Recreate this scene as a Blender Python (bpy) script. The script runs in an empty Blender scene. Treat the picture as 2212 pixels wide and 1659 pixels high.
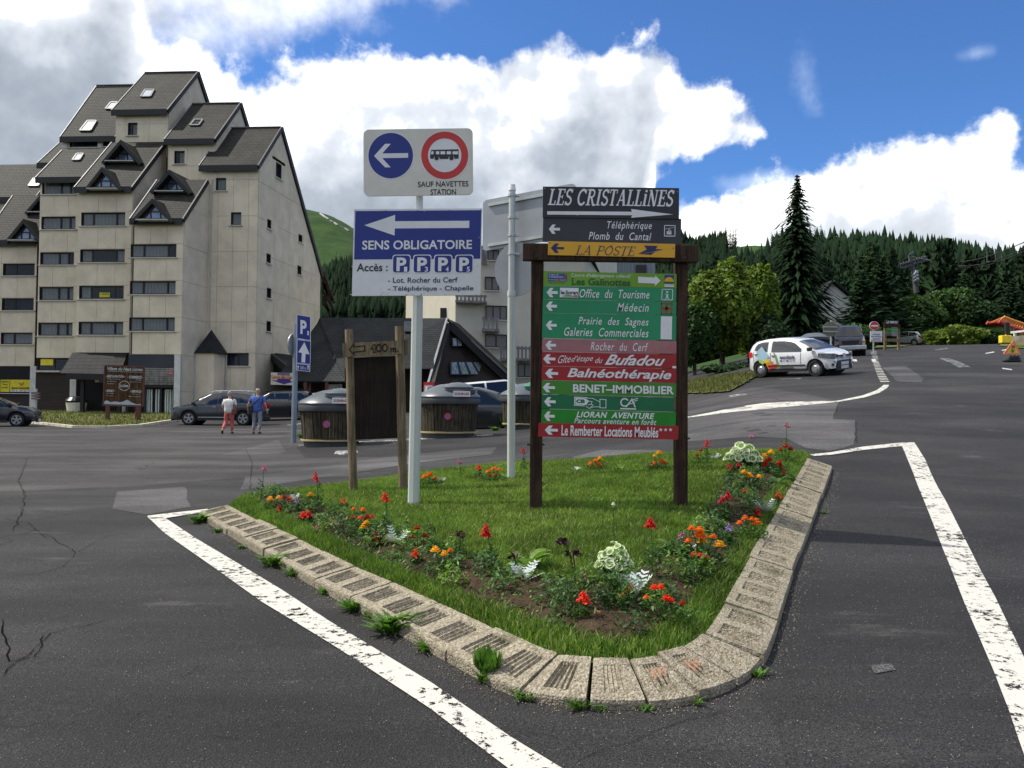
import bpy, bmesh, math, random
import numpy as np
from mathutils import Vector, Matrix
random.seed(7); RNG = np.random.default_rng(7)
sc = bpy.context.scene
col = sc.collection
R_ = math.radians
# ------------------------------------------------------------------ camera
CX, CY, FL = 1106.0, 829.5, 1790.0
CAM = Vector((0, 0, 1.6))
CM = Matrix.Rotation(R_(90 + 1.456), 3, 'X') @ Matrix.Rotation(R_(0.5), 3, 'Z')
cd = bpy.data.cameras.new('camera'); cam = bpy.data.objects.new('camera', cd); col.objects.link(cam)
cd.sensor_width = 36; cd.lens = 36 * FL / 2212; cd.clip_start = 0.05; cd.clip_end = 9000
cam.matrix_world = Matrix.Translation(CAM) @ CM.to_4x4()
sc.camera = cam
# ------------------------------------------------------------------ light
SUN_EL, SUN_DIR = 52.0, Vector((-0.975, 0.22, 0)).normalized()
sdir = Vector((SUN_DIR.x * math.cos(R_(SUN_EL)), SUN_DIR.y * math.cos(R_(SUN_EL)), math.sin(R_(SUN_EL))))
sl = bpy.data.lights.new('sun', 'SUN'); sl.energy = 2.8; sl.angle = R_(0.55); sl.color = (1, 0.95, 0.86)
so = bpy.data.objects.new('sun', sl); col.objects.link(so)
so.rotation_euler = sdir.to_track_quat('Z', 'Y').to_euler(); so.location = (-30, 10, 60)
sc.view_settings.view_transform = 'Standard'; sc.view_settings.look = 'None'
sc.view_settings.gamma = 1; sc.view_settings.exposure = 0.8; sc.view_settings.use_curve_mapping = False
sc.cycles.use_denoising = True
sc.cycles.max_bounces = 6; sc.cycles.transparent_max_bounces = 12; sc.cycles.diffuse_bounces = 3
sc.cycles.glossy_bounces = 3; sc.cycles.transmission_bounces = 4
sc.cycles.caustics_reflective = False; sc.cycles.caustics_refractive = False
def ray(px, py):
 return (CM @ Vector(((px - CX) / FL, -(py - CY) / FL, -1.0)))
def P(px, py, Y):
 d = ray(px, py); return CAM + d * (Y / d.y)
# node helpers ------------------------------------------------------------
class NT:
 def __init__(s, tree): s.t = tree; s.n = tree.nodes; s.l = tree.links
 def new(s, typ, **kw):
  n = s.n.new(typ)
  for k, v in kw.items():
   if hasattr(n, k): setattr(n, k, v)
  return n
 def inp(s, node, key, val):
  sock = node.inputs[key]
  if isinstance(val, bpy.types.NodeSocket): s.l.new(val, sock)
  elif val is not None: sock.default_value = val
 def math(s, op, a, b=None, c=None, clamp=False):
  n = s.n.new('ShaderNodeMath'); n.operation = op; n.use_clamp = clamp
  s.inp(n, 0, a)
  if b is not None: s.inp(n, 1, b)
  if c is not None: s.inp(n, 2, c)
  return n.outputs[0]
 def vmath(s, op, a, b=None, scale=None):
  n = s.n.new('ShaderNodeVectorMath'); n.operation = op
  s.inp(n, 0, a)
  if b is not None: s.inp(n, 1, b)
  if scale is not None: s.inp(n, 'Scale', scale)
  return n.outputs['Value'] if op in ('LENGTH', 'DOT_PRODUCT', 'DISTANCE') else n.outputs[0]
 def noise(s, vec, scale, detail=4, rough=0.55, out='Fac', dist=0.0):
  n = s.n.new('ShaderNodeTexNoise'); s.inp(n, 'Vector', vec); s.inp(n, 'Scale', scale)
  s.inp(n, 'Detail', detail); s.inp(n, 'Roughness', rough); s.inp(n, 'Distortion', dist)
  return n.outputs[out]
 def vor(s, vec, scale, feature='F1', rand=1.0, out='Distance'):
  n = s.n.new('ShaderNodeTexVoronoi'); n.feature = feature; s.inp(n, 'Vector', vec); s.inp(n, 'Scale', scale)
  s.inp(n, 'Randomness', rand); return n.outputs[out]
 def smooth(s, x, a, b, lo=0.0, hi=1.0):
  n = s.n.new('ShaderNodeMapRange'); n.interpolation_type = 'SMOOTHSTEP'
  s.inp(n, 0, x); s.inp(n, 1, a); s.inp(n, 2, b); s.inp(n, 3, lo); s.inp(n, 4, hi); return n.outputs[0]
 def mix(s, f, a, b, mode='MIX'):
  n = s.n.new('ShaderNodeMix'); n.data_type = 'RGBA'; n.blend_type = mode
  s.inp(n, 0, f); s.inp(n, 6, a if isinstance(a, bpy.types.NodeSocket) else (*a[:3], 1)); s.inp(n, 7, b if isinstance(b, bpy.types.NodeSocket) else (*b[:3], 1))
  return n.outputs[2]
 def mapv(s, vec, scale=(1, 1, 1), rot=(0, 0, 0), loc=(0, 0, 0)):
  n = s.n.new('ShaderNodeMapping'); s.inp(n, 0, vec); n.inputs[1].default_value = loc; n.inputs[2].default_value = rot; n.inputs[3].default_value = scale
  return n.outputs[0]
 def bump(s, h, strength=0.3, dist=0.01):
  n = s.n.new('ShaderNodeBump'); s.inp(n, 'Height', h); s.inp(n, 'Strength', strength); s.inp(n, 'Distance', dist); return n.outputs[0]
def nodes_mat(name):
 m = bpy.data.materials.new(name); m.use_nodes = True
 t = NT(m.node_tree); bs = m.node_tree.nodes['Principled BSDF']
 pos = t.new('ShaderNodeNewGeometry').outputs['Position']
 return m, t, bs, pos
MATS = {}
def mat(name, color, rough=0.6, metal=0.0, var=0.12, vscale=3.0, bump=0.0, bscale=40.0, spec=0.5, stretch=None, emit=None, coat=0.0, alpha=None, trans=0.0, dirt=None):
 if name in MATS: return MATS[name]
 m, t, bs, pos = nodes_mat(name)
 oc = t.new('ShaderNodeTexCoord').outputs['Object']
 v = oc
 if stretch: v = t.mapv(oc, scale=stretch)
 nz = t.noise(v, vscale, 5, 0.6)
 a = tuple(max(0, c * (1 - var)) for c in color); b = tuple(min(1, c * (1 + var)) for c in color)
 c = t.mix(t.smooth(nz, 0.3, 0.7), a, b)
 if dirt:
  dn = t.noise(oc, dirt[1], 6, 0.7)
  c = t.mix(t.smooth(dn, dirt[2], dirt[2] + 0.18), c, dirt[0])
 t.inp(bs, 'Base Color', c)
 bs.inputs['Roughness'].default_value = rough; bs.inputs['Metallic'].default_value = metal
 bs.inputs['Specular IOR Level'].default_value = spec
 if coat: bs.inputs['Coat Weight'].default_value = coat; bs.inputs['Coat Roughness'].default_value = 0.04
 if bump: t.inp(bs, 'Normal', t.bump(t.noise(v, bscale, 5, 0.6), bump, 0.02))
 if emit: bs.inputs['Emission Color'].default_value = (*emit[0], 1); bs.inputs['Emission Strength'].default_value = emit[1]
 if alpha is not None: bs.inputs['Alpha'].default_value = alpha
 if trans: bs.inputs['Transmission Weight'].default_value = trans
 MATS[name] = m; return m
# ------------------------------------------------------------------ world: blue sky with procedural cumulus
w = bpy.data.worlds.new('World'); sc.world = w; w.use_nodes = True
W = NT(w.node_tree); bg = w.node_tree.nodes['Background']
sky = W.new('ShaderNodeTexSky', sky_type='NISHITA'); sky.sun_disc = False
sky.sun_elevation = R_(SUN_EL); sky.sun_rotation = math.atan2(sdir.x, sdir.y)
sky.altitude = 1200; sky.air_density = 1.0; sky.dust_density = 0.5; sky.ozone_density = 1.6
dirv = W.new('ShaderNodeTexCoord').outputs['Generated']
sx = W.new('ShaderNodeSeparateXYZ'); W.inp(sx, 0, dirv)
X_, Y_, Z_ = sx.outputs
az = W.math('ARCTAN2', X_, Y_)
el = W.math('ARCSINE', Z_)
def azel(px, py):
 d = ray(px, py).normalized(); return math.atan2(d.x, d.y), math.asin(d.z)
def curve(pts, wrap, lo=-0.2, hi=1.3):
 """elevation as a function of azimuth, through pixel points; closes on itself behind the camera"""
 n = W.n.new('ShaderNodeFloatCurve'); c = n.mapping.curves[0]
 q = [azel(*p) for p in pts]
 pp = [(0.0, wrap)] + q_to(q) + [(1.0, wrap)]
 pp = [(a, (e - lo) / (hi - lo)) for a, e in pp]
 while len(c.points) < len(pp): c.points.new(0.5, 0.5)
 for i, (a, e) in enumerate(pp):
  c.points[i].location = (a, min(1, max(0, e)))
 n.mapping.use_clip = False; n.mapping.update()
 W.inp(n, 'Value', W.math('MULTIPLY_ADD', az, 1 / (2 * math.pi), 0.5))
 return W.math('MULTIPLY_ADD', n.outputs[0], hi - lo, lo)
def q_to(q): return [(a / (2 * math.pi) + 0.5, e) for a, e in q]
n1 = W.noise(dirv, 5.0, 8, 0.62)
n2 = W.noise(W.vmath('ADD', dirv, (3.1, 1.7, 0.4)), 18.0, 5, 0.6)
vb = W.vor(W.vmath('ADD', dirv, W.vmath('SCALE', W.noise(dirv, 9, 4, 0.6, 'Color'), scale=0.10)), 13.0, 'SMOOTH_F1')
wob = W.math('ADD', W.math('MULTIPLY', W.math('SUBTRACT', n1, 0.5), 0.10), W.math('MULTIPLY', W.math('SUBTRACT', n2, 0.5), 0.085))
wob = W.math('ADD', wob, W.math('MULTIPLY', W.math('SUBTRACT', 0.42, vb), 0.075))
top1 = curve([(-400, -300), (200, -200), (340, 60), (460, 150), (570, 150), (650, 95), (760, 85), (860, 88), (960, 115), (1080, 150), (1150, 92), (1250, 85), (1390, 92), (1480, 150), (1580, 200), (1660, 250), (1720, 320), (1790, 430), (1900, 600)], 0.50)  # last value: unseen clouds behind the camera, added to brighten shaded fronts
bot1 = curve([(-400, 1400), (1100, 1200), (1340, 900), (1400, 520), (1440, 375), (1560, 345), (1700, 330), (1790, 325), (1900, 320)], -0.2)
top2 = curve([(1000, 900), (1300, 520), (1460, 405), (1540, 430), (1600, 465), (1680, 440), (1740, 350), (1790, 300), (1900, 285), (2060, 275), (2150, 290), (2230, 335), (2500, 380)], 0.45)
band = curve([(-400, 400), (100, 380), (340, 170), (440, 110), (600, 75), (800, 45), (960, 22), (1040, -20), (1150, -140), (1500, -320), (2300, -500)], 0.85)
d1 = W.math('MINIMUM', W.math('SUBTRACT', top1, el), W.math('SUBTRACT', el, bot1))
d2 = W.math('SUBTRACT', top2, el)
d3 = W.math('SUBTRACT', el, band)
def blob(px, py, rx, ry):
 a0, e0 = azel(px, py); ra = rx / FL; re = ry / FL
 a = W.math('DIVIDE', W.math('SUBTRACT', az, a0), ra); e = W.math('DIVIDE', W.math('SUBTRACT', el, e0), re)
 r = W.math('SQRT', W.math('ADD', W.math('MULTIPLY', a, a), W.math('MULTIPLY', e, e)))
 return W.math('MULTIPLY', W.math('SUBTRACT', 1.0, r), 0.03)
d1 = W.math('MAXIMUM', d1, d2)
dA = W.math('ADD', d1, wob)
aA = W.smooth(dA, -0.006, 0.020)
dB = W.math('ADD', d3, W.math('MULTIPLY', wob, 1.5))
aB = W.smooth(dB, -0.03, 0.09)
wi = W.math('ADD', W.math('MAXIMUM', blob(1742, 195, 36, 75), W.math('MAXIMUM', blob(1650, 390, 110, 22), blob(2115, 115, 45, 14))), W.math('MULTIPLY', wob, 1.1))
aW = W.math('MULTIPLY', W.smooth(wi, -0.01, 0.07), 0.4)
# cloud shade: bright rims and billows towards the light, grey bellies
n1s = W.noise(W.vmath('ADD', dirv, (-0.03, 0.0, 0.05)), 5.0, 4, 0.55)
n3 = W.noise(W.vmath('ADD', dirv, (0.3, 0.9, 2.0)), 11.0, 4, 0.55)
n3s = W.noise(W.vmath('ADD', dirv, (0.3 - 0.012, 0.9, 2.0 + 0.018)), 11.0, 4, 0.55)
relief = W.math('ADD', W.math('MULTIPLY', W.math('SUBTRACT', n1, n1s), 1.3), W.math('MULTIPLY', W.math('SUBTRACT', n3, n3s), 1.6))
depth = W.smooth(W.math('ADD', dA, W.math('MULTIPLY', W.math('SUBTRACT', n3, 0.5), 0.09)), 0.03, 0.20)
shade = W.math('ADD', W.math('MULTIPLY_ADD', depth, -0.70, 0.98), W.math('MULTIPLY', relief, 0.8))
big = W.noise(W.vmath('ADD', dirv, (7.7, 2.0, 1.2)), 2.6, 4, 0.5)
shade = W.math('ADD', shade, W.math('MULTIPLY', W.math('SUBTRACT', big, 0.50), 1.1), clamp=True)
ramp = W.new('ShaderNodeValToRGB'); W.inp(ramp, 0, shade)
e = ramp.color_ramp.elements; e[0].position = 0.0; e[0].color = (0.20, 0.225, 0.27, 1); e[1].position = 1.0; e[1].color = (1.05, 1.04, 1.01, 1)
x = ramp.color_ramp.elements.new(0.38); x.color = (0.29, 0.325, 0.375, 1)
x = ramp.color_ramp.elements.new(0.75); x.color = (0.50, 0.53, 0.575, 1)
shB = W.math('ADD', W.math('MULTIPLY_ADD', W.smooth(dB, 0.0, 0.22), -0.35, 0.75), W.math('ADD', relief, W.math('MULTIPLY', W.math('SUBTRACT', big, 0.5), 0.8)), clamp=True)
ramp2 = W.new('ShaderNodeValToRGB'); W.inp(ramp2, 0, shB)
e = ramp2.color_ramp.elements; e[0].position = 0.0; e[0].color = (0.28, 0.30, 0.335, 1); e[1].position = 1.0; e[1].color = (0.78, 0.80, 0.84, 1)
skyc = W.mix(1.0, W.vmath('SCALE', sky.outputs[0], scale=0.080), (0.50, 0.80, 1.18), 'MULTIPLY')
c1 = W.mix(aB, skyc, ramp2.outputs[0])
c1 = W.mix(aW, c1, (0.75, 0.82, 0.92))
c2 = W.mix(aA, c1, ramp.outputs[0])
W.inp(bg, 'Color', c2); bg.inputs['Strength'].default_value = 1.0
w.cycles.sampling_method = 'MANUAL'; w.cycles.sample_map_resolution = 512
# ------------------------------------------------------------------ mesh builder, names and records
def wl(o):
 v = Vector((0, 0, 0))
 while o is not None: v = v + o.location; o = o.parent
 return v
class MB:
 def __init__(s): s.v = []; s.f = []; s.m = []
 def add(s, vs, fs, mi=0):
  k = len(s.v); s.v.extend([tuple(v) for v in vs]); s.f.extend([tuple(i + k for i in f) for f in fs]); s.m.extend([mi] * len(fs)); return s
 def obox(s, o, a, b, c, mi=0):
  o, a, b, c = map(Vector, (o, a, b, c))
  if a.cross(b).dot(c) < 0: a, b = b, a
  vs = [o, o + a, o + a + b, o + b, o + c, o + a + c, o + a + b + c, o + b + c]
  return s.add(vs, [(0, 3, 2, 1), (4, 5, 6, 7), (0, 1, 5, 4), (1, 2, 6, 5), (2, 3, 7, 6), (3, 0, 4, 7)], mi)
 def box(s, c, sz, mi=0):
  return s.obox((c[0] - sz[0] / 2, c[1] - sz[1] / 2, c[2] - sz[2] / 2), (sz[0], 0, 0), (0, sz[1], 0), (0, 0, sz[2]), mi)
 def bar(s, p0, p1, w, h, up=(0, 0, 1), mi=0):
  p0, p1 = Vector(p0), Vector(p1); d = (p1 - p0); u = Vector(up)
  sd = d.cross(u)
  if sd.length < 1e-6: sd = d.cross(Vector((1, 0, 0)))
  sd.normalize(); u = sd.cross(d).normalized()
  return s.obox(p0 - sd * w / 2 - u * h / 2, sd * w, u * h, d, mi)
 def cyl(s, p0, p1, r0, r1=None, n=12, cap=True, mi=0):
  return s.tube([p0, p1], [r0, r0 if r1 is None else r1], n, cap, mi)
 def tube(s, pts, rs, n=8, cap=True, mi=0):
  pts = [Vector(p) for p in pts]
  if not hasattr(rs, '__len__'): rs = [rs] * len(pts)
  rings = []; vs = []; ref = None
  for i, p in enumerate(pts):
   d = (pts[min(i + 1, len(pts) - 1)] - pts[max(i - 1, 0)]).normalized()
   if ref is None: ref = Vector((0, 0, 1)) if abs(d.z) < 0.9 else Vector((1, 0, 0))
   a = d.cross(ref).normalized(); b = a.cross(d).normalized(); ref = b
   for k in range(n):
    t = 2 * math.pi * k / n; vs.append(p + (a * math.cos(t) + b * math.sin(t)) * rs[i])
  fs = []
  for i in range(len(pts) - 1):
   for k in range(n):
    k2 = (k + 1) % n; fs.append((i * n + k, i * n + k2, (i + 1) * n + k2, (i + 1) * n + k))
  if cap: fs.append(tuple(range(n - 1, -1, -1))); fs.append(tuple(range((len(pts) - 1) * n, len(pts) * n)))
  return s.add(vs, fs, mi)
 def prism(s, poly, ext, mi=0):
  poly = [Vector(p) for p in poly]; ext = Vector(ext); n = len(poly)
  nn = Vector((0, 0, 0))
  for i in range(n): nn += poly[i].cross(poly[(i + 1) % n])
  if nn.dot(ext) > 0: poly = poly[::-1]
  vs = poly + [p + ext for p in poly]
  fs = [tuple(range(n)), tuple(range(2 * n - 1, n - 1, -1))]
  for i in range(n): j = (i + 1) % n; fs.append((j, i, i + n, j + n))
  return s.add(vs, fs, mi)
 def lathe(s, c, prof, n=24, mi=0, cap=True):
  c = Vector(c); vs = []; m = len(prof)
  for r, z in prof:
   for k in range(n):
    t = 2 * math.pi * k / n; vs.append((c.x + r * math.cos(t), c.y + r * math.sin(t), c.z + z))
  fs = [(i * n + k, i * n + (k + 1) % n, (i + 1) * n + (k + 1) % n, (i + 1) * n + k) for i in range(m - 1) for k in range(n)]
  if cap: fs.append(tuple(range(n - 1, -1, -1))); fs.append(tuple(range((m - 1) * n, m * n)))
  return s.add(vs, fs, mi)
 def build(s, name, mats, parent=None, origin=None, smooth=False, bevel=0):
  me = bpy.data.meshes.new(name)
  o0 = wl(parent) if parent is not None else (Vector(origin) if origin is not None else Vector((0, 0, 0)))
  if s.v:
   a = np.array(s.v, dtype=np.float64) - np.array(o0)
  else: a = np.zeros((0, 3))
  me.from_pydata(a.tolist(), [], s.f)
  if not isinstance(mats, (list, tuple)): mats = [mats]
  for m in mats: me.materials.append(m)
  if len(mats) > 1: me.polygons.foreach_set('material_index', s.m)
  if smooth:
   me.polygons.foreach_set('use_smooth', [True] * len(me.polygons))
   if smooth != 'all': me.set_sharp_from_angle(angle=R_(40))
  me.update()
  o = bpy.data.objects.new(name, me); col.objects.link(o)
  if parent is not None: o.parent = parent
  elif origin is not None: o.location = origin
  if bevel:
   md = o.modifiers.new('bevel', 'BEVEL'); md.width = bevel; md.segments = 2; md.limit_method = 'ANGLE'
  return o
def tag(o, label=None, cat=None, group=None, kind=None):
 if label: o['label'] = label
 if cat: o['category'] = cat
 if group: o['group'] = group
 if kind: o['kind'] = kind
 return o
def thing(name, loc, label, cat, group=None):
 o = bpy.data.objects.new(name, None); col.objects.link(o); o.location = loc; o.empty_display_size = 0.2
 return tag(o, label, cat, group)
def copy_tree(o, parent=None):
 c = o.copy(); col.objects.link(c); c.parent = parent
 for ch in list(o.children): copy_tree(ch, c)
 return c
def fast_mesh(name, V, F, mats, parent=None, origin=(0, 0, 0), mi=None, smooth=False):
 """V (n,3) float, F (m,3|4) int arrays"""
 me = bpy.data.meshes.new(name); V = np.asarray(V, dtype=np.float32); F = np.asarray(F, dtype=np.int32)
 k = F.shape[1]
 me.vertices.add(len(V)); me.vertices.foreach_set('co', (V - np.array(origin, dtype=np.float32)).ravel())
 me.loops.add(F.size); me.loops.foreach_set('vertex_index', F.ravel())
 me.polygons.add(len(F)); me.polygons.foreach_set('loop_start', np.arange(0, F.size, k, dtype=np.int32))
 me.polygons.foreach_set('loop_total', np.full(len(F), k, dtype=np.int32))
 if not isinstance(mats, (list, tuple)): mats = [mats]
 for m in mats: me.materials.append(m)
 if mi is not None: me.polygons.foreach_set('material_index', np.asarray(mi, dtype=np.int32))
 if smooth: me.polygons.foreach_set('use_smooth', np.ones(len(F), dtype=bool))
 me.update(calc_edges=True)
 o = bpy.data.objects.new(name, me); col.objects.link(o); o.location = origin
 if parent is not None: o.parent = parent; o.location = (0, 0, 0)
 return o
# text ---------------------------------------------------------------------
def text_geo(s, bold=0.0, shear=0.0, space=1.0, res=3):
 cu = bpy.data.curves.new('t', 'FONT'); cu.body = s; cu.shear = shear; cu.offset = bold; cu.space_character = space; cu.resolution_u = res
 o = bpy.data.objects.new('t', cu); col.objects.link(o)
 dg = bpy.context.evaluated_depsgraph_get(); me = bpy.data.meshes.new_from_object(o.evaluated_get(dg))
 vs = [(v.co.x, v.co.y) for v in me.vertices]; fs = [tuple(p.vertices) for p in me.polygons]
 bpy.data.objects.remove(o); bpy.data.curves.remove(cu); bpy.data.meshes.remove(me)
 return vs, fs
class Board:
 """flat face given by top-left corner o, right vector u, down vector d, pixel box (x0,y0,x1,y1) it spans; n = towards viewer"""
 def __init__(s, o, u, d, box, n):
  s.o, s.u, s.d, s.b, s.n = Vector(o), Vector(u), Vector(d), box, Vector(n).normalized()
 def pt(s, x, y, lift=0.003):
  x0, y0, x1, y1 = s.b
  return s.o + s.u * ((x - x0) / (x1 - x0)) + s.d * ((y - y0) / (y1 - y0)) + s.n * lift
 sl = 0.0; sh = 0.0; lk = 0
 def fix(s, pts):
  cx = sum(p[0] for p in pts) / len(pts); cy = sum(p[1] for p in pts) / len(pts)
  dx = -s.sh * (cy - s.b[1]); dy = -s.sl * (cx - s.b[0]); return [(x + dx, y + dy) for x, y in pts]
 def poly(s, mb, pts, lift=0.003, mi=0, fix=True):
  vs = [s.pt(x, y, lift) for x, y in (s.fix(pts) if fix else pts)]
  nn = Vector((0, 0, 0))
  for i in range(len(vs)): nn += (vs[i] - vs[0]).cross(vs[(i + 1) % len(vs)] - vs[0])
  if nn.dot(s.n) < 0: vs = vs[::-1]
  mb.add(vs, [tuple(range(len(vs)))], mi)
 def circle(s, mb, cx, cy, rx, ry=None, lift=0.003, n=40, mi=0):
  ry = ry or rx
  s.poly(mb, [(cx + rx * math.cos(2 * math.pi * k / n), cy + ry * math.sin(2 * math.pi * k / n)) for k in range(n)], lift, mi)
 def ring(s, mb, cx, cy, r0, r1, lift=0.003, n=40, mi=0, a0=0, a1=360, sy=1.0):
  for k in range(n):
   t0, t1 = R_(a0 + (a1 - a0) * k / n), R_(a0 + (a1 - a0) * (k + 1) / n)
   s.poly(mb, [(cx + r0 * math.cos(t0), cy + sy * r0 * math.sin(t0)), (cx + r1 * math.cos(t0), cy + sy * r1 * math.sin(t0)),
      (cx + r1 * math.cos(t1), cy + sy * r1 * math.sin(t1)), (cx + r0 * math.cos(t1), cy + sy * r0 * math.sin(t1))], lift, mi)
 def rect(s, mb, x0, y0, x1, y1, lift=0.003, mi=0): s.poly(mb, [(x0, y0), (x1, y0), (x1, y1), (x0, y1)], lift, mi)
 def line(s, mb, pts, wd, lift=0.004, mi=0):
  for (x0, y0), (x1, y1) in zip(pts[:-1], pts[1:]):
   L = math.hypot(x1 - x0, y1 - y0) or 1; ax, ay = (x1 - x0) / L * wd / 2, (y1 - y0) / L * wd / 2
   s.poly(mb, [(x0 - ax - ay, y0 - ay + ax), (x1 + ax - ay, y1 + ay + ax), (x1 + ax + ay, y1 + ay - ax), (x0 - ax + ay, y0 - ay - ax)], lift + s.lk * .0001, mi); s.lk = (s.lk + 1) % 12
 def text(s, mb, txt, x0, y0, x1, y1, bold=0.0, shear=0.0, lift=0.004, mi=0, space=1.0, tilt=0.0):
  vs, fs = text_geo(txt, bold, shear, space)
  if not vs: return
  xs = [v[0] for v in vs]; ys = [v[1] for v in vs]; a, b, c, d = min(xs), max(xs), min(ys), max(ys)
  q = []; (x0, y0), (x1, y1) = s.fix([(x0, y0), (x1, y1)])
  for X, Y in vs:
   fx = (X - a) / (b - a); fy = (Y - c) / (d - c); q.append(s.pt(x0 + fx * (x1 - x0), y1 + (y0 - y1) * fy + tilt * fx, lift))
  nn = (q[fs[0][1]] - q[fs[0][0]]).cross(q[fs[0][2]] - q[fs[0][0]])
  if nn.dot(s.n) < 0: fs = [f[::-1] for f in fs]
  mb.add(q, fs, mi)
 def arrow_left(s, mb, x0, y0, x1, y1, mi=0, lift=0.004, head=0.45, th=0.3, notch=0.0):
  """solid arrow pointing left inside box"""
  h = (y1 - y0); yc = (y0 + y1) / 2; t = h * th / 2; xh = x0 + (x1 - x0) * head
  s.poly(mb, [(x0, yc), (xh, y0), (xh, yc - t), (x1, yc - t), (x1, yc + t), (xh, yc + t), (xh, y1)], lift, mi)
 def chevron_left(s, mb, x0, y0, x1, y1, mi=0, lift=0.004, th=0.30):
  h = y1 - y0; yc = (y0 + y1) / 2; L = x1 - x0; t = h * th / 2; k = L * 0.62; wv = L * 0.30
  s.poly(mb, [(x0, yc), (x0 + k - wv, y0), (x0 + k, y0), (x0 + wv * 1.15, yc)], lift, mi)
  s.poly(mb, [(x0, yc), (x0 + wv * 1.15, yc), (x0 + k, y1), (x0 + k - wv, y1)], lift, mi)
  s.poly(mb, [(x0 + wv * 0.55, yc - t), (x1, yc - t), (x1, yc + t), (x0 + wv * 0.55, yc + t)], lift + 0.0006, mi)
# ------------------------------------------------------------------ terrain
UCP = [0, 350, 570, 700, 770, 900, 1106, 1374, 1500, 1643, 1911, 2212]
UC = np.array([(p - CX) / FL for p in UCP])
near_u = np.array([-0.62, -0.3, 0, 0.15, 0.3, 0.45, 0.62])
near = {0: [0] * 7, 4: [0] * 7, 8: [.06, .08, .12, .18, .22, .2, .15], 12: [.10, .14, .28, .45, .65, .58, .5], 20: [.20, .24, .60, 1.0, 1.55, 1.6, 1.6],
  31: [.36, .37, .80, 1.45, 2.6, 3.0, 3.1], 45: [.42, .45, 1.0, 2.4, 4.0, 4.4, 4.7], 57: [.85, .85, 1.4, 3.0, 5.0, 5.4, 5.9], 90: [1.2, 1.4, 3.0, 4.6, 8.0, 8.4, 8.7]}
far = {130: [868, 866, 860, 850, 850, 850, 845, 830, 800, 770, 742, 740], 200: [868, 866, 860, 850, 850, 850, 845, 825, 785, 755, 735, 732],
       400: [860, 850, 800, 730, 720, 720, 730, 740, 690, 665, 645, 655], 600: [800, 780, 700, 615, 602, 610, 640, 680, 625, 605, 590, 612],
       1100: [760, 740, 700, 640, 630, 640, 620, 570, 540, 535, 552, 598], 1500: [760, 740, 690, 640, 640, 660, 680, 680, 650, 650, 640, 660],
       2200: [520, 430, 420, 444, 488, 560, 650, 700, 700, 700, 700, 700], 3500: [700] * 12, 6000: [800] * 12}
Yk = sorted(near) + sorted(far)
TZ = []
for yk in sorted(near): TZ.append(np.interp(UC, near_u, near[yk]))
for yk in sorted(far):
 TZ.append(np.array([1.6 + (875 + (p - CX) * .0087 - q) / FL * yk for p, q in zip(UCP, far[yk])]))
TZ = np.array(TZ)
sY = lambda y: np.arcsinh(np.maximum(y, 0) / 6.0)
SG = np.linspace(0, float(sY(6000)), 900); UG = np.linspace(-0.7, 0.7, 281)
t1_ = np.array([np.interp(SG, sY(np.array(Yk, float)), TZ[:, j]) for j in range(len(UC))]).T
t2_ = np.array([np.interp(UG, UC, r) for r in t1_])
def gsm(a, axis, k):
 ker = np.exp(-np.linspace(-2, 2, 2 * k + 1) ** 2); ker /= ker.sum()
 return np.apply_along_axis(lambda v: np.convolve(np.pad(v, k, mode='edge'), ker, 'valid'), axis, a)
TG = gsm(gsm(t2_, 0, 12), 1, 8)
def gz(x, y):
 x = np.asarray(x, float); y = np.asarray(y, float)
 s = sY(y) / (SG[1]); u = (np.clip(x / np.maximum(y, 4.0), -0.699, 0.699) + 0.7) / (UG[1] - UG[0])
 s = np.clip(s, 0, len(SG) - 1.001); u = np.clip(u, 0, len(UG) - 1.001)
 i = s.astype(int); j = u.astype(int); a = s - i; b = u - j
 z = (TG[i, j] * (1 - a) * (1 - b) + TG[i + 1, j] * a * (1 - b) + TG[i, j + 1] * (1 - a) * b + TG[i + 1, j + 1] * a * b)
 rough = np.clip((y - 250) / 800, 0, 1) * (np.sin(x * .021 + 1.3) * np.cos(y * .017) * 4 + np.sin(x * .06 + y * .043) * 2)
 return z + rough
def g(x, y): return float(gz(x, y))
def G(px, py, lift=0.0, ymax=200):
 d = ray(px, py); t0 = None; t = 2.0
 while t < ymax:
  p = CAM + d * (t / d.y)
  if p.z < g(p.x, p.y) + lift:
   lo, hi = t0 or 1.0, t
   for _ in range(25):
    m = (lo + hi) / 2; p = CAM + d * (m / d.y)
    if p.z < g(p.x, p.y) + lift: hi = m
    else: lo = m
   return CAM + d * (hi / d.y)
  t0 = t; t *= 1.03
 return CAM + d * (ymax / d.y)
def Gd(px, Y):  # ground point straight below pixel column at depth Y
 p = P(px, 880, Y); return Vector((p.x, p.y, g(p.x, p.y)))
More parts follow.
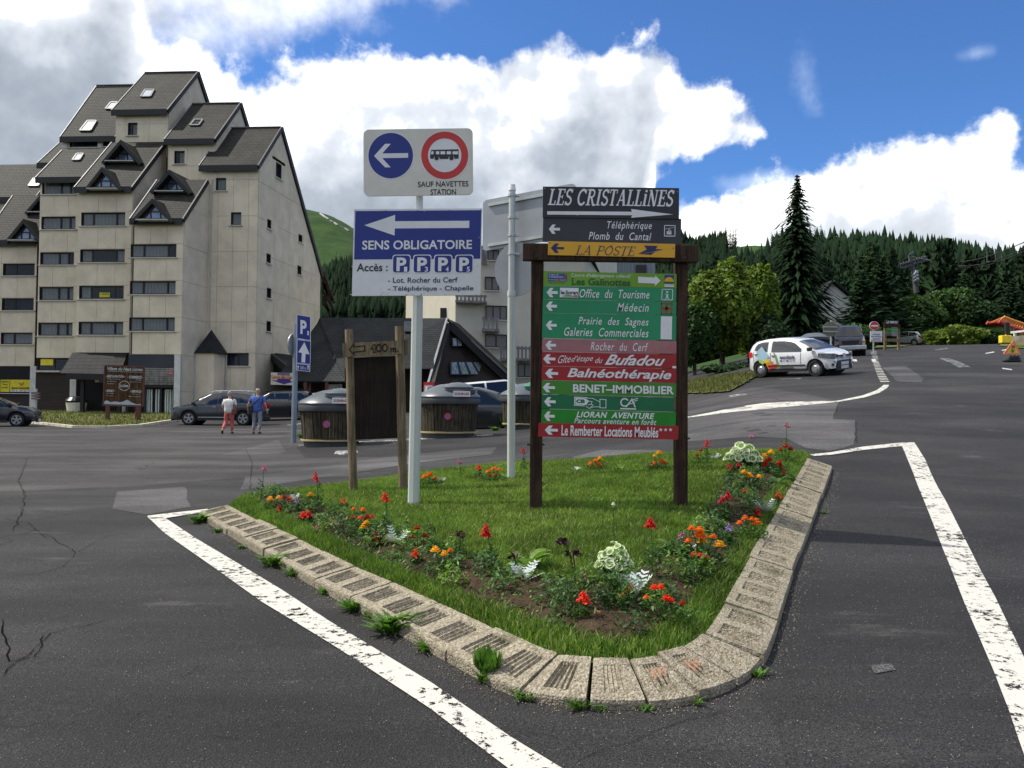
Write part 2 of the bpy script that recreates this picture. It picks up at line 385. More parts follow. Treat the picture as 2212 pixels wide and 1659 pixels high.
# materials of the ground ----------------------------------------------------
def asphalt(name, tint=1.0, warm=0.0, cracks=True, fine=1.0):
 m, t, bs, pos = nodes_mat(name)
 sp = t.noise(pos, 75 * fine, 3, 0.7); sp2 = t.vor(pos, 110 * fine)
 big = t.noise(t.mapv(pos, (0.25, 0.9, 1)), 0.8, 6, 0.62); big2 = t.noise(t.mapv(pos, loc=(5, 9, 0)), 0.22, 4, 0.6)
 c = t.mix(t.smooth(sp, 0.33, 0.68), tuple(x * tint for x in (0.008, 0.008, 0.009)), tuple(x * tint for x in (0.050 + warm, 0.0485, 0.049)))
 c = t.mix(t.math('MULTIPLY', t.smooth(t.vor(pos, 48 * fine, out='Distance'), 0.20, 0.10), t.smooth(t.noise(pos, 30, 2), 0.50, 0.60)), c, (0.22, 0.21, 0.20))
 c = t.mix(t.math('MULTIPLY', t.smooth(t.vor(t.mapv(pos, loc=(3.3, 1, 0)), 22, out='Distance'), 0.10, 0.05), 0.6), c, (0.015, 0.015, 0.016))
 c = t.mix(t.smooth(big, 0.36, 0.70), t.mix(1.0, c, (0.72, 0.71, 0.71), 'MULTIPLY'), t.mix(1.0, c, (1.75, 1.72, 1.68), 'MULTIPLY'))
 c = t.mix(t.smooth(big2, 0.38, 0.62), t.mix(1.0, c, (0.74, 0.74, 0.76), 'MULTIPLY'), t.mix(1.0, c, (1.2, 1.19, 1.17), 'MULTIPLY'))
 st = t.smooth(t.noise(t.mapv(pos, (0.5, 1.6, 1), loc=(1, 4, 0)), 1.1, 7, 0.7), 0.60, 0.72)
 c = t.mix(t.math('MULTIPLY', st, 0.45), c, (0.13, 0.12, 0.11))
 if cracks:
  wv = t.vmath('ADD', pos, t.vmath('SCALE', t.noise(pos, 1.7, 6, 0.65, 'Color'), scale=0.9))
  ce = t.vor(t.mapv(wv, (1, 1, 0)), 0.33, 'DISTANCE_TO_EDGE')
  msk = t.smooth(t.noise(t.mapv(pos, loc=(11, 2, 0)), 0.28, 3), 0.50, 0.60)
  cr = t.math('MULTIPLY', t.smooth(ce, 0.010, 0.003), msk)
  c = t.mix(t.math('MULTIPLY', cr, 0.85), c, (0.010, 0.010, 0.010))
 t.inp(bs, 'Base Color', c); bs.inputs['Roughness'].default_value = 0.82; bs.inputs['Specular IOR Level'].default_value = 0.35
 h = t.math('ADD', sp, t.math('MULTIPLY', sp2, 0.6))
 t.inp(bs, 'Normal', t.bump(h, 0.9, 0.014))
 MATS[name] = m; return m
A_MAIN = asphalt('asphalt_old', .85); A_DARK = asphalt('asphalt_dark', 0.68, cracks=False); A_LIGHT = asphalt('asphalt_patch', 2.3, cracks=False, fine=0.8)
A_WORN = asphalt('asphalt_worn', 1.5, 0.002)
def grass_ground(name, c0, c1, c2, sc1=0.8, far=False):
 m, t, bs, pos = nodes_mat(name)
 a = t.noise(pos, sc1, 7, 0.65); b = t.noise(pos, sc1 * 14, 5, 0.7)
 c = t.mix(t.smooth(a, 0.35, 0.65), c0, c1); c = t.mix(t.smooth(b, 0.45, 0.75), c, c2)
 t.inp(bs, 'Base Color', c); bs.inputs['Roughness'].default_value = 0.95; bs.inputs['Specular IOR Level'].default_value = 0.1
 if not far: t.inp(bs, 'Normal', t.bump(b, 0.8, 0.05))
 MATS[name] = m; return m
M_HILL = grass_ground('hill_grass', (0.022, 0.055, 0.014), (0.045, 0.09, 0.022), (0.032, 0.045, 0.022), 0.02, True)
M_VERGE = grass_ground('verge_grass', (0.10, 0.115, 0.035), (0.17, 0.165, 0.06), (0.07, 0.095, 0.03), 1.2)
M_SOIL = mat('soil', (0.055, 0.036, 0.024), 0.95, var=0.45, vscale=9, bump=1.0, bscale=30, spec=0.1)
M_TURF = grass_ground('turf', (0.06, 0.12, 0.018), (0.09, 0.15, 0.028), (0.13, 0.15, 0.045), 2.0)
def paint(name, colr, wear=0.5, scale=14):
 m, t, bs, pos = nodes_mat(name)
 n = t.noise(pos, scale, 8, 0.72); n2 = t.noise(pos, scale * 0.18, 3, 0.6); n3 = t.noise(pos, 130, 3, 0.7)
 h = t.math('ADD', t.math('ADD', n, t.math('MULTIPLY', t.math('SUBTRACT', n2, 0.5), 0.35)), t.math('MULTIPLY', t.math('SUBTRACT', n3, 0.5), 0.22))
 fac = t.smooth(h, wear, wear + 0.035)
 tr = t.new('ShaderNodeBsdfTransparent'); mx = t.new('ShaderNodeMixShader')
 c = t.mix(t.smooth(n3, 0.3, 0.7), tuple(x * 0.80 for x in colr), colr)
 t.inp(bs, 'Base Color', c); bs.inputs['Roughness'].default_value = 0.7
 t.inp(bs, 'Normal', t.bump(n3, 0.3, 0.006))
 t.inp(mx, 0, fac); t.l.new(tr.outputs[0], mx.inputs[1]); t.l.new(bs.outputs[0], mx.inputs[2])
 t.l.new(mx.outputs[0], m.node_tree.nodes['Material Output'].inputs[0])
 MATS[name] = m; return m
PAINT = paint('road_paint', (0.62, 0.60, 0.54), 0.41); PAINT_WORN = paint('road_paint_worn', (0.55, 0.55, 0.52), 0.50, 9)
PAINT_FAINT = paint('road_paint_faint', (0.28, 0.28, 0.28), 0.50, 5)
# one ground sheet to the horizon, graded grid
def graded(a, b, c, n, k):
 s = np.linspace(-1, 1, n); return c + np.sinh(s * k) / math.sinh(k) * ((b - c) if True else 0)
gx = np.sinh(np.linspace(-1, 1, 361) * 6.2) / math.sinh(6.2) * 3600
gy1 = np.sinh(np.linspace(0, 1, 330) * 6.6) / math.sinh(6.6) * 5200
gy = np.concatenate([-gy1[1:60:2][::-1] * 6 - 0.0, gy1]); gy = np.unique(np.round(gy, 4)); gy = np.concatenate([[-3000, -1200, -400], gy[gy > -200]])
XX, YY = np.meshgrid(gx, gy); ZZ = gz(XX, YY) - 0.03
V = np.stack([XX.ravel(), YY.ravel(), ZZ.ravel()], 1); nx = len(gx); ny = len(gy)
ii, jj = np.meshgrid(np.arange(nx - 1), np.arange(ny - 1)); b0 = (jj * nx + ii).ravel()
F = np.stack([b0, b0 + 1, b0 + nx + 1, b0 + nx], 1)
tag(fast_mesh('ground', V, F, M_HILL, smooth=True), kind='structure')
def grid_sheet(name, x0, x1, y0, y1, st, lift, m, test=None):
 xs = np.arange(x0, x1 + 1e-6, st); ys = np.arange(y0, y1 + 1e-6, st); XX, YY = np.meshgrid(xs, ys)
 V = np.stack([XX.ravel(), YY.ravel(), gz(XX, YY).ravel() + lift], 1); nx = len(xs)
 ii, jj = np.meshgrid(np.arange(nx - 1), np.arange(len(ys) - 1)); b0 = (jj * nx + ii).ravel()
 F = np.stack([b0, b0 + 1, b0 + nx + 1, b0 + nx], 1)
 if test is not None:
  c = V[F].mean(1); F = F[test(c[:, 0], c[:, 1])]
  used = np.unique(F); mp = np.zeros(len(V), int); mp[used] = np.arange(len(used)); V = V[used]; F = mp[F]
 return tag(fast_mesh(name, V, F, m, smooth=True), kind='structure')
ROAD = grid_sheet('road', -80, 80, -40, 96, 0.5, 0.0, A_MAIN, lambda x, y: (y < 62) | (x > 0.30 * y - 1))
def inside(poly, pt):
 x, y = pt; c = False; n = len(poly); j = n - 1
 for i in range(n):
  xi, yi = poly[i]; xj, yj = poly[j]
  if (yi > y) != (yj > y) and x < (xj - xi) * (y - yi) / (yj - yi) + xi: c = not c
  j = i
 return c
def sheet(name, poly, lift, m, step=0.5, kind='structure', parent=None, zf=None, clean=False):
 """ground-hugging sheet from an XY polygon"""
 bm = bmesh.new(); vs = [bm.verts.new((p[0], p[1], 0)) for p in poly]; bm.faces.new(vs)
 bmesh.ops.triangulate(bm, faces=bm.faces[:])
 xs = [p[0] for p in poly]; ys = [p[1] for p in poly]
 for ax, lo, hi in ((0, min(xs), max(xs)), (1, min(ys), max(ys))):
  k = math.ceil(lo / step)
  while k * step < hi:
   co = (k * step, 0, 0) if ax == 0 else (0, k * step, 0); no = (1, 0, 0) if ax == 0 else (0, 1, 0)
   bmesh.ops.bisect_plane(bm, geom=bm.verts[:] + bm.edges[:] + bm.faces[:], plane_co=co, plane_no=no); k += 1
 if clean:
  fs = bm.faces[:]; c = np.array([f.calc_center_median()[:2] for f in fs]); k = inside_np(np.array(poly), c[:, 0], c[:, 1]); bmesh.ops.delete(bm, geom=[f for f, q in zip(fs, k) if not q], context='FACES')
 for v in bm.verts: v.co.z = (zf(v.co.x, v.co.y) if zf else g(v.co.x, v.co.y)) + lift
 bmesh.ops.recalc_face_normals(bm, faces=bm.faces[:])
 if sum(f.normal.z for f in bm.faces) < 0: bmesh.ops.reverse_faces(bm, faces=bm.faces[:])
 me = bpy.data.meshes.new(name); bm.to_mesh(me); bm.free(); me.materials.append(m)
 me.polygons.foreach_set('use_smooth', [True] * len(me.polygons))
 o = bpy.data.objects.new(name, me); col.objects.link(o)
 if parent: o.parent = parent
 if kind: o['kind'] = kind
 return o
def pix(poly): return [tuple(G(x, y).xy) for x, y in poly]
def psheet(name, poly, lift, m, step=0.5): return sheet(name, pix(poly), lift, m, step)
def ragged(poly, amt, seg=0.25, seed=0):
 rr = random.Random(seed); out = []
 for (a, b), (c, d) in zip(poly, poly[1:] + poly[:1]):
  L = math.hypot(c - a, d - b); n = max(1, int(L / seg))
  for k in range(n):
   t = k / n; out.append((a + (c - a) * t + rr.uniform(-amt, amt), b + (d - b) * t + rr.uniform(-amt, amt)))
 return out
# asphalt patches of another age
for i, (pl, m, l) in enumerate([
 ([(1995, 2400), (1646, 1500), (1700, 1300), (1797, 1010), (1860, 968), (1950, 959), (2000, 1050), (2120, 1260), (2600, 2400)], A_DARK, .004),
 ([(1485, 903), (1650, 884), (1812, 868), (1800, 905), (1848, 908), (1845, 960), (1795, 975), (1740, 968), (1700, 948), (1480, 955)], A_LIGHT, .004),
 ([(476, 984), (600, 950), (616, 975), (600, 982)], A_LIGHT, .005), ([(530, 1030), (850, 985), (1075, 965), (1060, 982), (900, 1000), (640, 1040), (520, 1058)], A_LIGHT, .004),
 ([(255, 1062), (400, 1052), (410, 1095), (320, 1112), (240, 1100)], A_LIGHT, .004),
 ([(1235, 988), (1300, 972), (1420, 972), (1460, 985), (1400, 998), (1290, 1003)], A_LIGHT, .004),
 ([(1918, 757), (1998, 749), (2030, 752), (1960, 764)], A_DARK, .004),
 ([(1905, 793), (1955, 790), (1995, 818), (1990, 826), (1938, 824)], A_LIGHT, .004),
 ([(-400, 935), (300, 925), (620, 925), (880, 945), (1060, 960), (700, 1010), (300, 1050), (-400, 1075)], A_WORN, .002), ([(640, 965), (1060, 942), (1200, 925), (1180, 950), (900, 985), (660, 990)], A_DARK, .003),
 ([(1060, 870), (1484, 842), (1812, 868), (1640, 882), (1480, 900), (1200, 925)], A_WORN, .003)]):
 sheet('asphalt_patch', ragged(pix(pl), .02, .4, i), l, m)
# painted markings
def line_poly(name, L, R, m=PAINT, lift=.009): return psheet(name, L + R[::-1], lift, m)
line_poly('painted_line', [(317.8, 1117), (356, 1153.5), (465.5, 1230), (566.7, 1303), (713, 1392), (932.6, 1536), (1092, 1659), (1350, 1860)],
          [(352, 1117), (425, 1165.6), (526, 1226), (607, 1275), (713, 1345), (932.6, 1478), (1106, 1597), (1207, 1659), (1480, 1830)])
line_poly('painted_line', [(319, 1118), (352, 1122), (449, 1107)], [(319, 1116), (352, 1112), (449, 1101)], lift=.013)
line_poly('painted_line', [(1946, 959), (1973.5, 1024.6), (2009, 1115), (2049, 1216), (2084.4, 1307), (2145, 1448), (2180, 1539), (2218, 1650), (2300, 1900)],
          [(1976, 958), (1998.7, 994), (2044, 1085), (2099.6, 1196), (2150, 1292), (2225, 1450), (2290, 1600), (2350, 1750), (2430, 1900)])
line_poly('painted_line', [(1709, 990), (1794.5, 984), (1868, 973), (1948, 965), (1972, 963)], [(1709, 987), (1794.5, 978.5), (1862.6, 966.6), (1946, 957.5), (1976, 957)], lift=.013)
line_poly('painted_line', [(1485, 903), (1646, 885), (1812, 868.5), (1867.6, 859), (1900, 849), (1917, 838), (1920.6, 832)], [(1485, 901), (1646, 882.6), (1812, 865.5), (1864, 854.5), (1892.8, 844), (1903, 837), (1908.5, 832)])
line_poly('painted_line', [(645, 963.5), (850, 953.5), (1064, 940.5)], [(645, 961.5), (850, 950), (1064, 937.5)], PAINT_WORN)
for k in range(14):
 t = k / 13; y = 781 + 43 * t ** 1.12; x0 = 1885 + 10 * t + 6 * t * t; x1 = x0 + 12 + 8 * t; hh = 0.9 + 0.55 * t
 psheet('painted_bar', [(x0, y), (x1, y), (x1 + .5, y + hh), (x0 + .4, y + hh)], .009, PAINT)
for pl, m in [([(2025, 773), (2050, 774), (2098, 794), (2070, 794)], PAINT_FAINT), ([(1880, 760), (1893, 757), (1898, 778), (1887, 780)], PAINT_FAINT),
              ([(2020, 755), (2046, 751), (2048, 754), (2022, 757)], PAINT_FAINT), ([(2163, 756.5), (2183, 753), (2184, 755), (2165, 758)], PAINT), ([(2128, 763), (2147, 759.5), (2148, 761.5), (2130, 764.5)], PAINT),
              ([(2165, 795), (2186, 798), (2186, 800), (2165, 797)], PAINT), ([(1838, 776.5), (1850, 776.5), (1852, 781), (1840, 781)], PAINT), ([(1882, 776), (1891, 776), (1893, 781.5), (1884, 781.5)], PAINT),
              ([(725, 975), (770, 973), (775, 979), (735, 983), (722, 981)], PAINT_WORN), ([(1573, 855), (1610, 850), (1613, 853), (1580, 858)], PAINT_WORN),
              ([(620, 918), (665, 913), (665, 915), (620, 920)], PAINT_WORN), ([(1680, 818), (1730, 817), (1730, 819), (1680, 820)], PAINT_FAINT),
              ([(1880, 1440), (1925, 1436), (1935, 1450), (1890, 1458)], A_LIGHT)]:
 psheet('painted_mark', pl, .009, m)
# cracks: thin sunken dark ribbons along hand-laid polylines
M_CRACK = mat('crack', (0.008, 0.008, 0.008), 1.0, spec=0.0)
def crack(pts, wd=.012, seed=0):
 wd = wd * .3
 rr = random.Random(seed); w_ = [Vector(G(x, y).xy) for x, y in pts]; q = []
 for a, b in zip(w_[:-1], w_[1:]):
  n = max(2, int((b - a).length / 0.12)); nrm = Vector((-(b - a).y, (b - a).x)).normalized()
  for k in range(n):
   t = k / n; q.append(a.lerp(b, t) + nrm * rr.uniform(-.022, .022))
 q.append(w_[-1]); mb = MB(); L = []; Rr = []
 for i, p in enumerate(q):
  d = (q[min(i + 1, len(q) - 1)] - q[max(i - 1, 0)]).normalized(); nr = Vector((-d.y, d.x)); wv = wd * rr.uniform(.35, 1.3) * (.3 if i in (0, len(q) - 1) else 1) / 2
  for s_, A in ((1, L), (-1, Rr)):
   v = p + nr * wv * s_; A.append((v.x, v.y, g(v.x, v.y) + .007))
 n = len(q); mb.add(L + Rr, [(i + n, i + n + 1, i + 1, i) for i in range(n - 1)])
 tag(mb.build('crack', M_CRACK), kind='structure')
for i, (c, wd) in enumerate([
 ([(0, 1340), (15, 1390), (20, 1430), (80, 1420), (95, 1372)], .03), ([(0, 1465), (60, 1415), (110, 1370), (230, 1340)], .022), ([(0, 1252), (80, 1240), (140, 1225), (165, 1195), (110, 1160), (60, 1150)], .018),
 ([(165, 1195), (230, 1160), (290, 1150)], .014), ([(60, 990), (40, 1040), (55, 1070), (45, 1110), (30, 1150)], .03), ([(0, 1065), (170, 1060), (420, 1048), (530, 1035)], .025), ([(0, 1120), (60, 1130), (100, 1165)], .02),
 ([(140, 1280), (200, 1265)], .016), ([(280, 1558), (330, 1535)], .01), ([(450, 1590), (530, 1600)], .01), ([(390, 1470), (430, 1440), (480, 1430)], .009), ([(1812, 868), (1800, 905), (1848, 908), (1850, 958)], .03),
 ([(530, 968), (545, 1000), (540, 1060)], .03), ([(830, 965), (1000, 955), (1010, 950)], .03), ([(640, 1000), (900, 970), (1060, 960)], .03), ([(1485, 935), (1700, 932), (1760, 925)], .025), ([(1640, 945), (1790, 950)], .03),
 ([(1240, 1650), (1400, 1590), (1520, 1545), (1560, 1535)], .012), ([(1976, 960), (2100, 966), (2212, 972)], .02), ([(560, 975), (700, 968), (800, 962)], .02), ([(1190, 960), (1300, 945), (1400, 942)], .025)]):
 crack(c, wd, i)
# ------------------------------------------------------------------ island: kerb, soil, lawn
def catmull(pts, st=0.05):
 p = [Vector(q) for q in pts]; p = [p[0] * 2 - p[1]] + p + [p[-1] * 2 - p[-2]]; out = []
 for i in range(1, len(p) - 2):
  n = max(2, int((p[i + 1] - p[i]).length / st))
  for k in range(n):
   t = k / n; a, b, c, d = p[i - 1], p[i], p[i + 1], p[i + 2]
   out.append(0.5 * ((2 * b) + (c - a) * t + (2 * a - 5 * b + 4 * c - d) * t * t + (3 * b - a - 3 * c + d) * t ** 3))
 out.append(p[-2]); return out
KSKIP = 0
kp = [(430, 1119), (540, 1186), (640, 1246), (790, 1330), (900, 1392), (1000, 1450), (1070, 1489), (1140, 1514), (1230, 1530), (1340, 1535), (1440, 1530), (1530, 1512),
      (1600, 1482), (1642, 1447), (1668, 1394), (1698, 1297), (1722, 1222), (1750, 1150), (1775, 1082), (1798, 1012)]
KP = catmull([Vector((*G(x, y).xy, 0)) for x, y in kp], 0.04)
for _ in range(6): KP = [KP[0]] + [(KP[i - 1] + KP[i] * 2 + KP[i + 1]) / 4 for i in range(1, len(KP) - 1)] + [KP[-1]]
KS = [0.0]
for a, b in zip(KP[:-1], KP[1:]): KS.append(KS[-1] + (b - a).length)
KL = KS[-1]; KW = 0.35
KSn = np.array(KS); KXn = np.array([p.x for p in KP]); KYn = np.array([p.y for p in KP])
def kpath(s, t):
 x = np.interp(s, KSn, KXn); y = np.interp(s, KSn, KYn); e = 0.12
 dx = np.interp(min(s + e, KL), KSn, KXn) - np.interp(max(s - e, 0), KSn, KXn); dy = np.interp(min(s + e, KL), KSn, KYn) - np.interp(max(s - e, 0), KSn, KYn)
 L = math.hypot(dx, dy); return x - dy / L * t, y + dx / L * t     # inside is to the left of travel
def mat_kerb():
 m, t, bs, pos = nodes_mat('kerb_concrete')
 v = t.vor(pos, 85); n = t.noise(pos, 7, 6, 0.65); n2 = t.noise(pos, 60, 4, 0.7); vc = t.vor(pos, 85, out='Color')
 sp = t.new('ShaderNodeSeparateColor'); t.inp(sp, 0, vc)
 c = t.mix(sp.outputs[0], (0.21, 0.18, 0.13), (0.50, 0.445, 0.34))
 c = t.mix(t.smooth(n2, 0.35, 0.7), t.mix(1.0, c, (0.7, 0.69, 0.66), 'MULTIPLY'), c)
 c = t.mix(t.math('MULTIPLY', t.smooth(n, 0.52, 0.66), 0.6), c, (0.17, 0.145, 0.10))
 c = t.mix(t.math('MULTIPLY', t.smooth(t.noise(pos, 2.3, 5, 0.6), 0.58, 0.70), 0.5), c, (0.07, 0.075, 0.03))
 t.inp(bs, 'Base Color', c); bs.inputs['Roughness'].default_value = 0.9; bs.inputs['Specular IOR Level'].default_value = 0.25
 t.inp(bs, 'Normal', t.bump(t.math('SUBTRACT', t.math('MULTIPLY', n2, 0.7), v), 0.8, 0.008)); return m
M_KERB = mat_kerb()
kerb = thing('kerb', (0, 0, 0), 'weathered ribbed concrete kerb curving round the front of the planted island', 'kerb')
M_ORANGE = mat('orange_spray', (0.42, 0.18, 0.11), 0.9, var=.3, vscale=40)
s = 0.0; bi = 0; rk = random.Random(4)
cs0, cs1 = [KS[int(np.argmin([(G(x, y).xy - Vector((p.x, p.y))).length for p in KP]))] for x, y in ((1130, 1508), (1645, 1440))]
while s < KL - 0.2:
 corner = cs0 - 0.1 < s < cs1 - 0.15
 L = rk.uniform(.30, .42) if corner else 0.74
 if not corner and s < cs0 - 0.1 and s + L > cs0 - 0.1 + 0.35: L = max(0.4, cs0 - s - 0.05)
 L = min(L, KL - s); gap = 0.024 if corner else 0.012; a0, a1 = s + gap / 2, s + L - gap / 2; ng = 1 if corner else 2
 dz = rk.uniform(-.008, .010); tt = rk.uniform(-.012, .012); off = rk.uniform(-.008, .010)
 worn = corner and bi % 3 == 2
 cuts = [0.0]; dep = [0.0]
 for q in range(ng):
  g0 = (q + 0.17) / ng if ng == 2 else 0.26; g1 = (q + 0.80) / ng if ng == 2 else 0.74; nr = 5
  for r in range(nr):
   c0 = g0 + (g1 - g0) * r / nr; c1 = g0 + (g1 - g0) * (r + 1) / nr; wv = (c1 - c0)
   for c, dd in ((c0, 0 if r == 0 else .006), (c0 + wv * .18, .020), (c1 - wv * .30, .020), (c1 - wv * .12, .006 if r < nr - 1 else .018)):
    cuts.append(c); dep.append(dd)
  cuts.append(g1 + .004); dep.append(0)
 cuts.append(1.0); dep.append(0.0)
 T = [0.0, 0.014, 0.17, 0.185, 0.50, 0.82, 0.835, 1.0]
 V = []; Fc = []
 flat = 1.0 if not corner else 0.25
 for i, (c, dd) in enumerate(zip(cuts, dep)):
  ss = a0 + (a1 - a0) * c; sh = min(1, max(0, (ss - (cs0 - 1.2)) / 1.2)); hout = 0.078 - 0.036 * sh if ss < cs1 else 0.06
  for j, t in enumerate(T):
   x, y = kpath(ss, off + t * KW); inn = 2 <= j <= 5
   z = g(x, y) + hout + (0.145 - hout) * t ** 0.9 + dz + tt * (c - .5) + rk.uniform(-.0022, .0022)
   if 3 <= j <= 5: z -= dd * (0.35 if worn else 1.0)
   if j == 0: z -= 0.014
   if t > .5 and i in (0, len(cuts) - 1): z -= .004
   V.append((x, y, z))
 nT = len(T); nC = len(cuts)
 for i in range(nC - 1):
  for j in range(nT - 1): Fc.append((i * nT + j, (i + 1) * nT + j, (i + 1) * nT + j + 1, i * nT + j + 1))
 base = len(V)
 for i in range(nC):
  for j in (0, nT - 1): v = V[i * nT + j]; V.append((v[0], v[1], g(v[0], v[1]) - 0.06))
 for i in range(nC - 1):
  Fc.append((i * nT, base + 2 * i, base + 2 * i + 2, (i + 1) * nT)); Fc.append((i * nT + nT - 1, (i + 1) * nT + nT - 1, base + 2 * i + 3, base + 2 * i + 1))
 for i in (0, nC - 1):
  ring = [i * nT + j for j in range(nT)] + [base + 2 * i + 1, base + 2 * i]
  Fc.append(tuple(ring if i == 0 else ring[::-1]))
 mb = MB().add(V, Fc); mb.build('kerb_block', M_KERB, kerb)
 if corner and bi and abs(s - (cs0 + 0.85)) < .22:
  mo = MB()
  for k in range(3):
   x, y = kpath(s + .1 + .05 * k, KW * (.35 + .06 * (k % 3))); z = g(x, y) + .108
   x2, y2 = kpath(s + .12 + .05 * k, KW * .62)
   mo.bar((x, y, z), (x2, y2, g(x2, y2) + .128), .010, .003)
  mo.build('spray_mark', M_ORANGE, kerb)
 s += L; bi += 1
inner = [kpath(q, KW + 0.005) for q in np.arange(0, KL, 0.08)]
outer = [kpath(q, 0.0) for q in np.arange(0, KL, 0.08)]
back = pix([(1759, 1000), (1700, 992), (1640, 990), (1560, 990), (1480, 996), (1400, 998), (1300, 1008), (1200, 1014), (1100, 1016), (1000, 1028), (950, 1032), (850, 1048), (760, 1062), (680, 1072), (600, 1082), (520, 1090)])
ISL = inner + back
ISLn = np.array(ISL); bk = np.array(pix([(480, 1095)]) + back[::-1])
def edge_dist(x, y, P_=None, closed=True):
 Q = ISLn if P_ is None else P_; x = np.atleast_1d(x); y = np.atleast_1d(y); d = np.full(x.shape, 1e9)
 n = len(Q)
 for i in range(n if closed else n - 1):
  a = Q[i]; b = Q[(i + 1) % n]; ab = b - a; L2 = (ab ** 2).sum() + 1e-12
  t = np.clip(((x - a[0]) * ab[0] + (y - a[1]) * ab[1]) / L2, 0, 1); d = np.minimum(d, np.hypot(x - a[0] - t * ab[0], y - a[1] - t * ab[1]))
 return d
def inside_np(Q, x, y):
 c = np.zeros(x.shape, bool); n = len(Q); j = n - 1
 for i in range(n):
  xi, yi = Q[i]; xj, yj = Q[j]
  c ^= ((yi > y) != (yj > y)) & (x < (xj - xi) * (y - yi) / (yj - yi + 1e-12) + xi); j = i
 return c
RX0, RY0, RST = float(ISLn[:, 0].min()) - .4, float(ISLn[:, 1].min()) - .4, 0.06
_rx = np.arange(RX0, float(ISLn[:, 0].max()) + .4, RST); _ry = np.arange(RY0, float(ISLn[:, 1].max()) + .4, RST)
_RX, _RY = np.meshgrid(_rx, _ry); RD = edge_dist(_RX.ravel(), _RY.ravel()).reshape(_RX.shape)
def rast(A, x, y):
 x = np.atleast_1d(np.asarray(x, float)); y = np.atleast_1d(np.asarray(y, float))
 i = np.clip((y - RY0) / RST, 0, A.shape[0] - 1.001); j = np.clip((x - RX0) / RST, 0, A.shape[1] - 1.001); ii = i.astype(int); jj = j.astype(int); a = i - ii; b = j - jj
 return A[ii, jj] * (1 - a) * (1 - b) + A[ii + 1, jj] * a * (1 - b) + A[ii, jj + 1] * (1 - a) * b + A[ii + 1, jj + 1] * a * b
def zI(x, y): return gz(np.atleast_1d(x), np.atleast_1d(y)) + 0.115 + 0.16 * (1 - np.exp(-rast(RD, x, y) / 0.9))
def gi(x, y): return float(zI(x, y)[0])
def GI(px, py):
 d = ray(px, py); lo = 3.0; t = 3.0
 while t < 20:
  p = CAM + d * (t / d.y)
  if p.z < gi(p.x, p.y): break
  lo = t; t *= 1.03
 hi = t
 for _ in range(20):
  m = (lo + hi) / 2; p = CAM + d * (m / d.y)
  if p.z < gi(p.x, p.y): hi = m
  else: lo = m
 p = CAM + d * (hi / d.y); return Vector((p.x, p.y, gi(p.x, p.y)))
soil_px = [(545, 1082), (640, 1132), (760, 1190), (850, 1232), (940, 1268), (1050, 1312), (1150, 1347), (1250, 1380), (1330, 1398), (1400, 1385), (1480, 1335), (1520, 1275), (1580, 1205), (1630, 1130), (1668, 1070), (1712, 1012),
           (1590, 1000), (1560, 1050), (1530, 1100), (1480, 1150), (1410, 1210), (1310, 1262), (1230, 1262), (1120, 1240), (980, 1190), (850, 1148), (700, 1100), (600, 1064)]
SOIL = [tuple(GI(x, y).xy) for x, y in soil_px]
lawn = sheet('island_ground', ISL, 0.0, M_TURF, 0.35, zf=gi)
SD = edge_dist(_RX.ravel(), _RY.ravel(), np.array(SOIL)).reshape(_RX.shape)
def soil_z(x, y):
 d = float(rast(SD, x, y)[0]); return gi(x, y) + .004 + .03 * min(1, d / .15) + .012 * math.sin(x * 21 + y * 7) * math.cos(y * 17)
sheet('flower_bed_soil', ragged(SOIL, .03, .12, 3), 0.0, M_SOIL, 0.12, zf=soil_z, clean=True)
SOILn = np.array(SOIL)
INR = edge_dist(_RX.ravel(), _RY.ravel(), np.array(inner), False).reshape(_RX.shape)
def leafmat(name, colr, var=0.35, rough=0.6, trans=0.35, vs=9.0):
 m, t, bs, pos = nodes_mat(name)
 n = t.noise(pos, vs, 4, 0.65); n2 = t.noise(pos, vs * 0.12, 3, 0.5)
 f = t.math('ADD', t.math('MULTIPLY', n, 0.6), t.math('MULTIPLY', n2, 0.4))
 c = t.mix(t.smooth(f, 0.38, 0.62), tuple(x * (1 - var) for x in colr), tuple(min(1, x * (1 + var)) for x in colr))
 t.inp(bs, 'Base Color', c); bs.inputs['Roughness'].default_value = rough; bs.inputs['Specular IOR Level'].default_value = 0.3
 if trans:
  tl = t.new('ShaderNodeBsdfTranslucent'); t.inp(tl, 'Color', t.mix(1.0, c, (1.1, 1.25, 0.5), 'MULTIPLY')); mx = t.new('ShaderNodeMixShader'); mx.inputs[0].default_value = trans
  t.l.new(bs.outputs[0], mx.inputs[1]); t.l.new(tl.outputs[0], mx.inputs[2]); t.l.new(mx.outputs[0], m.node_tree.nodes['Material Output'].inputs[0])
 MATS[name] = m; return m
M_BLADE = leafmat('grass_blade', (0.185, 0.265, 0.055), 0.35, 0.5, 0.4, 2.5); M_BLADE2 = leafmat('grass_blade_lush', (0.085, 0.165, 0.026), 0.3, 0.5, 0.4, 2.5); M_BLADE3 = leafmat('grass_blade_dry', (0.30, 0.34, 0.10), 0.3, 0.6, 0.3, 3)
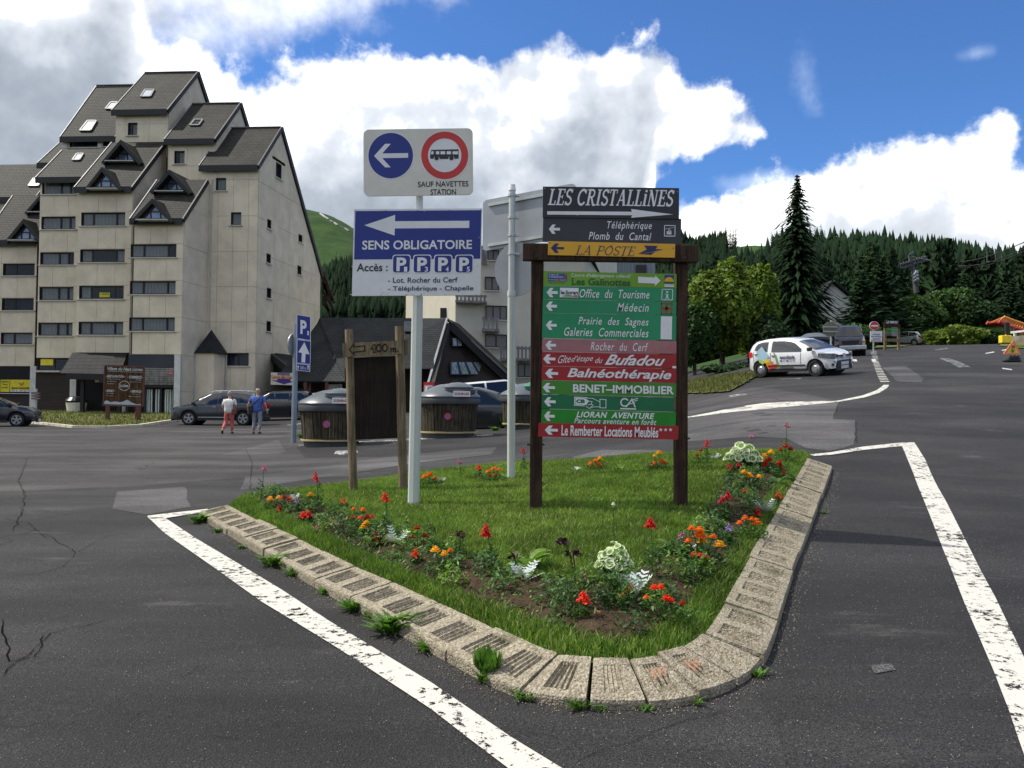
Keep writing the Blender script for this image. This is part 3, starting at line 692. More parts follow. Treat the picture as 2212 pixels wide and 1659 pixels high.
def blades(name, x, y, z, h, wd, m, lean=0.5, mats=None, mi=None, seed=0, parent=None):
 r = np.random.default_rng(seed); n = len(x); a = r.uniform(0, 2 * np.pi, n); la = r.uniform(0, 2 * np.pi, n); L = r.uniform(0.05, lean, n) * h
 dx, dy = np.cos(a) * wd / 2, np.sin(a) * wd / 2; lx, ly = np.cos(la) * L, np.sin(la) * L
 b0 = np.stack([x - dx, y - dy, z - .004], 1); b1 = np.stack([x + dx, y + dy, z - .004], 1)
 m0 = np.stack([x - dx * .7 + lx * .35, y - dy * .7 + ly * .35, z + h * .6], 1); m1 = np.stack([x + dx * .7 + lx * .35, y + dy * .7 + ly * .35, z + h * .6], 1)
 tp = np.stack([x + lx, y + ly, z + h], 1)
 V = np.stack([b0, b1, m0, m1, tp], 1).reshape(-1, 3); k = np.arange(n) * 5
 F = np.stack([np.stack([k, k + 1, k + 3], 1), np.stack([k, k + 3, k + 2], 1), np.stack([k + 2, k + 3, k + 4], 1)], 1).reshape(-1, 3)
 return fast_mesh(name, V, F, mats or m, parent=parent, mi=None if mi is None else np.repeat(mi, 3))
def scatter_poly(Q, n, r, bbox=None):
 Q = np.array(Q); lo, hi = (Q.min(0), Q.max(0)) if bbox is None else bbox
 x = r.uniform(lo[0], hi[0], n); y = r.uniform(lo[1], hi[1], n); k = inside_np(Q, x, y); return x[k], y[k]
x, y = scatter_poly(ISLn, 620000, RNG)
dS = np.where(inside_np(SOILn, x, y), -1.0, 1.0) * rast(SD, x, y)
dE = rast(RD, x, y)
keep = (dS > -0.03) | (RNG.random(len(x)) < 0.05)
keep &= (RNG.random(len(x)) < np.clip(7.0 / np.maximum(y, 4), .5, 1)) & (dE > 0.015)
x, y, dS, dE = x[keep], y[keep], dS[keep], dE[keep]
fringe = (rast(INR, x, y) < 0.42)
h = np.where(fringe, RNG.uniform(.035, .085, len(x)), RNG.uniform(.03, .07, len(x))) * np.clip(dE / .06, .5, 1)
patch = np.sin(x * 1.9 + 2 * np.sin(y * 1.3)) * np.cos(y * 1.1 + x * .5)
mi = np.where(RNG.random(len(x)) < np.where(fringe, .6, .4), 1, np.where(RNG.random(len(x)) < np.clip(.18 + .35 * patch, 0.03, .6), 2, 0))
tag(blades('lawn_grass', x, y, zI(x, y), h, RNG.uniform(.006, .011, len(x)), None, .9, [M_BLADE, M_BLADE2, M_BLADE3], mi), 'short mown grass covering the planted island', 'grass', kind='stuff')
print('lawn blades', len(x))
# ------------------------------------------------------------------ foreground signs
M_WHITE = mat('sign_white', (0.82, 0.82, 0.82), 0.35, var=.05, dirt=((0.45, 0.44, 0.40), 3, .62)); M_IVORY = mat('sign_ivory', (0.76, 0.73, 0.63), 0.4, var=.06)
M_BLUE = mat('sign_blue', (0.010, 0.028, 0.24), 0.35, var=.08, vscale=1.5); M_RED = mat('sign_red', (0.62, 0.035, 0.030), 0.35, var=.08); M_BLACK = mat('sign_black', (0.012, 0.013, 0.018), 0.35, var=.3)
M_NAVY = mat('sign_navy', (0.010, 0.016, 0.10), 0.4); M_ANTH = mat('sign_anthracite', (0.035, 0.037, 0.045), 0.45, var=.15); M_YEL = mat('sign_yellow', (0.80, 0.42, 0.02), 0.4, var=.06)
M_LIME = mat('sign_lime', (0.17, 0.36, 0.015), 0.4, var=.08); M_GREEN = mat('sign_green', (0.012, 0.27, 0.11), 0.4, var=.12, vscale=1.2); M_GRN2 = mat('sign_olive_green', (0.05, 0.24, 0.02), 0.4, var=.1)
M_GRN3 = mat('sign_pine_green', (0.004, 0.15, 0.055), 0.4, var=.1); M_GRN4 = mat('sign_vivid_green', (0.012, 0.26, 0.015), 0.4, var=.12); M_DRED = mat('sign_dark_red', (0.37, 0.014, 0.018), 0.4, var=.12)
M_ROSE = mat('sign_faded_rose', (0.40, 0.17, 0.18), 0.5, var=.15, dirt=((0.36, 0.02, 0.02), 1.5, .56)); M_DGRN = mat('sign_text_green', (0.01, 0.12, 0.015), 0.4)
M_GALV = mat('galvanised_steel', (0.50, 0.53, 0.52), 0.45, 0.35, var=.12, vscale=5, stretch=(1, 1, .25), dirt=((0.30, 0.20, 0.08), 2.5, .68)); M_PAINTPOLE = mat('pole_pale_green_paint', (0.56, 0.60, 0.56), 0.4, var=.08, stretch=(1, 1, .2), dirt=((0.36, 0.25, 0.10), 2.0, .70))
M_ALU = mat('sign_back_aluminium', (0.36, 0.38, 0.41), 0.5, 0.3, var=.1, vscale=2)
def wood(name, c, dark=0.5, scale=9):
 m, t, bs, pos = nodes_mat(name); oc = t.new('ShaderNodeTexCoord').outputs['Object']
 n = t.noise(t.mapv(oc, (1, 1, .06)), scale * 4, 6, 0.7); n2 = t.noise(oc, 3, 4)
 f = t.math('ADD', n, t.math('MULTIPLY', t.math('SUBTRACT', n2, .5), .5))
 cc = t.mix(t.smooth(f, .35, .68), tuple(x * dark for x in c), tuple(min(1, x * 1.45) for x in c))
 t.inp(bs, 'Base Color', cc); bs.inputs['Roughness'].default_value = .85; bs.inputs['Specular IOR Level'].default_value = .2
 t.inp(bs, 'Normal', t.bump(n, .6, .01)); MATS[name] = m; return m
M_DWOOD = wood('dark_stained_timber', (0.050, 0.030, 0.020)); M_GWOOD = wood('grey_weathered_timber', (0.20, 0.155, 0.10), .6); M_PANELDK = wood('blank_dark_panel', (0.020, 0.015, 0.013), .7)
def Z(x0, y0, k): return lambda x, y: ((x0 + k * x) / 1.82278, (y0 + k * y) / 1.82278)
Z4 = Z(1350, 450, 800 / 1659); Z5 = Z(2050, 700, 700 / 2111); Z6 = Z(2050, 1200, 700 / 1936); ZW = Z(1150, 1150, 1000 / 2212); ZP = Z(1000, 1300, 250 / 864)
def mkboard(zf, tl, tr, bl, Y, Ytr=None, Ybl=None):
 o = P(*zf(*tl), Y); u = P(*zf(*tr), Ytr or Y) - o; d = P(*zf(*bl), Ybl or Y) - o
 n = d.cross(u); n = n if n.y < 0 else -n
 B = Board(o, u, d, (tl[0], tl[1], tr[0], bl[1]), n); B.sl = (tr[1] - tl[1]) / (tr[0] - tl[0]); B.sh = (bl[0] - tl[0]) / (bl[1] - tl[1]); return B
def panel(B, name, m, parent, th=.02, radius=0, origin=None):
 mb = MB(); x0, y0, x1, y1 = B.b
 if radius:
  pts = []
  for cx, cy, a in ((x0 + radius, y0 + radius, 180), (x1 - radius, y0 + radius, 270), (x1 - radius, y1 - radius, 0), (x0 + radius, y1 - radius, 90)):
   for k in range(7): t = R_(a + 15 * k); pts.append((cx + radius * math.cos(t), cy + radius * math.sin(t)))
 else: pts = [(x0, y0), (x1, y0), (x1, y1), (x0, y1)]
 mb.prism([B.pt(x, y, 0) for x, y in pts], -B.n * th); return mb.build(name, m, parent, origin)
def bolts(B, pts, parent, r, m=None):
 mb = MB()
 for x, y in pts: p = B.pt(x, y, 0); mb.cyl(p, p + B.n * .008, r, r * .7, 8)
 mb.build('bolt', m or M_GALV, parent)
# --- sign mast with the turn-left plate and SENS OBLIGATOIRE
YB = 9.2
bp = GI(893, 1094); YB = bp.y
mast = thing('traffic_sign_mast', bp, 'tall pale sign mast carrying the turn left plate above the blue SENS OBLIGATOIRE board', 'traffic sign')
mb = MB(); a, b = P(893, 1100, YB + .02), P(905, 425, YB + .02); b2 = P(905.6, 400, YB + .02)
pr = 0.068; n = 12
mb.tube([a, P(902, 640, YB + .02)], [pr, pr * .96], 8); mb.build('pole', M_PAINTPOLE, mast)
mb = MB(); mb.tube([P(902, 640, YB + .025), b2], [.048, .048], 10); mb.build('pole_extension', M_GALV, mast)
B = mkboard(Z4, (168, 125), (1060, 113), (170, 668), YB - .07)
pn = panel(B, 'sign_plate', M_IVORY, mast, .025, 45)
def letter(B, name, parent, m, *texts):
 mb = MB()
 for t in texts: B.text(mb, *t[:5], **(t[5] if len(t) > 5 else {}))
 return mb.build(name, m, parent)
mb = MB(); B.circle(mb, 391, 338, 190, 193, .002); B.circle(mb, 831, 336, 200, 203, .002); mb.build('disc_border', M_WHITE, pn)
mb = MB(); B.circle(mb, 391, 338, 182, 186, .003); mb.build('disc', M_BLUE, pn)
mb = MB(); B.poly(mb, [(255, 340), (345, 242), (392, 242), (322, 320), (533, 320), (533, 358), (322, 358), (390, 434), (345, 434)], .0045); mb.build('arrow', M_WHITE, pn)
mb = MB(); B.ring(mb, 831, 336, 136, 192, .0035, 48, sy=1.015); mb.build('ring', M_RED, pn)
mb = MB()
B.poly(mb, [(722, 290), (945, 288), (945, 364), (912, 366), (905, 346), (866, 346), (860, 366), (790, 366), (784, 346), (746, 346), (740, 364), (712, 362), (712, 330)], .004)
for cx in (765, 886): B.circle(mb, cx, 358, 18, 19, .0048, 20)
mb.build('bus_symbol', M_BLACK, pn)
mb = MB()
for x0, x1 in ((762, 790), (797, 838), (848, 886), (896, 943)): B.rect(mb, x0 - (2 if x0 == 762 else 0), 303, x1 - 3, 328, .0052)
B.poly(mb, [(724, 303), (742, 303), (740, 328), (717, 328)], .0052)
mb.build('bus_window', M_WHITE, pn)
letter(B, 'lettering', pn, M_BLACK, ('SAUF NAVETTES', 612, 547, 1024, 592, dict(bold=.012)), ('STATION', 715, 611, 922, 658, dict(bold=.012)))
B = mkboard(Z4, (92, 775), (1138, 768), (73, 1483), YB - .075)
pn = panel(B, 'sign_board', M_WHITE, mast, .03)
B.b = (92, 775, 1138, 1483)
mb = MB(); B.rect(mb, 97, 787, 1126, 1183, .002); mb.build('blue_field', M_BLUE, pn)
mb = MB(); B.poly(mb, [(176, 904), (425, 821), (425, 873), (1032, 873), (1032, 932), (425, 932), (425, 990)], .0035); mb.build('arrow', M_WHITE, pn)
letter(B, 'lettering', pn, M_WHITE, ('SENS OBLIGATOIRE', 158, 1029, 1054, 1104, dict(bold=.022)))
letter(B, 'lettering', pn, M_BLACK, ('Accès :', 114, 1218, 366, 1283, dict(bold=.016)))
letter(B, 'lettering', pn, M_NAVY, ('- Lot. Rocher du Cerf', 368, 1332, 935, 1376, dict(bold=.014)), ('- Téléphérique - Chapelle', 368, 1402, 1064, 1452, dict(bold=.014)))
for x0, num in ((403, '1'), (572, '3'), (742, '4'), (914, '5')):
 mb = MB(); w0 = MB()
 for inset, m_, l in ((0, w0, .003), (7, mb, .0042)):
  r = 22; X0, Y0, X1, Y1 = x0 + inset, 1147 + inset, x0 + 150 - inset, 1299 - (0 if inset else 0) - inset; pts = []
  for cx, cy, a_ in ((X0 + r, Y0 + r, 180), (X1 - r, Y0 + r, 270), (X1 - r, Y1 - r, 0), (X0 + r, Y1 - r, 90)):
   for k in range(5): t = R_(a_ + 22.5 * k); pts.append((cx + r * math.cos(t), cy + r * math.sin(t)))
  B.poly(m_, pts, l)
 w0.build('parking_border', M_WHITE, pn); mb.build('parking_square', M_BLUE, pn)
 letter(B, 'lettering', pn, M_WHITE, ('P', x0 + 35, 1170, x0 + 115, 1282, dict(bold=.035, lift=.0055)), (num, x0 + 96, 1246, x0 + 122, 1287, dict(bold=.02, lift=.006)))
bolts(B, [(103, 787), (350, 785), (612, 784), (875, 786), (1126, 784), (95, 1015), (1118, 1013), (88, 1245), (1110, 1245), (84, 1473), (330, 1475), (588, 1476), (850, 1478), (1103, 1480)], mast, .007)
bolts(B, [(556, 790), (667, 792), (534, 1475), (655, 1473)], mast, .011)
# --- middle pole seen from behind (round plate + big rectangular plate turned away)
bp = GI(1104, 1036)
YM = bp.y
back_ = thing('traffic_sign_from_behind', bp, 'white pole carrying a large rectangular and a small round sign seen from behind', 'traffic sign')
mb = MB(); mb.tube([P(1104, 1040, YM), P(1105, 632, YM)], [.056, .056], 12); mb.tube([P(1105, 640, YM), P(1105, 628, YM)], [.062, .060], 12); mb.build('pole', M_PAINTPOLE, back_)
mb = MB(); mb.tube([P(1105, 632, YM), P(1106.5, 406, YM)], [.047, .047], 12); mb.build('pole_extension', M_GALV, back_)
mb = MB(); mb.tube([P(1106.5, 412, YM), P(1106.5, 399, YM)], [.055, .045], 12); mb.build('pole_cap', M_WHITE, back_)
def Z4b(x, y): return Z4(x, y)
o = P(*Z4(1143, 705), YM + .42); u = P(*Z4(1900, 560), YM - .25) - o; d = P(*Z4(1140, 1118), YM + .42) - o
n_ = d.cross(u).normalized(); n_ = n_ if n_.y < 0 else -n_
Bk = Board(o, u, d, (0, 0, 100, 60), n_)
pn = panel(Bk, 'sign_plate', M_ALU, back_, .02, 5)
for yy in (7, 54.5):
 mb = MB(); Bk2 = [Bk.pt(7, yy, .012), Bk.pt(96, yy, .012)]; mb.bar(Bk2[0], Bk2[1], .03, .04, d); mb.build('rail', M_GALV, pn)
mb = MB()
for py in (470, 518, 556, 596): c = P(1106, py - 48 + 0, YM); mb.tube([c + Vector((0, 0, -.018)), c + Vector((0, 0, .018))], [.06, .06], 14); mb.box((c.x + .07, c.y + .02, c.z), (.07, .05, .03))
mb.build('clamp', M_GALV, back_)
c = P(*Z4(1420, 1265), YM + .07); mb = MB(); pts = []
for k in range(36): t = 2 * math.pi * k / 36; pts.append(c + Vector((math.cos(t) * .33 * .97, math.cos(t) * -.10, math.sin(t) * .39)))
mb.prism(pts, (0.004, .02, 0)); mb.build('round_plate', M_ALU, back_)
# --- direction board on two timber posts
pL, pR = GI(1157, 1108), GI(1469, 1093)
YD = 0.5 * (pL.y + pR.y);
board = thing('direction_board', Vector(((pL.x + pR.x) / 2, YD, pL.z)), 'dark timber direction board stacked with coloured name panels from LES CRISTALLINES to Le Remberter', 'direction sign')
for (x0, xa), (xb, yb) in (((1157, 1112), (1161, 530)), ((1470, 1098), (1470, 530))):
 mb = MB(); mb.bar(P(x0, xa, YD + .06), P(xb, yb, YD + .06), .135, .13, (0, 1, 0)); mb.build('post', M_DWOOD, board, bevel=.008)
mb = MB(); mb.bar(P(1129, 545, YD - .02), P(1506, 549.5, YD - .02), .10, .185); mb.build('crossbeam', M_DWOOD, board, bevel=.008)
mb = MB()
for zf, x, y in ((Z5, 190, 925), (Z5, 1950, 945)): p = P(*zf(x, y), YD - .075); mb.cyl(p, p + Vector((0, .02, 0)), .016, n=8)
for zf, x, y in ((Z6, 90, 1522), (Z6, 240, 1522), (Z6, 1822, 1455)): p = P(*zf(x, y), YD + .05); mb.bar(p - Vector((.02, 0, 0)), p + Vector((.02, 0, 0)), .02, .02)
mb.build('bolt', M_BLACK, board)
# serif lettering drawn as strokes (unit cell: x 0..w, y 0..1)
def arc(cx, cy, rx, ry, a0, a1, n=10): return [(cx + rx * math.cos(R_(a0 + (a1 - a0) * k / n)), cy + ry * math.sin(R_(a0 + (a1 - a0) * k / n))) for k in range(n + 1)]
TH, TN = .15, .07
SG_ = {'L': (.62, [([(.18, 0), (.18, 1)], TH), ([(0, .03), (.58, .03)], TN), ([(0, .97), (.36, .97)], .06), ([(.57, .0), (.57, .28)], TN)]),
       'E': (.66, [([(.18, 0), (.18, 1)], TH), ([(0, .03), (.60, .03)], TN), ([(0, .97), (.60, .97)], TN), ([(.18, .52), (.46, .52)], TN), ([(.60, 0), (.60, .26)], TN), ([(.58, 1), (.58, .76)], TN), ([(.46, .40), (.46, .64)], .05)]),
       'S': (.60, [(arc(.30, .74, .21, .22, 20, 250, 12) + [(.36, .50)] + arc(.30, .26, .22, .22, 70, -160, 12), .12), ([(.52, .78), (.52, 1)], .05), ([(.07, .22), (.07, 0)], .05)]),
       'C': (.74, [(arc(.40, .5, .32, .46, 45, 315, 20), .13), ([(.66, .72), (.66, 1)], .06), ]),
       'R': (.78, [([(.18, 0), (.18, 1)], TH), ([(0, .03), (.36, .03)], .06), ([(0, .97), (.18, .97)], .06), ([(.18, .96), (.40, .96)] + arc(.40, .74, .19, .22, 90, -90, 10) + [(.18, .52)], .10), ([(.38, .52), (.62, .03), (.76, .03)], .12)]),
       'P': (.68, [([(.18, 0), (.18, 1)], TH), ([(0, .03), (.36, .03)], .06), ([(0, .97), (.18, .97)], .06), ([(.18, .96), (.42, .96)] + arc(.42, .72, .19, .24, 90, -90, 10) + [(.18, .48)], .10)]),
       'I': (.38, [([(.18, 0), (.18, 1)], TH), ([(0, .03), (.36, .03)], .06), ([(0, .97), (.36, .97)], .06)]),
       'i': (.38, [([(.18, 0), (.18, .74)], TH), ([(0, .03), (.36, .03)], .06), ([(.05, .72), (.2, .72)], .06), ([(.18, .86), (.18, 1.0)], .15)]),
       'T': (.64, [([(.31, 0), (.31, 1)], TH), ([(.14, .03), (.48, .03)], .06), ([(0, .97), (.62, .97)], TN), ([(.03, 1), (.03, .76)], .06), ([(.59, 1), (.59, .76)], .06)]),
       'A': (.80, [([(.10, 0), (.38, 1)], .07), ([(.38, 1), (.66, 0)], TH), ([(.20, .34), (.55, .34)], .07), ([(0, .03), (.22, .03)], .06), ([(.52, .03), (.80, .03)], .06)]),
       'N': (.82, [([(.14, 0), (.14, 1)], .07), ([(.14, 1), (.62, 0)], TH), ([(.66, 0), (.66, 1)], .07), ([(0, .03), (.28, .03)], .06), ([(0, .97), (.16, .97)], .06), ([(.52, .97), (.80, .97)], .06)]),
       'O': (.80, [(arc(.40, .5, .31, .45, 0, 360, 24), .12)]), ' ': (.34, [])}
def serif(B, mb, txt, x0, y0, x1, y1, shear=.22, th=1.0, lift=.004):
 tot = sum(SG_[c][0] + .05 for c in txt) - .05 + shear; X = 0.0; k = (x1 - x0) / tot; H = y1 - y0
 for ch in txt:
  wd, st = SG_[ch]
  for pl, tk in st:
   tk = tk * th
   for (ax, ay), (bx, by) in zip(pl[:-1], pl[1:]):
    L = math.hypot(bx - ax, by - ay) or 1; ex, ey = (bx - ax) / L, (by - ay) / L; nx, ny = -ey * tk / 2, ex * tk / 2
    e_ = tk * .25 if len(pl) > 2 else 0
    q = [(ax - ex * e_ + nx, ay - ey * e_ + ny), (bx + ex * e_ + nx, by + ey * e_ + ny), (bx + ex * e_ - nx, by + ey * e_ - ny), (ax - ex * e_ - nx, ay - ey * e_ - ny)]
    B.poly(mb, [(x0 + (X + px_ + shear * py_) * k, y1 - H * py_ + B.sl * (x0 + (X + px_) * k - B.b[0])) for px_, py_ in q], lift + serif.k * .00006); serif.k = (serif.k + 1) % 24
  X += wd + .05
serif.k = 0
def dpanel(zf, tl, tr, bl, m, y=0.0, label=None):
 B = mkboard(zf, tl, tr, bl, YD - .02 - y); o = panel(B, 'name_panel', m, board, .018)
 if label: o['label'] = label
 return B, o
# LES CRISTALLINES
B, o = dpanel(Z5, (265, 103), (1882, 122), (262, 470), M_BLACK, .03, 'black panel reading LES CRISTALLINES with a white arrow to the right')
B.b = (265, 103, 1882, 470)
mb = MB(); serif(B, mb, 'LES CRISTALLiNES', 322, 132, 1835, 322, .26, 1.12); mb.build('lettering', M_WHITE, o)
mb = MB(); B.poly(mb, [(318, 396), (1322, 404), (1312, 372), (1812, 436), (1312, 476), (1326, 446), (318, 438)], .004, fix=False);
mb = MB(); sl = B.sl
B.poly(mb, [(x_, y_ - sl * (x_ - 265)) for x_, y_ in [(318, 398), (1322, 404), (1312, 372), (1812, 436), (1312, 476), (1326, 446), (318, 438)]], .004, fix=False); mb.build('arrow', M_WHITE, o)
bolts(B, [(288, 125), (1858, 148), (676, 440), (1474, 192), (1472, 448)], board, .006)
# telepherique
B, o = dpanel(Z5, (268, 460), (1908, 487), (262, 758), M_ANTH, .015, 'grey panel reading Téléphérique Plomb du Cantal with a cable car symbol')
mb = MB(); B.chevron_left(mb, 334, 556, 466, 666); mb.build('arrow', M_WHITE, o)
letter(B, 'lettering', o, M_WHITE, ('Téléphérique', 1026, 520, 1556, 634, dict(shear=.25, bold=.006, space=1.15)), ('Plomb  du  Cantal', 808, 648, 1550, 740, dict(shear=.25, bold=.006, space=1.1)))
mb = MB()
for q in ((1702, 563, 1836, 572), (1702, 688, 1836, 698), (1702, 563, 1711, 698), (1827, 563, 1836, 698)): B.rect(mb, *q)
B.line(mb, [(1720, 608), (1812, 592)], 4); B.rect(mb, 1732, 640, 1790, 672); B.line(mb, [(1750, 640), (1758, 612), (1768, 612), (1778, 640)], 5); B.rect(mb, 1736, 630, 1744, 660); B.rect(mb, 1778, 630, 1786, 660); B.rect(mb, 1757, 630, 1765, 660)
mb.build('symbol', M_WHITE, o)
# la poste
B, o = dpanel(Z5, (328, 752), (1836, 785), (323, 916), M_YEL, .065, 'yellow panel reading LA POSTE')
mb = MB(); B.chevron_left(mb, 358, 780, 516, 890, th=.22); mb.build('arrow', M_NAVY, o)
mb = MB(); serif(B, mb, 'LA POSTE', 645, 795, 1378, 906, .28, .62); mb.build('lettering', M_NAVY, o)
mb = MB(); B.poly(mb, [(1462, 806), (1625, 808), (1600, 845), (1690, 848), (1560, 880), (1395, 905), (1500, 852)]); B.poly(mb, [(1395, 908), (1590, 880), (1550, 912), (1440, 908)]); mb.build('bird_emblem', M_NAVY, o)
bolts(B, [(350, 772), (1812, 803), (348, 900), (1808, 925), (1080, 790), (1065, 918)], board, .006, M_BLACK)
# galinottes
B, o = dpanel(Z5, (273, 1108), (1852, 1142), (270, 1276), M_LIME, 0, 'lime green panel reading Les Galinottes with a white arrow to the right')
letter(B, 'lettering', o, M_WHITE, ("Centre d'hébergement collectif", 603, 1140, 1303, 1196, {})); letter(B, 'lettering', o, M_DGRN, ('Les Galinottes', 606, 1196, 1304, 1280, dict(bold=.028)))
mb = MB(); B.poly(mb, [(1392, 1178), (1596, 1184), (1596, 1158), (1660, 1222), (1594, 1284), (1594, 1256), (1394, 1252)]); mb.build('arrow', M_WHITE, o)
mb = MB(); B.rect(mb, 325, 1136, 550, 1228); mb.build('emblem', mat('sign_mid_blue', (.03, .08, .30), .4), o)
mb = MB()
for cx, cy, r in ((540, 1158, 16), (508, 1188, 14), (452, 1214, 15)): B.circle(mb, cx, cy, r, r, .0045, 10)
mb.build('emblem_dot', M_RED, o)
letter(B, 'lettering', o, M_WHITE, ('la ligue de', 335, 1142, 450, 1164, {}), ("l'enseignement", 338, 1166, 500, 1190, dict(bold=.01)), ('un avenir par l\'éducation', 330, 1204, 540, 1222, {}))
letter(B, 'lettering', o, M_DGRN, ('Pays du Cantal', 336, 1236, 520, 1260, {}))
mb = MB(); B.rect(mb, 1706, 1154, 1818, 1296, .0032); mb.build('emblem', M_BLUE, o)
mb = MB(); B.poly(mb, [(1762 + 56 * math.cos(R_(t)), 1236 - 56 * math.sin(R_(t))) for t in range(0, 181, 12)], .0045); mb.build('emblem_sun', M_YEL, o)
mb = MB(); B.rect(mb, 1706, 1234, 1818, 1262, .0052); mb.build('emblem_field', M_DGRN, o)
mb = MB(); B.rect(mb, 1706, 1262, 1818, 1296, .0052); mb.build('emblem_foot', M_WHITE, o); letter(B, 'lettering', o, M_BLUE, ('VACANCES', 1712, 1266, 1812, 1282, dict(lift=.0062)))
# tourisme
B, o = dpanel(Z5, (270, 1284), (1850, 1312), (264, 1440), M_GREEN, 0, 'green panel reading Office du Tourisme')
mb = MB(); B.chevron_left(mb, 308, 1308, 440, 1418); mb.build('arrow', M_WHITE, o); mb = MB(); B.rect(mb, 466, 1308, 686, 1420); mb.build('sticker', M_WHITE, o)
letter(B, 'lettering', o, M_NAVY, ('le.lioran', 476, 1338, 680, 1386, dict(bold=.03, lift=.005)))
mb = MB(); B.poly(mb, [(500, 1402), (560, 1388), (640, 1402), (640, 1412), (500, 1412)], .0045); mb.build('sticker_hill', M_LIME, o); mb = MB(); B.rect(mb, 634, 1396, 680, 1414, .0055); mb.build('sticker_stripe', M_RED, o)
letter(B, 'lettering', o, M_WHITE, ('Office  du  Tourisme', 700, 1328, 1528, 1430, dict(shear=.25, bold=.006, space=1.1)))
mb = MB()
for q in ((1672, 1322, 1806, 1330), (1672, 1446, 1806, 1455), (1672, 1322, 1680, 1455), (1798, 1322, 1806, 1455)): B.rect(mb, *q)
B.circle(mb, 1738, 1357, 12, 12, n=12); B.rect(mb, 1727, 1378, 1750, 1432); B.rect(mb, 1716, 1378, 1738, 1388); B.rect(mb, 1716, 1426, 1760, 1436); mb.build('symbol', M_WHITE, o)
# medecin
B, o = dpanel(Z5, (264, 1445), (1850, 1474), (258, 1600), M_GREEN, 0, 'green panel reading Médecin with a red cross')
mb = MB(); B.chevron_left(mb, 301, 1470, 431, 1580); mb.build('arrow', M_WHITE, o); letter(B, 'lettering', o, M_WHITE, ('Médecin', 1146, 1492, 1520, 1590, dict(shear=.25, bold=.006, space=1.15)))
mb = MB()
for q in ((1664, 1486, 1800, 1498), (1664, 1606, 1800, 1618), (1664, 1486, 1676, 1618), (1786, 1486, 1800, 1618), (1716, 1504, 1744, 1598), (1684, 1536, 1776, 1566)): B.rect(mb, *q)
mb.build('red_cross', mat('sign_rust_red', (.30, .05, .02), .5), o)
# prairie
B, o = dpanel(Z6, (238, 88), (1697, 117), (232, 360), M_GREEN, 0, 'tall green panel reading Prairie des Sagnes Galeries Commerciales')
mb = MB(); B.chevron_left(mb, 274, 174, 392, 274); mb.build('arrow', M_WHITE, o); mb = MB(); B.rect(mb, 1524, 126, 1646, 376); mb.build('blank_sticker', M_WHITE, o)
letter(B, 'lettering', o, M_WHITE, ('Prairie  des  Sagnes', 628, 138, 1392, 248, dict(shear=.25, bold=.006, space=1.1)), ('Galeries  Commerciales', 474, 254, 1392, 348, dict(shear=.25, bold=.006, space=1.1)))
B, o = dpanel(Z6, (234, 368), (1697, 396), (232, 506), M_ROSE, .002, 'faded pink panel reading Rocher du Cerf')
mb = MB(); B.chevron_left(mb, 269, 392, 386, 490); mb.build('arrow', M_WHITE, o); letter(B, 'lettering', o, M_WHITE, ('Rocher  du  Cerf', 762, 412, 1386, 502, dict(shear=.25, bold=.006, space=1.15)))
B, o = dpanel(Z6, (232, 512), (1697, 542), (230, 664), M_DRED, 0, "red panel reading Gîte d'étape du Bufadou")
mb = MB(); B.chevron_left(mb, 245, 540, 378, 640); mb.build('arrow', M_WHITE, o)
letter(B, 'lettering', o, M_WHITE, ('Gîte', 406, 556, 546, 640, dict(shear=.45, tilt=-14)), ("d'étape", 552, 560, 790, 642, dict(shear=.45, tilt=-14)), ('du', 810, 574, 892, 636, dict(shear=.45)), ('Bufadou', 914, 545, 1574, 662, dict(shear=.5, bold=.02)))
mb = MB(); B.rect(mb, 1652, 668, 1692, 692); mb.build('sticker', M_WHITE, o)
B, o = dpanel(Z6, (230, 668), (1697, 700), (228, 820), M_DRED, .001, 'red panel reading Balnéothérapie')
mb = MB(); B.chevron_left(mb, 266, 698, 408, 798); mb.build('arrow', M_WHITE, o); letter(B, 'lettering', o, M_WHITE, ('Balnéothérapie', 508, 702, 1640, 830, dict(shear=.3, bold=.022)))
B, o = dpanel(Z6, (230, 824), (1695, 856), (228, 972), M_GRN2, 0, 'green panel reading BENET-IMMOBILIER')
mb = MB(); B.chevron_left(mb, 240, 852, 373, 952); mb.build('arrow', M_WHITE, o); letter(B, 'lettering', o, M_WHITE, ('BENET–IMMOBILIER', 570, 875, 1668, 966, dict(bold=.028)))
B, o = dpanel(Z6, (230, 978), (1674, 1012), (228, 1130), M_GRN3, .002, 'dark green panel with a hand holding a bank card')
mb = MB(); B.chevron_left(mb, 255, 1006, 381, 1106); mb.build('arrow', M_WHITE, o)
mb = MB(); B.line(mb, [(588, 1006), (724, 1010)], 8); B.line(mb, [(588, 1006), (585, 1096), (690, 1100)], 8); B.line(mb, [(862, 1030), (928, 1032), (928, 1124), (864, 1122), (862, 1030)], 7)
B.line(mb, [(708, 1018), (780, 1018), (862, 1058)], 6); B.line(mb, [(862, 1110), (792, 1112), (750, 1128), (712, 1108)], 6); B.line(mb, [(745, 1050), (778, 1055), (765, 1082), (735, 1092)], 6); B.line(mb, [(765, 1082), (790, 1090), (760, 1118)], 6); B.poly(mb, [(596, 1014), (700, 1018), (745, 1045), (715, 1092), (596, 1088)], .0045)
mb.build('card_and_hand_symbol', M_WHITE, o); letter(B, 'lettering', o, M_GRN3, ('CB', 604, 1030, 700, 1072, dict(bold=.06, lift=.0062)))
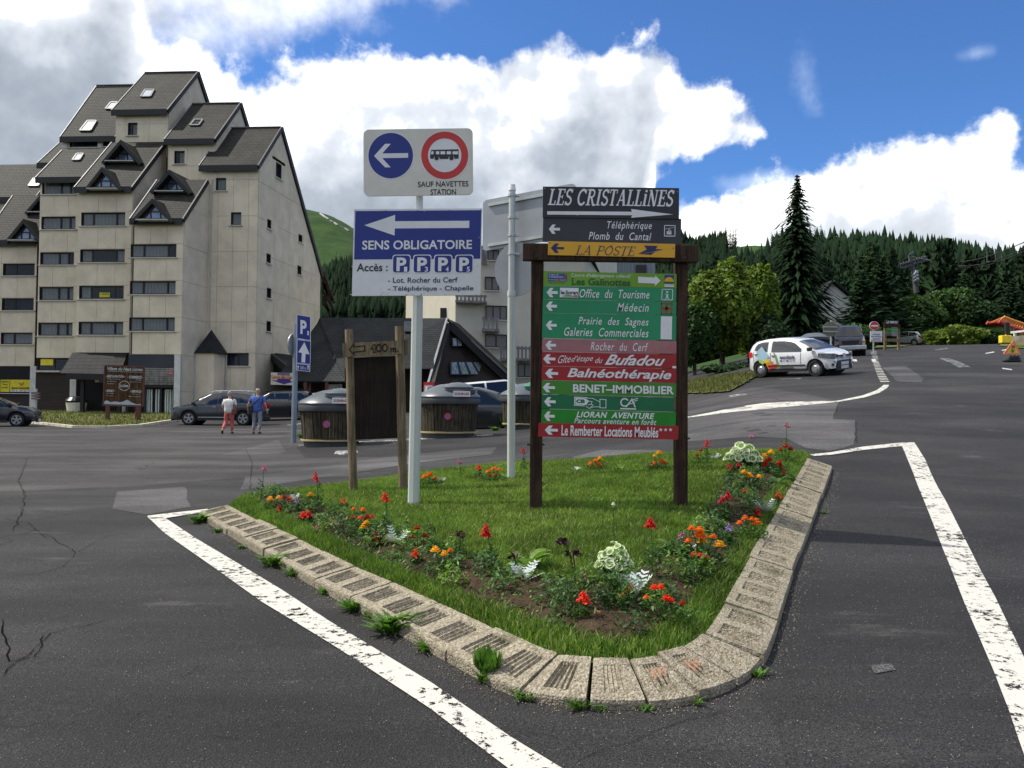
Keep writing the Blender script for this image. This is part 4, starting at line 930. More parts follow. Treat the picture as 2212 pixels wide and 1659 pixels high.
mb = MB(); B.ring(mb, 1132, 1064, 34, 48, .004, 20, a0=40, a1=330); B.line(mb, [(1150, 1110), (1210, 1030), (1245, 1112)], 13); B.line(mb, [(1180, 1082), (1240, 1066)], 9); B.line(mb, [(1212, 1036), (1272, 1020)], 9); B.line(mb, [(1222, 1052), (1270, 1040)], 8); B.rect(mb, 1084, 1126, 1256, 1140); mb.build('bank_emblem', M_WHITE, o)
B, o = dpanel(Z6, (229, 1136), (1694, 1172), (222, 1286), M_GRN4, 0, 'bright green panel reading LIORAN AVENTURE')
mb = MB(); B.chevron_left(mb, 255, 1162, 371, 1264); mb.build('arrow', M_WHITE, o)
letter(B, 'lettering', o, M_WHITE, ('LIORAN  AVENTURE', 606, 1170, 1456, 1236, dict(shear=.25, bold=.03, space=1.1)), ('Parcours aventure en forêt', 583, 1240, 1476, 1300, dict(shear=.25, bold=.015, space=1.1)))
B, o = dpanel(Z6, (196, 1285), (1720, 1320), (190, 1434), M_DRED, .07, 'wide red panel at the foot reading Le Remberter Locations Meublés')
mb = MB(); B.chevron_left(mb, 262, 1316, 404, 1414); mb.build('arrow', M_WHITE, o)
letter(B, 'lettering', o, M_WHITE, ('Le Remberter Locations Meublés', 444, 1322, 1498, 1436, dict(bold=.022)))
mb = MB()
for cx in (1524, 1577, 1630):
 B.poly(mb, [(cx + (22 if k % 2 == 0 else 9) * math.sin(k * math.pi / 5), 1361 - (22 if k % 2 == 0 else 9) * math.cos(k * math.pi / 5)) for k in range(10)])
mb.build('star', M_WHITE, o)
# --- rustic "100 m" board with a blank dark panel
qL, qR = GI(763, 1060), GI(868, 1066); YR = (qL.y + qR.y) / 2 + .1
rus = thing('rustic_board', Vector(((qL.x + qR.x) / 2, YR, qL.z)), 'grey timber board with a blank dark panel and a carved plank reading 100 m', 'notice board')
mb = MB(); mb.tube([P(764, 1066, YR), P(760, 950, YR), P(754, 712, YR)], [.056, .058, .057], 12); mb.build('post', M_GWOOD, rus, smooth=True)
mb = MB(); mb.tube([P(871, 1072, YR), P(867, 900, YR), P(862.5, 705, YR)], [.060, .062, .060], 12); mb.build('post', M_GWOOD, rus, smooth=True)
B = mkboard(ZW, (438, 447), (948, 420), (443, 566), YR - .09)
o = panel(B, 'plank', M_GWOOD, rus, .03)
M_CARVE = mat('carved_line', (.012, .009, .007), .9)
mb = MB(); B.line(mb, [(500, 500), (540, 450), (540, 476), (633, 470), (633, 516), (540, 521), (540, 548), (500, 500)], 9, .006)
B.line(mb, [(685, 490), (705, 462), (724, 458), (722, 528), (708, 528), (706, 488), (685, 500)], 7, .006); B.ring(mb, 755, 488, 16, 25, .006, sy=1.5, n=20); B.ring(mb, 808, 486, 16, 25, .006, sy=1.5, n=20)
B.text(mb, 'm.', 855, 484, 924, 524, bold=.03, lift=.006); mb.build('carved_lettering', M_CARVE, o)
mb = MB(); mb.bar(P(*ZW(940, 484), YR + .08), P(*ZW(1010, 484), YR + .08), .03, .12 * 1.7); mb.build('rear_plank', M_GWOOD, rus)
B = mkboard(ZW, (527, 572), (912, 556), (545, 1288), YR - .005, None, None); panel(B, 'blank_panel', M_PANELDK, rus, .025)
# --- P1 sign behind
pb = G(634, 957); Yp = pb.y
pk = thing('parking_sign', pb, 'grey pole with blue P1, upward arrow and 200 m plates beside the parking area', 'traffic sign')
mb = MB(); mb.tube([P(634, 960, Yp), P(640, 700, Yp)], [.085, .082], 8); mb.build('pole', mat('pole_grey_blue', (.24, .29, .34), .5, .2), pk)
def qboard(pts, Y): return mkboard(lambda x, y: (x, y), *pts, Y)
for tl, tr, bl, m, nm in (((641, 679), (671, 684), (640.6, 731), M_BLUE, 'p'), ((641, 733), (671, 736.5), (640, 784), M_BLUE, 'a'), ((640, 785), (669.5, 788), (639.6, 800), M_BLUE, 'd')):
 B = mkboard(lambda x, y: (x, y), tl, tr, bl, Yp - .12); o = panel(B, 'sign_plate', M_WHITE, pk, .03)
 mb = MB(); x0, y0, x1, y1 = B.b; B.rect(mb, x0 + 1.1, y0 + 1.1 + B.sl * 15, x1 - 1.1, y1 - 1.1 + B.sl * 15, .004); mb.build('blue_field', M_BLUE, o)
 if nm == 'p': letter(B, 'lettering', o, M_WHITE, ('P', 649, 692, 662.5, 722, dict(bold=.04, lift=.008)), ('1', 664, 715, 667, 724, dict(bold=.03, lift=.008)))
 if nm == 'a': mb = MB(); B.poly(mb, [(657, 739), (669, 764), (660, 764), (659.5, 783), (651.5, 783), (652, 763), (644.5, 762)], .008); mb.build('arrow', M_WHITE, o)
 if nm == 'd':
  letter(B, 'lettering', o, M_WHITE, ('200 m', 648.5, 791, 661.5, 798, dict(lift=.008)))
  mb = MB()
  for cx in (644, 665.5): B.poly(mb, [(cx, 788.5), (cx + 2.4, 793), (cx + .8, 793), (cx + .8, 799), (cx - .8, 799), (cx - .8, 793), (cx - 2.4, 793)], .008)
  mb.build('arrow', M_WHITE, o)
c = P(636, 745, Yp + .12); mb = MB(); pts = [c + Vector((math.cos(t) * .10, math.cos(t) * .36, math.sin(t) * .36)) for t in np.linspace(0, 2 * math.pi, 25)[:-1]]; mb.prism(pts, (-.03, .01, 0)); mb.build('round_plate', M_ALU, pk)
# ------------------------------------------------------------------ buildings
def concrete(name, c, var=.1):
 m, t, bs, pos = nodes_mat(name)
 n = t.noise(pos, .9, 6, .6); n2 = t.noise(pos, 22, 5, .7); st = t.noise(t.mapv(pos, (1.6, 1.6, .12)), 2.2, 5, .65)
 cc = t.mix(t.smooth(n, .3, .7), tuple(x * (1 - var) for x in c), tuple(x * (1 + var) for x in c))
 cc = t.mix(t.math('MULTIPLY', t.smooth(st, .52, .75), .08), cc, (c[0] * .50, c[1] * .50, c[2] * .48)); cc = t.mix(t.math('MULTIPLY', t.smooth(n2, .5, .8), .15), cc, tuple(x * .7 for x in c))
 t.inp(bs, 'Base Color', cc); bs.inputs['Roughness'].default_value = .92; bs.inputs['Specular IOR Level'].default_value = .2; t.inp(bs, 'Normal', t.bump(n2, .3, .01)); MATS[name] = m; return m
M_CON = concrete('precast_concrete', (0.80, 0.70, 0.53)); M_CON2 = concrete('precast_concrete_grey_shade', (0.66, 0.59, 0.47)); M_CONL = concrete('new_concrete_panel', (0.78, 0.71, 0.54), .04)  # grey copy puts side wall shade into colour; rear blocks and kerbstones share it
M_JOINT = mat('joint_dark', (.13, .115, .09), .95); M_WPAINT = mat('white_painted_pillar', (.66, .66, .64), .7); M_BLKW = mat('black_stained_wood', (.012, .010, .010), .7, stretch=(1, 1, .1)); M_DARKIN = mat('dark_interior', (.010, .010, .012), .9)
M_FRAME = mat('window_frame_dark', (.022, .017, .022), .5); M_SILL = mat('window_sill_pale', (.55, .53, .48), .7); M_SIDING = wood('grey_siding', (.26, .25, .235), .6, 5); M_BROWNB = mat('brown_boarding', (.035, .024, .020), .8, var=.25, stretch=(.3, .3, 6))
M_FASCIA = mat('black_fascia', (.018, .019, .020), .6); M_ZINC = mat('zinc_flashing', (.22, .23, .24), .55, .2)
def slate(name, base, ax=(1, -.07), su=.34, sv=.22):
 m, t, bs, pos = nodes_mat(name)
 sp = t.new('ShaderNodeSeparateXYZ'); t.inp(sp, 0, pos)
 L = math.hypot(*ax); u = t.math('ADD', t.math('MULTIPLY', sp.outputs[0], ax[0] / L), t.math('MULTIPLY', sp.outputs[1], ax[1] / L)); v = t.math('MULTIPLY', sp.outputs[2], 1.35)
 cb = t.new('ShaderNodeCombineXYZ'); t.inp(cb, 0, u); t.inp(cb, 1, v)
 br = t.new('ShaderNodeTexBrick'); br.offset = .5; t.inp(br, 'Vector', cb.outputs[0]); t.inp(br, 'Scale', 1.0); t.inp(br, 'Brick Width', su); t.inp(br, 'Row Height', sv); t.inp(br, 'Mortar Size', .018); t.inp(br, 'Bias', 0.0)
 br.inputs['Color1'].default_value = (*[x * .86 for x in base], 1); br.inputs['Color2'].default_value = (*[min(1, x * 1.15) for x in base], 1); br.inputs['Mortar'].default_value = (*[x * .45 for x in base], 1)
 n = t.noise(pos, .7, 6, .65); c = t.mix(t.smooth(n, .35, .7), t.mix(1.0, br.outputs['Color'], (.78, .78, .80), 'MULTIPLY'), t.mix(1.0, br.outputs['Color'], (1.2, 1.18, 1.1), 'MULTIPLY'))
 t.inp(bs, 'Base Color', c); bs.inputs['Roughness'].default_value = .68; bs.inputs['Specular IOR Level'].default_value = .12
 saw = t.math('FRACT', t.math('DIVIDE', v, sv)); t.inp(bs, 'Normal', t.bump(t.math('ADD', t.math('MULTIPLY', saw, -.6), br.outputs['Fac']), .8, .02)); MATS[name] = m; return m
M_SLATE = slate('roof_slate', (.042, .041, .036)); M_SLATE2 = slate('roof_slate_blue', (.030, .033, .036), (1, 0.1), .30, .2); M_SLATES = slate('roof_slate_side', (.034, .033, .03), (.155, 1))
def glassmat(name, c, tr=.35, rough=.04):
 m, t, bs, pos = nodes_mat(name); bs.inputs['Base Color'].default_value = (*c, 1); bs.inputs['Roughness'].default_value = rough; bs.inputs['Specular IOR Level'].default_value = .9
 t.inp(bs, 'Normal', t.bump(t.noise(pos, 1.3, 2), .04, .1))
 if tr:
  a = t.new('ShaderNodeBsdfTransparent'); mx = t.new('ShaderNodeMixShader'); mx.inputs[0].default_value = 1 - tr; t.l.new(a.outputs[0], mx.inputs[1]); t.l.new(bs.outputs[0], mx.inputs[2]); t.l.new(mx.outputs[0], m.node_tree.nodes['Material Output'].inputs[0])
 MATS[name] = m; return m
M_GLASS = glassmat('window_glass', (.03, .045, .07), .72); M_SKYL = mat('skylight_glass', (.85, .88, .92), .12, .95, var=.02)
def curtainmat():
 m, t, bs, pos = nodes_mat('net_curtain'); wv = t.new('ShaderNodeTexWave'); t.inp(wv, 'Vector', pos); wv.bands_direction = 'X'; t.inp(wv, 'Scale', 3.2); t.inp(wv, 'Distortion', 3.0)
 t.inp(bs, 'Base Color', t.mix(wv.outputs['Fac'], (.30, .35, .33), (.85, .9, .86))); bs.inputs['Roughness'].default_value = .9; MATS['net_curtain'] = m; return m
M_CURT = curtainmat()
UP = Vector((0, 0, 1))
FV = Vector((1, -.07, 0)).normalized(); SV = Vector((.155, 1, 0)).normalized()
O_ = P(553, 700, 58); O_ = Vector((O_.x, O_.y, 0))
def BP(a, b, h): return O_ + FV * a + SV * b + UP * h
class Pl:
 def __init__(s, p, n): s.p = Vector(p); s.n = Vector(n)
 def hit(s, px, py): d = ray(px, py); t = (s.p - CAM).dot(s.n) / d.dot(s.n); return CAM + d * t
NF = Vector((FV.y, -FV.x, 0)); NF = NF if NF.y < 0 else -NF       # outward normal of fronts
NS = Vector((SV.y, -SV.x, 0))                                       # outward normal of right sides
def ab(p):  # world -> a,b,h
 q = Vector((p.x - O_.x, p.y - O_.y)); det = FV.x * SV.y - FV.y * SV.x
 return (q.x * SV.y - q.y * SV.x) / det, (FV.x * q.y - FV.y * q.x) / det, p.z
def front(px, py, b): a_, b_, h = ab(Pl(BP(0, b, 0), NF).hit(px, py)); return a_, h
def side(px, py, a): a_, b_, h = ab(Pl(BP(a, 0, 0), NS).hit(px, py)); return b_, h
z1 = lambda x, y: (.3348 * x, 137.15 + .3348 * y); z2 = lambda x, y: (.3348 * x, 521.17 + .3348 * y)
apt = thing('apartment_building', BP(0, 0, .8), 'tall stepped beige concrete apartment block with steep slate roofs and triangular dormers', 'building')
def clip(poly, ax, v, keep_ge):
 out = []; n = len(poly)
 for i in range(n):
  p, q = poly[i], poly[(i + 1) % n]; a, b = p[ax] - v, q[ax] - v
  if not keep_ge: a, b = -a, -b
  if a >= 0: out.append(p)
  if (a >= 0) != (b >= 0): t = a / (a - b); out.append((p[0] + (q[0] - p[0]) * t, p[1] + (q[1] - p[1]) * t))
 return out
def area(p): return abs(sum(p[i][0] * p[(i + 1) % len(p)][1] - p[(i + 1) % len(p)][0] * p[i][1] for i in range(len(p)))) / 2
def facade(to3, n, poly, xj, yj, holes, parent, mats, th=.06, gap=.018, seed=0, name='wall_panel', alt=None):
 """polygon of precast panels with open joints; to3(p,q)->world; window holes cut out"""
 rr = random.Random(seed); xs = [min(p[0] for p in poly) - 1] + sorted(xj) + [max(p[0] for p in poly) + 1]; ys = [min(p[1] for p in poly) - 1] + sorted(yj) + [max(p[1] for p in poly) + 1]
 for i in range(len(xs) - 1):
  for j in range(len(ys) - 1):
   c = poly
   for ax, v, ge in ((0, xs[i] + gap / 2, True), (0, xs[i + 1] - gap / 2, False), (1, ys[j] + gap / 2, True), (1, ys[j + 1] - gap / 2, False)):
    c = clip(c, ax, v, ge)
    if len(c) < 3: break
   if len(c) < 3 or area(c) < .02: continue
   pieces = [c]
   for (hx0, hy0, hx1, hy1) in holes:
    nw = []
    for pc in pieces:
     if max(p[0] for p in pc) <= hx0 or min(p[0] for p in pc) >= hx1 or max(p[1] for p in pc) <= hy0 or min(p[1] for p in pc) >= hy1: nw.append(pc); continue
     l = clip(pc, 0, hx0, False); r = clip(pc, 0, hx1, True); m_ = clip(clip(pc, 0, hx0, True), 0, hx1, False)
     nw += [l, r, clip(m_, 1, hy0, False) if len(m_) > 2 else [], clip(m_, 1, hy1, True) if len(m_) > 2 else []]
    pieces = [q for q in nw if len(q) > 2 and area(q) > .003]
   if not pieces: continue
   mb = MB(); t_ = th + rr.uniform(-.006, .006)
   for pc in pieces: mb.prism([to3(*p) for p in pc], n * t_)
   mb.build(name, mats if alt is None or not alt(c) else M_CONL, parent)
def window(to3, u, n, r, parent, mull=(.0,), sill=True, curt=0.0, fr=.07, rec=.14, glass=None, label=None):
 x0, y0, x1, y1 = r; mb = MB(); D = n * .05; q = lambda x, y, d: to3(x, y) - n * d
 def bar(a0, b0, a1, b1): mb.obox(q(a0, b0, rec), u * (a1 - a0), UP * (b1 - b0), D)
 bar(x0, y0, x0 + fr, y1); bar(x1 - fr, y0, x1, y1); bar(x0 + fr, y0, x1 - fr, y0 + fr); bar(x0 + fr, y1 - fr, x1 - fr, y1)
 for m_ in mull: xm = x0 + (x1 - x0) * m_; bar(xm - fr * .6, y0 + fr, xm + fr * .6, y1 - fr)
 for a0, b0, w_, h_ in ((x0 - .0, y0, .02, y1 - y0), (x1 - .02, y0, .02, y1 - y0), (x0, y1 - .02, x1 - x0, .02)): mb.obox(q(a0, b0, rec - .05), u * w_, UP * h_, n * (rec - .05 + .02))
 o = mb.build('window', M_FRAME, parent)
 if label: o['label'] = label
 ed = [0] + list(mull) + [1]
 for e0, e1 in zip(ed[:-1], ed[1:]):
  p = MB(); a0 = x0 + (x1 - x0) * e0 + fr * .6; a1 = x0 + (x1 - x0) * e1 - fr * .6; p.obox(q(a0, y0 + fr * .8, rec - .012), u * (a1 - a0), UP * (y1 - y0 - fr * 1.6), -n * .012); p.build('pane', glass or M_GLASS, o)
 if curt > 0:
  for e0, e1 in zip(ed[:-1], ed[1:]):
   if RC.random() < curt:
    p = MB(); a0 = x0 + (x1 - x0) * e0 + fr; a1 = x0 + (x1 - x0) * e1 - fr; p.obox(q(a0, y0 + fr, rec + .06), u * (a1 - a0), UP * (y1 - y0 - fr * 2), -n * .01); p.build('curtain', M_CURT, o)
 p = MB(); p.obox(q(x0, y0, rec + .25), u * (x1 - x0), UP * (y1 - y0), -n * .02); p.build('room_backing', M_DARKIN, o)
 if sill: p = MB(); p.obox(q(x0 - .12, y0 - .09, .0), u * (x1 - x0 + .24), UP * .07, n * .16); p.build('sill', M_SILL, o)
 return o
RC = random.Random(11)
def slab(p0, p1, p2, p3, th, m, parent, name='roof'):
 """roof plane with corners eave-left, eave-right, top-right, top-left"""
 n = (p1 - p0).cross(p3 - p0).normalized(); n = n if n.z > 0 else -n
 mb = MB(); mb.prism([p0, p1, p2, p3], -n * th); return mb.build(name, m, parent)
def fascia(p0, p1, parent, h=.42, t=.10, m=None): mb = MB(); mb.bar(p0 - UP * h * .4, p1 - UP * h * .4, t, h); return mb.build('fascia', m or M_FASCIA, parent)
GZB = .3
M_LEM = mat('lemon_yellow', (.74, .62, .02), .5)
# bays: name, b, eave-left px, eave-right px, top-right px, back depth
def bay(b, eL, eR, tR, tdepth=6, core_bot=GZB, ov=.30, roofmat=None, body=True, aw0=None, aw1=None):
 """returns dict with a0,a1,he and roof plane"""
 aL, hL = front(*eL, b - ov); aR, hR = front(*eR, b - ov); hE = (hL + hR) / 2
 bt, ht = side(*tR, aR); sl = (ht - hE) / (bt - (b - ov))
 p0, p1, p2, p3 = BP(aL, b - ov, hE), BP(aR, b - ov, hE), BP(aR, bt, ht), BP(aL, bt, ht)
 r = slab(p0, p1, p2, p3, .16, roofmat or M_SLATE, apt); fascia(p0 - SV * .03, p1 - SV * .03, apt)
 mb = MB(); mb.bar(p1 + FV * .03 - UP * .12, p2 + FV * .03 - UP * .12, .10, .30); mb.build('verge_board', M_FASCIA, apt)
 mb = MB(); mb.bar(p0 - FV * .03 + UP * .02, p3 - FV * .03 + UP * .02, .06, .06); mb.build('verge_flashing', M_ZINC, apt)
 a0 = aL + .18 if aw0 is None else aw0; a1 = aR - .10 if aw1 is None else aw1
 hw = hE + sl * ov - .20
 D_ = dict(a0=a0, a1=a1, b=b, he=hE, hw=hw, sl=sl, bt=bt, ht=ht, pl=Pl(p0, (p1 - p0).cross(p3 - p0)), aR=aR, aL=aL)
 if body:
  c_ = .48; sec = [(b + c_, core_bot), (b + c_, hw + sl * c_), (bt, ht - .25), (bt + tdepth, ht - .25), (bt + tdepth, core_bot)]
  mb = MB(); mb.prism([BP(a0 + .02, q[0], q[1]) for q in sec], FV * (a1 - a0 - .12)); mb.build('wall', M_JOINT, apt)
 return D_
def frects(zf, rects, b):
 out = []
 for x0, y0, x1, y1 in rects: a0, h1 = front(*zf(x0, y0), b); a1, h0 = front(*zf(x1, y1), b); out.append((a0, h0, a1, h1))
 return out
def front3(b): return lambda a, h: BP(a, b, h)
def side3(a): return lambda b, h: BP(a, b, h)
bC = bay(-3.2, z1(838, 1003), z1(1180, 1003), z1(1340, 748)); bB = bay(-1.6, z1(480, 797), z1(850, 803), z1(1070, 505)); bA = bay(-.6, z1(230, 738), z1(530, 735), z1(690, 556)); b0 = bay(1.0, z1(-120, 1140), z1(232, 1146), z1(420, 850))
# D block (right), front wall b = 0
bD = bay(0, z1(1285, 662), z1(1665, 658), z1(1815, 412), body=False); b2 = bay(1.1, z1(1060, 492), z1(1385, 488), z1(1550, 256), body=False); b1 = bay(2.3, z1(720, 304), z1(1080, 298), z1(1275, 55), body=False)
b9 = bay(2.6, z1(388, 478), z1(745, 470), z1(960, 138), body=False); b8 = bay(2.2, z1(240, 646), z1(420, 642), z1(600, 470)); b7 = bay(5.5, z1(-260, 868), z1(228, 864), z1(405, 648), tdepth=6)
# gabled blocks: section with a long steep back slope
bbk, hbk = side(693.5, 575, bD['aR'])
for D_, aW0 in ((bD, None), (b2, None), (b1, None), (b9, None)):
 slb = (D_['ht'] - hbk) / (D_['bt'] - bbk) if D_ is bD else slb
 bb = D_['bt'] + (hbk - D_['ht']) / slb
 D_['bb'] = bb; a0, a1 = D_['a0'], D_['a1']; b = D_['b']
 if D_ is bD: a0 = front(*z1(1298, 800), 0)[0]
 D_['a0'] = a0
 sec = [(b, GZB), (b, D_['hw']), (D_['bt'], D_['ht'] - .25), (bb, hbk), (bb, GZB)]
 D_['sec'] = sec; c_ = .48; sl_ = (sec[2][1] - sec[1][1]) / (sec[2][0] - sec[1][0])
 sc2 = [(b + c_, GZB), (b + c_, D_['hw'] + sl_ * c_)] + sec[2:]
 mb = MB(); mb.prism([BP(a0 + .02, q[0], q[1]) for q in sc2], FV * (a1 - a0 - (.5 if D_ is bD else .1))); mb.build('wall', M_JOINT, apt)
 p0, p1 = BP(D_['aL'], D_['bt'], D_['ht']), BP(D_['aR'], D_['bt'], D_['ht']); e = .8
 p2, p3 = BP(D_['aR'], bb + e * .35, hbk - e), BP(D_['aL'], bb + e * .35, hbk - e)
 slab(p3, p2, p1, p0, .22, M_SLATE, apt)
 mb = MB(); mb.bar(p1 + FV * .04, p2 + FV * .04, .12, .34, up=(0, 0, 1)); mb.build('verge_board', M_FASCIA, apt)
 mb = MB(); mb.bar(p0 + UP * .03, p1 + UP * .03, .22, .06); mb.build('ridge_flashing', M_ZINC, apt)
# --- front panels and windows
lv = []   # storey joints on bay C
rc = frects(z2, [(845, 20, 1140, 103), (840, 257, 1135, 342), (835, 492, 1130, 579)], -3.2)
def thirds(a0, a1, n=3): return [a0 + (a1 - a0) * k / n for k in range(1, n)]
def bayfront(D_, rects, mull, curt, bot, seed, extra_x=(), alt=None, top=None):
 a0, a1, b = D_['a0'], D_['a1'], D_['b']; tp = top or D_['hw']
 poly = [(a0, bot), (a1, bot), (a1, tp), (a0, tp)]
 yj = [v for r in rects for v in (r[1] - .08, r[3] + .03)]
 facade(front3(b), NF, poly, list(extra_x) or thirds(a0, a1), yj, rects, apt, M_CON, seed=seed, alt=alt)
 for r in rects: window(front3(b), FV, NF, r, apt, mull, curt=curt)
botC = front(*z2(1000, 729), -3.2)[1]; botB = front(*z2(600, 718), -1.6)[1]; botA = front(*z2(300, 752), -.6)[1]
bayfront(bC, rc, (.27, .80), .65, botC, 1)
rB = frects(z1, [(527, 963, 810, 1046)], -1.6) + frects(z2, [(520, 53, 807, 135), (513, 288, 800, 372), (510, 520, 797, 604)], -1.6)
aj = front(*z2(735, 650), -1.6)[0]; aj2 = front(*z2(620, 650), -1.6)[0]; aj3 = front(*z2(830, 650), -1.6)[0]
bayfront(bB, rB, (.25, .78), .8, botB, 2, extra_x=(aj2, aj), alt=lambda c: min(p[0] for p in c) > aj - .05 and max(p[1] for p in c) < botB + 1.9)
rA = frects(z1, [(275, 763, 492, 842), (270, 990, 490, 1069)], -.6) + frects(z2, [(262, 72, 480, 151), (257, 295, 476, 380), (250, 526, 470, 610)], -.6)
bayfront(bA, rA, (.53, .80), .7, botA, 3)
r0 = frects(z2, [(22, 145, 226, 221), (15, 368, 220, 446), (8, 590, 212, 665)], 1.0) + frects(z1, [(-110, 765 + 440, -10, 842 + 440)], 1.0)[:0]
bot0 = front(*z2(100, 805), 1.0)[1]
bayfront(b0, r0, (.38,), .6, bot0, 4, extra_x=[front(*z2(x, 500), 1.0)[0] for x in (-200, -100, 5, 110)])
o_ = [o for o in apt.children if o.name.startswith('window')][5]
# yellow for-sale notice in one window of the middle bay
a_, h_ = front(*z2(637, 330), -1.6); a2, h2 = front(*z2(704, 360), -1.6)
mb = MB(); mb.obox(BP(a_, -1.6, h2) - NF * .10, FV * (a2 - a_), UP * (h_ - h2), NF * .01); nt = mb.build('for_sale_notice', M_LEM, apt)
def flatboard(a0, h1, a1, h0, b, off=.0, Nn=NF): return Board(BP(a0, b, h1) + Nn * off, FV * (a1 - a0), UP * (h0 - h1), (0, 0, 100, 100), Nn)
Bd = flatboard(a_, h_, a2, h2, -1.6, -.085); letter(Bd, 'lettering', nt, mat('notice_green', (.12, .2, .03), .5), ('A VENDRE', 6, 12, 94, 50, dict(bold=.03)))
# D wall
aw = [front(*z1(x, 800), 0)[0] for x in (1412, 1510, 1608)]; lvD = [front(*z, 0)[1] for z in (z1(1400, 752), z1(1500, 985), z2(1500, 66), z2(1500, 294), z2(1500, 521), z2(1500, 721), z2(1500, 971))]
rD = frects(z1, [(1395, 740, 1461, 820), (1492, 961, 1558, 1042)], 0); rD2 = frects(z2, [(1463, 722, 1606, 804)], 0)
facade(front3(0), NF, [(bD['a0'], GZB), (bD['a1'], GZB), (bD['a1'], bD['hw']), (bD['a0'], bD['hw'])], aw, lvD, rD + rD2, apt, M_CON, seed=5)
for r in rD: window(front3(0), FV, NF, r, apt, (), curt=.6)
window(front3(0), FV, NF, rD2[0], apt, (.5,), curt=0)
# block 2, block 1, top-left block
r2 = frects(z1, [(1127, 566, 1193, 647)], 1.1); f2 = front(*z1(1200, 700), 1.1)[1]
facade(front3(1.1), NF, [(b2['a0'], f2 - 1), (b2['a1'], f2 - 1), (b2['a1'], b2['hw']), (b2['a0'], b2['hw'])], [front(*z1(x, 600), 1.1)[0] for x in (1210, 1310)], [front(*z1(1200, 662), 1.1)[1]], r2, apt, M_CON, seed=6); window(front3(1.1), FV, NF, r2[0], apt, (.3,), curt=.5)
r1 = frects(z1, [(828, 384, 888, 464)], 2.3); f1 = front(*z1(900, 520), 2.3)[1]
facade(front3(2.3), NF, [(b1['a0'], f1 - 1), (b1['a1'], f1 - 1), (b1['a1'], b1['hw']), (b1['a0'], b1['hw'])], [front(*z1(x, 400), 2.3)[0] for x in (815, 965)], [front(*z1(900, 393), 2.3)[1]], r1, apt, M_CON, seed=7); window(front3(2.3), FV, NF, r1[0], apt, (.3,), curt=.5)
r9 = frects(z1, [(452, 488, 636, 541), (668, 484, 706, 536)], 2.6); f9 = front(*z1(500, 555), 2.6)[1]
facade(front3(2.6), NF, [(b9['a0'], f9 - 1), (b9['a1'], f9 - 1), (b9['a1'], b9['hw']), (b9['a0'], b9['hw'])], [front(*z1(645, 500), 2.6)[0]], [], r9, apt, M_CON2, seed=8)
window(front3(2.6), FV, NF, r9[0], apt, (.4,)); window(front3(2.6), FV, NF, r9[1], apt, ())
mb = MB()
for x0, x1 in ((402, 437), (636, 660)): a0, h1 = front(*z1(x0, 488), 2.6); a1, h0 = front(*z1(x1, 547), 2.6); mb.obox(BP(a0, 2.6, h0) + NF * .075, FV * (a1 - a0), UP * (h1 - h0), NF * .03); mb.build('white_panel', M_WPAINT, apt); mb = MB()
facade(front3(2.2), NF, [(b8['a0'], b8['hw'] - 4), (b8['a1'], b8['hw'] - 4), (b8['a1'], b8['hw']), (b8['a0'], b8['hw'])], [], [], [], apt, M_CON2, seed=9)
r7 = frects(z1, [(105, 946, 200, 1020)], 5.5)
facade(front3(5.5), NF, [(b7['a0'], b7['hw'] - 9), (b7['a1'], b7['hw'] - 9), (b7['a1'], b7['hw']), (b7['a0'], b7['hw'])], [front(*z1(x, 900), 5.5)[0] for x in (-150, -50, 65)], [front(*z1(0, 938), 5.5)[1]], r7, apt, M_CON2, seed=10); window(front3(5.5), FV, NF, r7[0], apt, ())
# right sides of the bays
def sidewall(D_, bmax, lev, seed, m=M_CON, bot=GZB):
 a = D_['a1']; b = D_['b']; hw = D_['hw']; sl = D_['sl']
 poly = [(b, bot), (bmax, bot), (bmax, min(hw + sl * (bmax - b), D_['ht'] - .25)), (b, hw)] if b + (D_['ht'] - hw) / sl > bmax else [(b, bot), (bmax, bot), (bmax, D_['ht'] - .25), (D_['bt'], D_['ht'] - .25), (b, hw)]
 facade(side3(a), NS, poly, [], lev, [], apt, m, seed=seed)
levC = [side(*z, bC['a1'])[1] for z in (z1(1230, 945), z2(1180, 25), z2(1175, 257), z2(1172, 492), z2(1170, 735), z2(1168, 970))]
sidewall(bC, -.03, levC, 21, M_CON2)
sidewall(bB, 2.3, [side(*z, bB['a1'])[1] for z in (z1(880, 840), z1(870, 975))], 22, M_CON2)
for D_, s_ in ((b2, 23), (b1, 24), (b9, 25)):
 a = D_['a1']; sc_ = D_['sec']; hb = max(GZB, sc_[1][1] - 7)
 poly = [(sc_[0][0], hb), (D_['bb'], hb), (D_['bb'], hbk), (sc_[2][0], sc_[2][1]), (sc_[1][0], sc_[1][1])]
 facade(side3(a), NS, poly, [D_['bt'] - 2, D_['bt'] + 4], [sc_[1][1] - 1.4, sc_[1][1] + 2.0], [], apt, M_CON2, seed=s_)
# big gable wall
aE = bD['a1']; sc_ = bD['sec']
gp = [(sc_[0][0], GZB), (bD['bb'], GZB), (bD['bb'], hbk), (sc_[2][0], sc_[2][1]), (sc_[1][0], sc_[1][1])]
lvE = [side(*z, aE)[1] for z in (z1(1660, 755), z1(1660, 990), z2(1650, 68), z2(1650, 295), z2(1650, 522), z2(1650, 722), z2(1650, 971))]
hE = []
for zf, x0, y0, x1, y1 in ((z1, 1720, 1000, 1746, 1072), (z1, 1922, 1098, 1947, 1160), (z2, 1715, 75, 1743, 146), (z2, 1915, 153, 1941, 220), (z2, 1717, 297, 1746, 371), (z2, 1715, 513, 1744, 584), (z1, 1753, 592, 1836, 668), (z1, 1787, 670, 1801, 745)):
 s0, h1 = side(*zf(x0, y0), aE); s1, h0 = side(*zf(x1, y1), aE); hE.append((s0, h0, s1, h1))
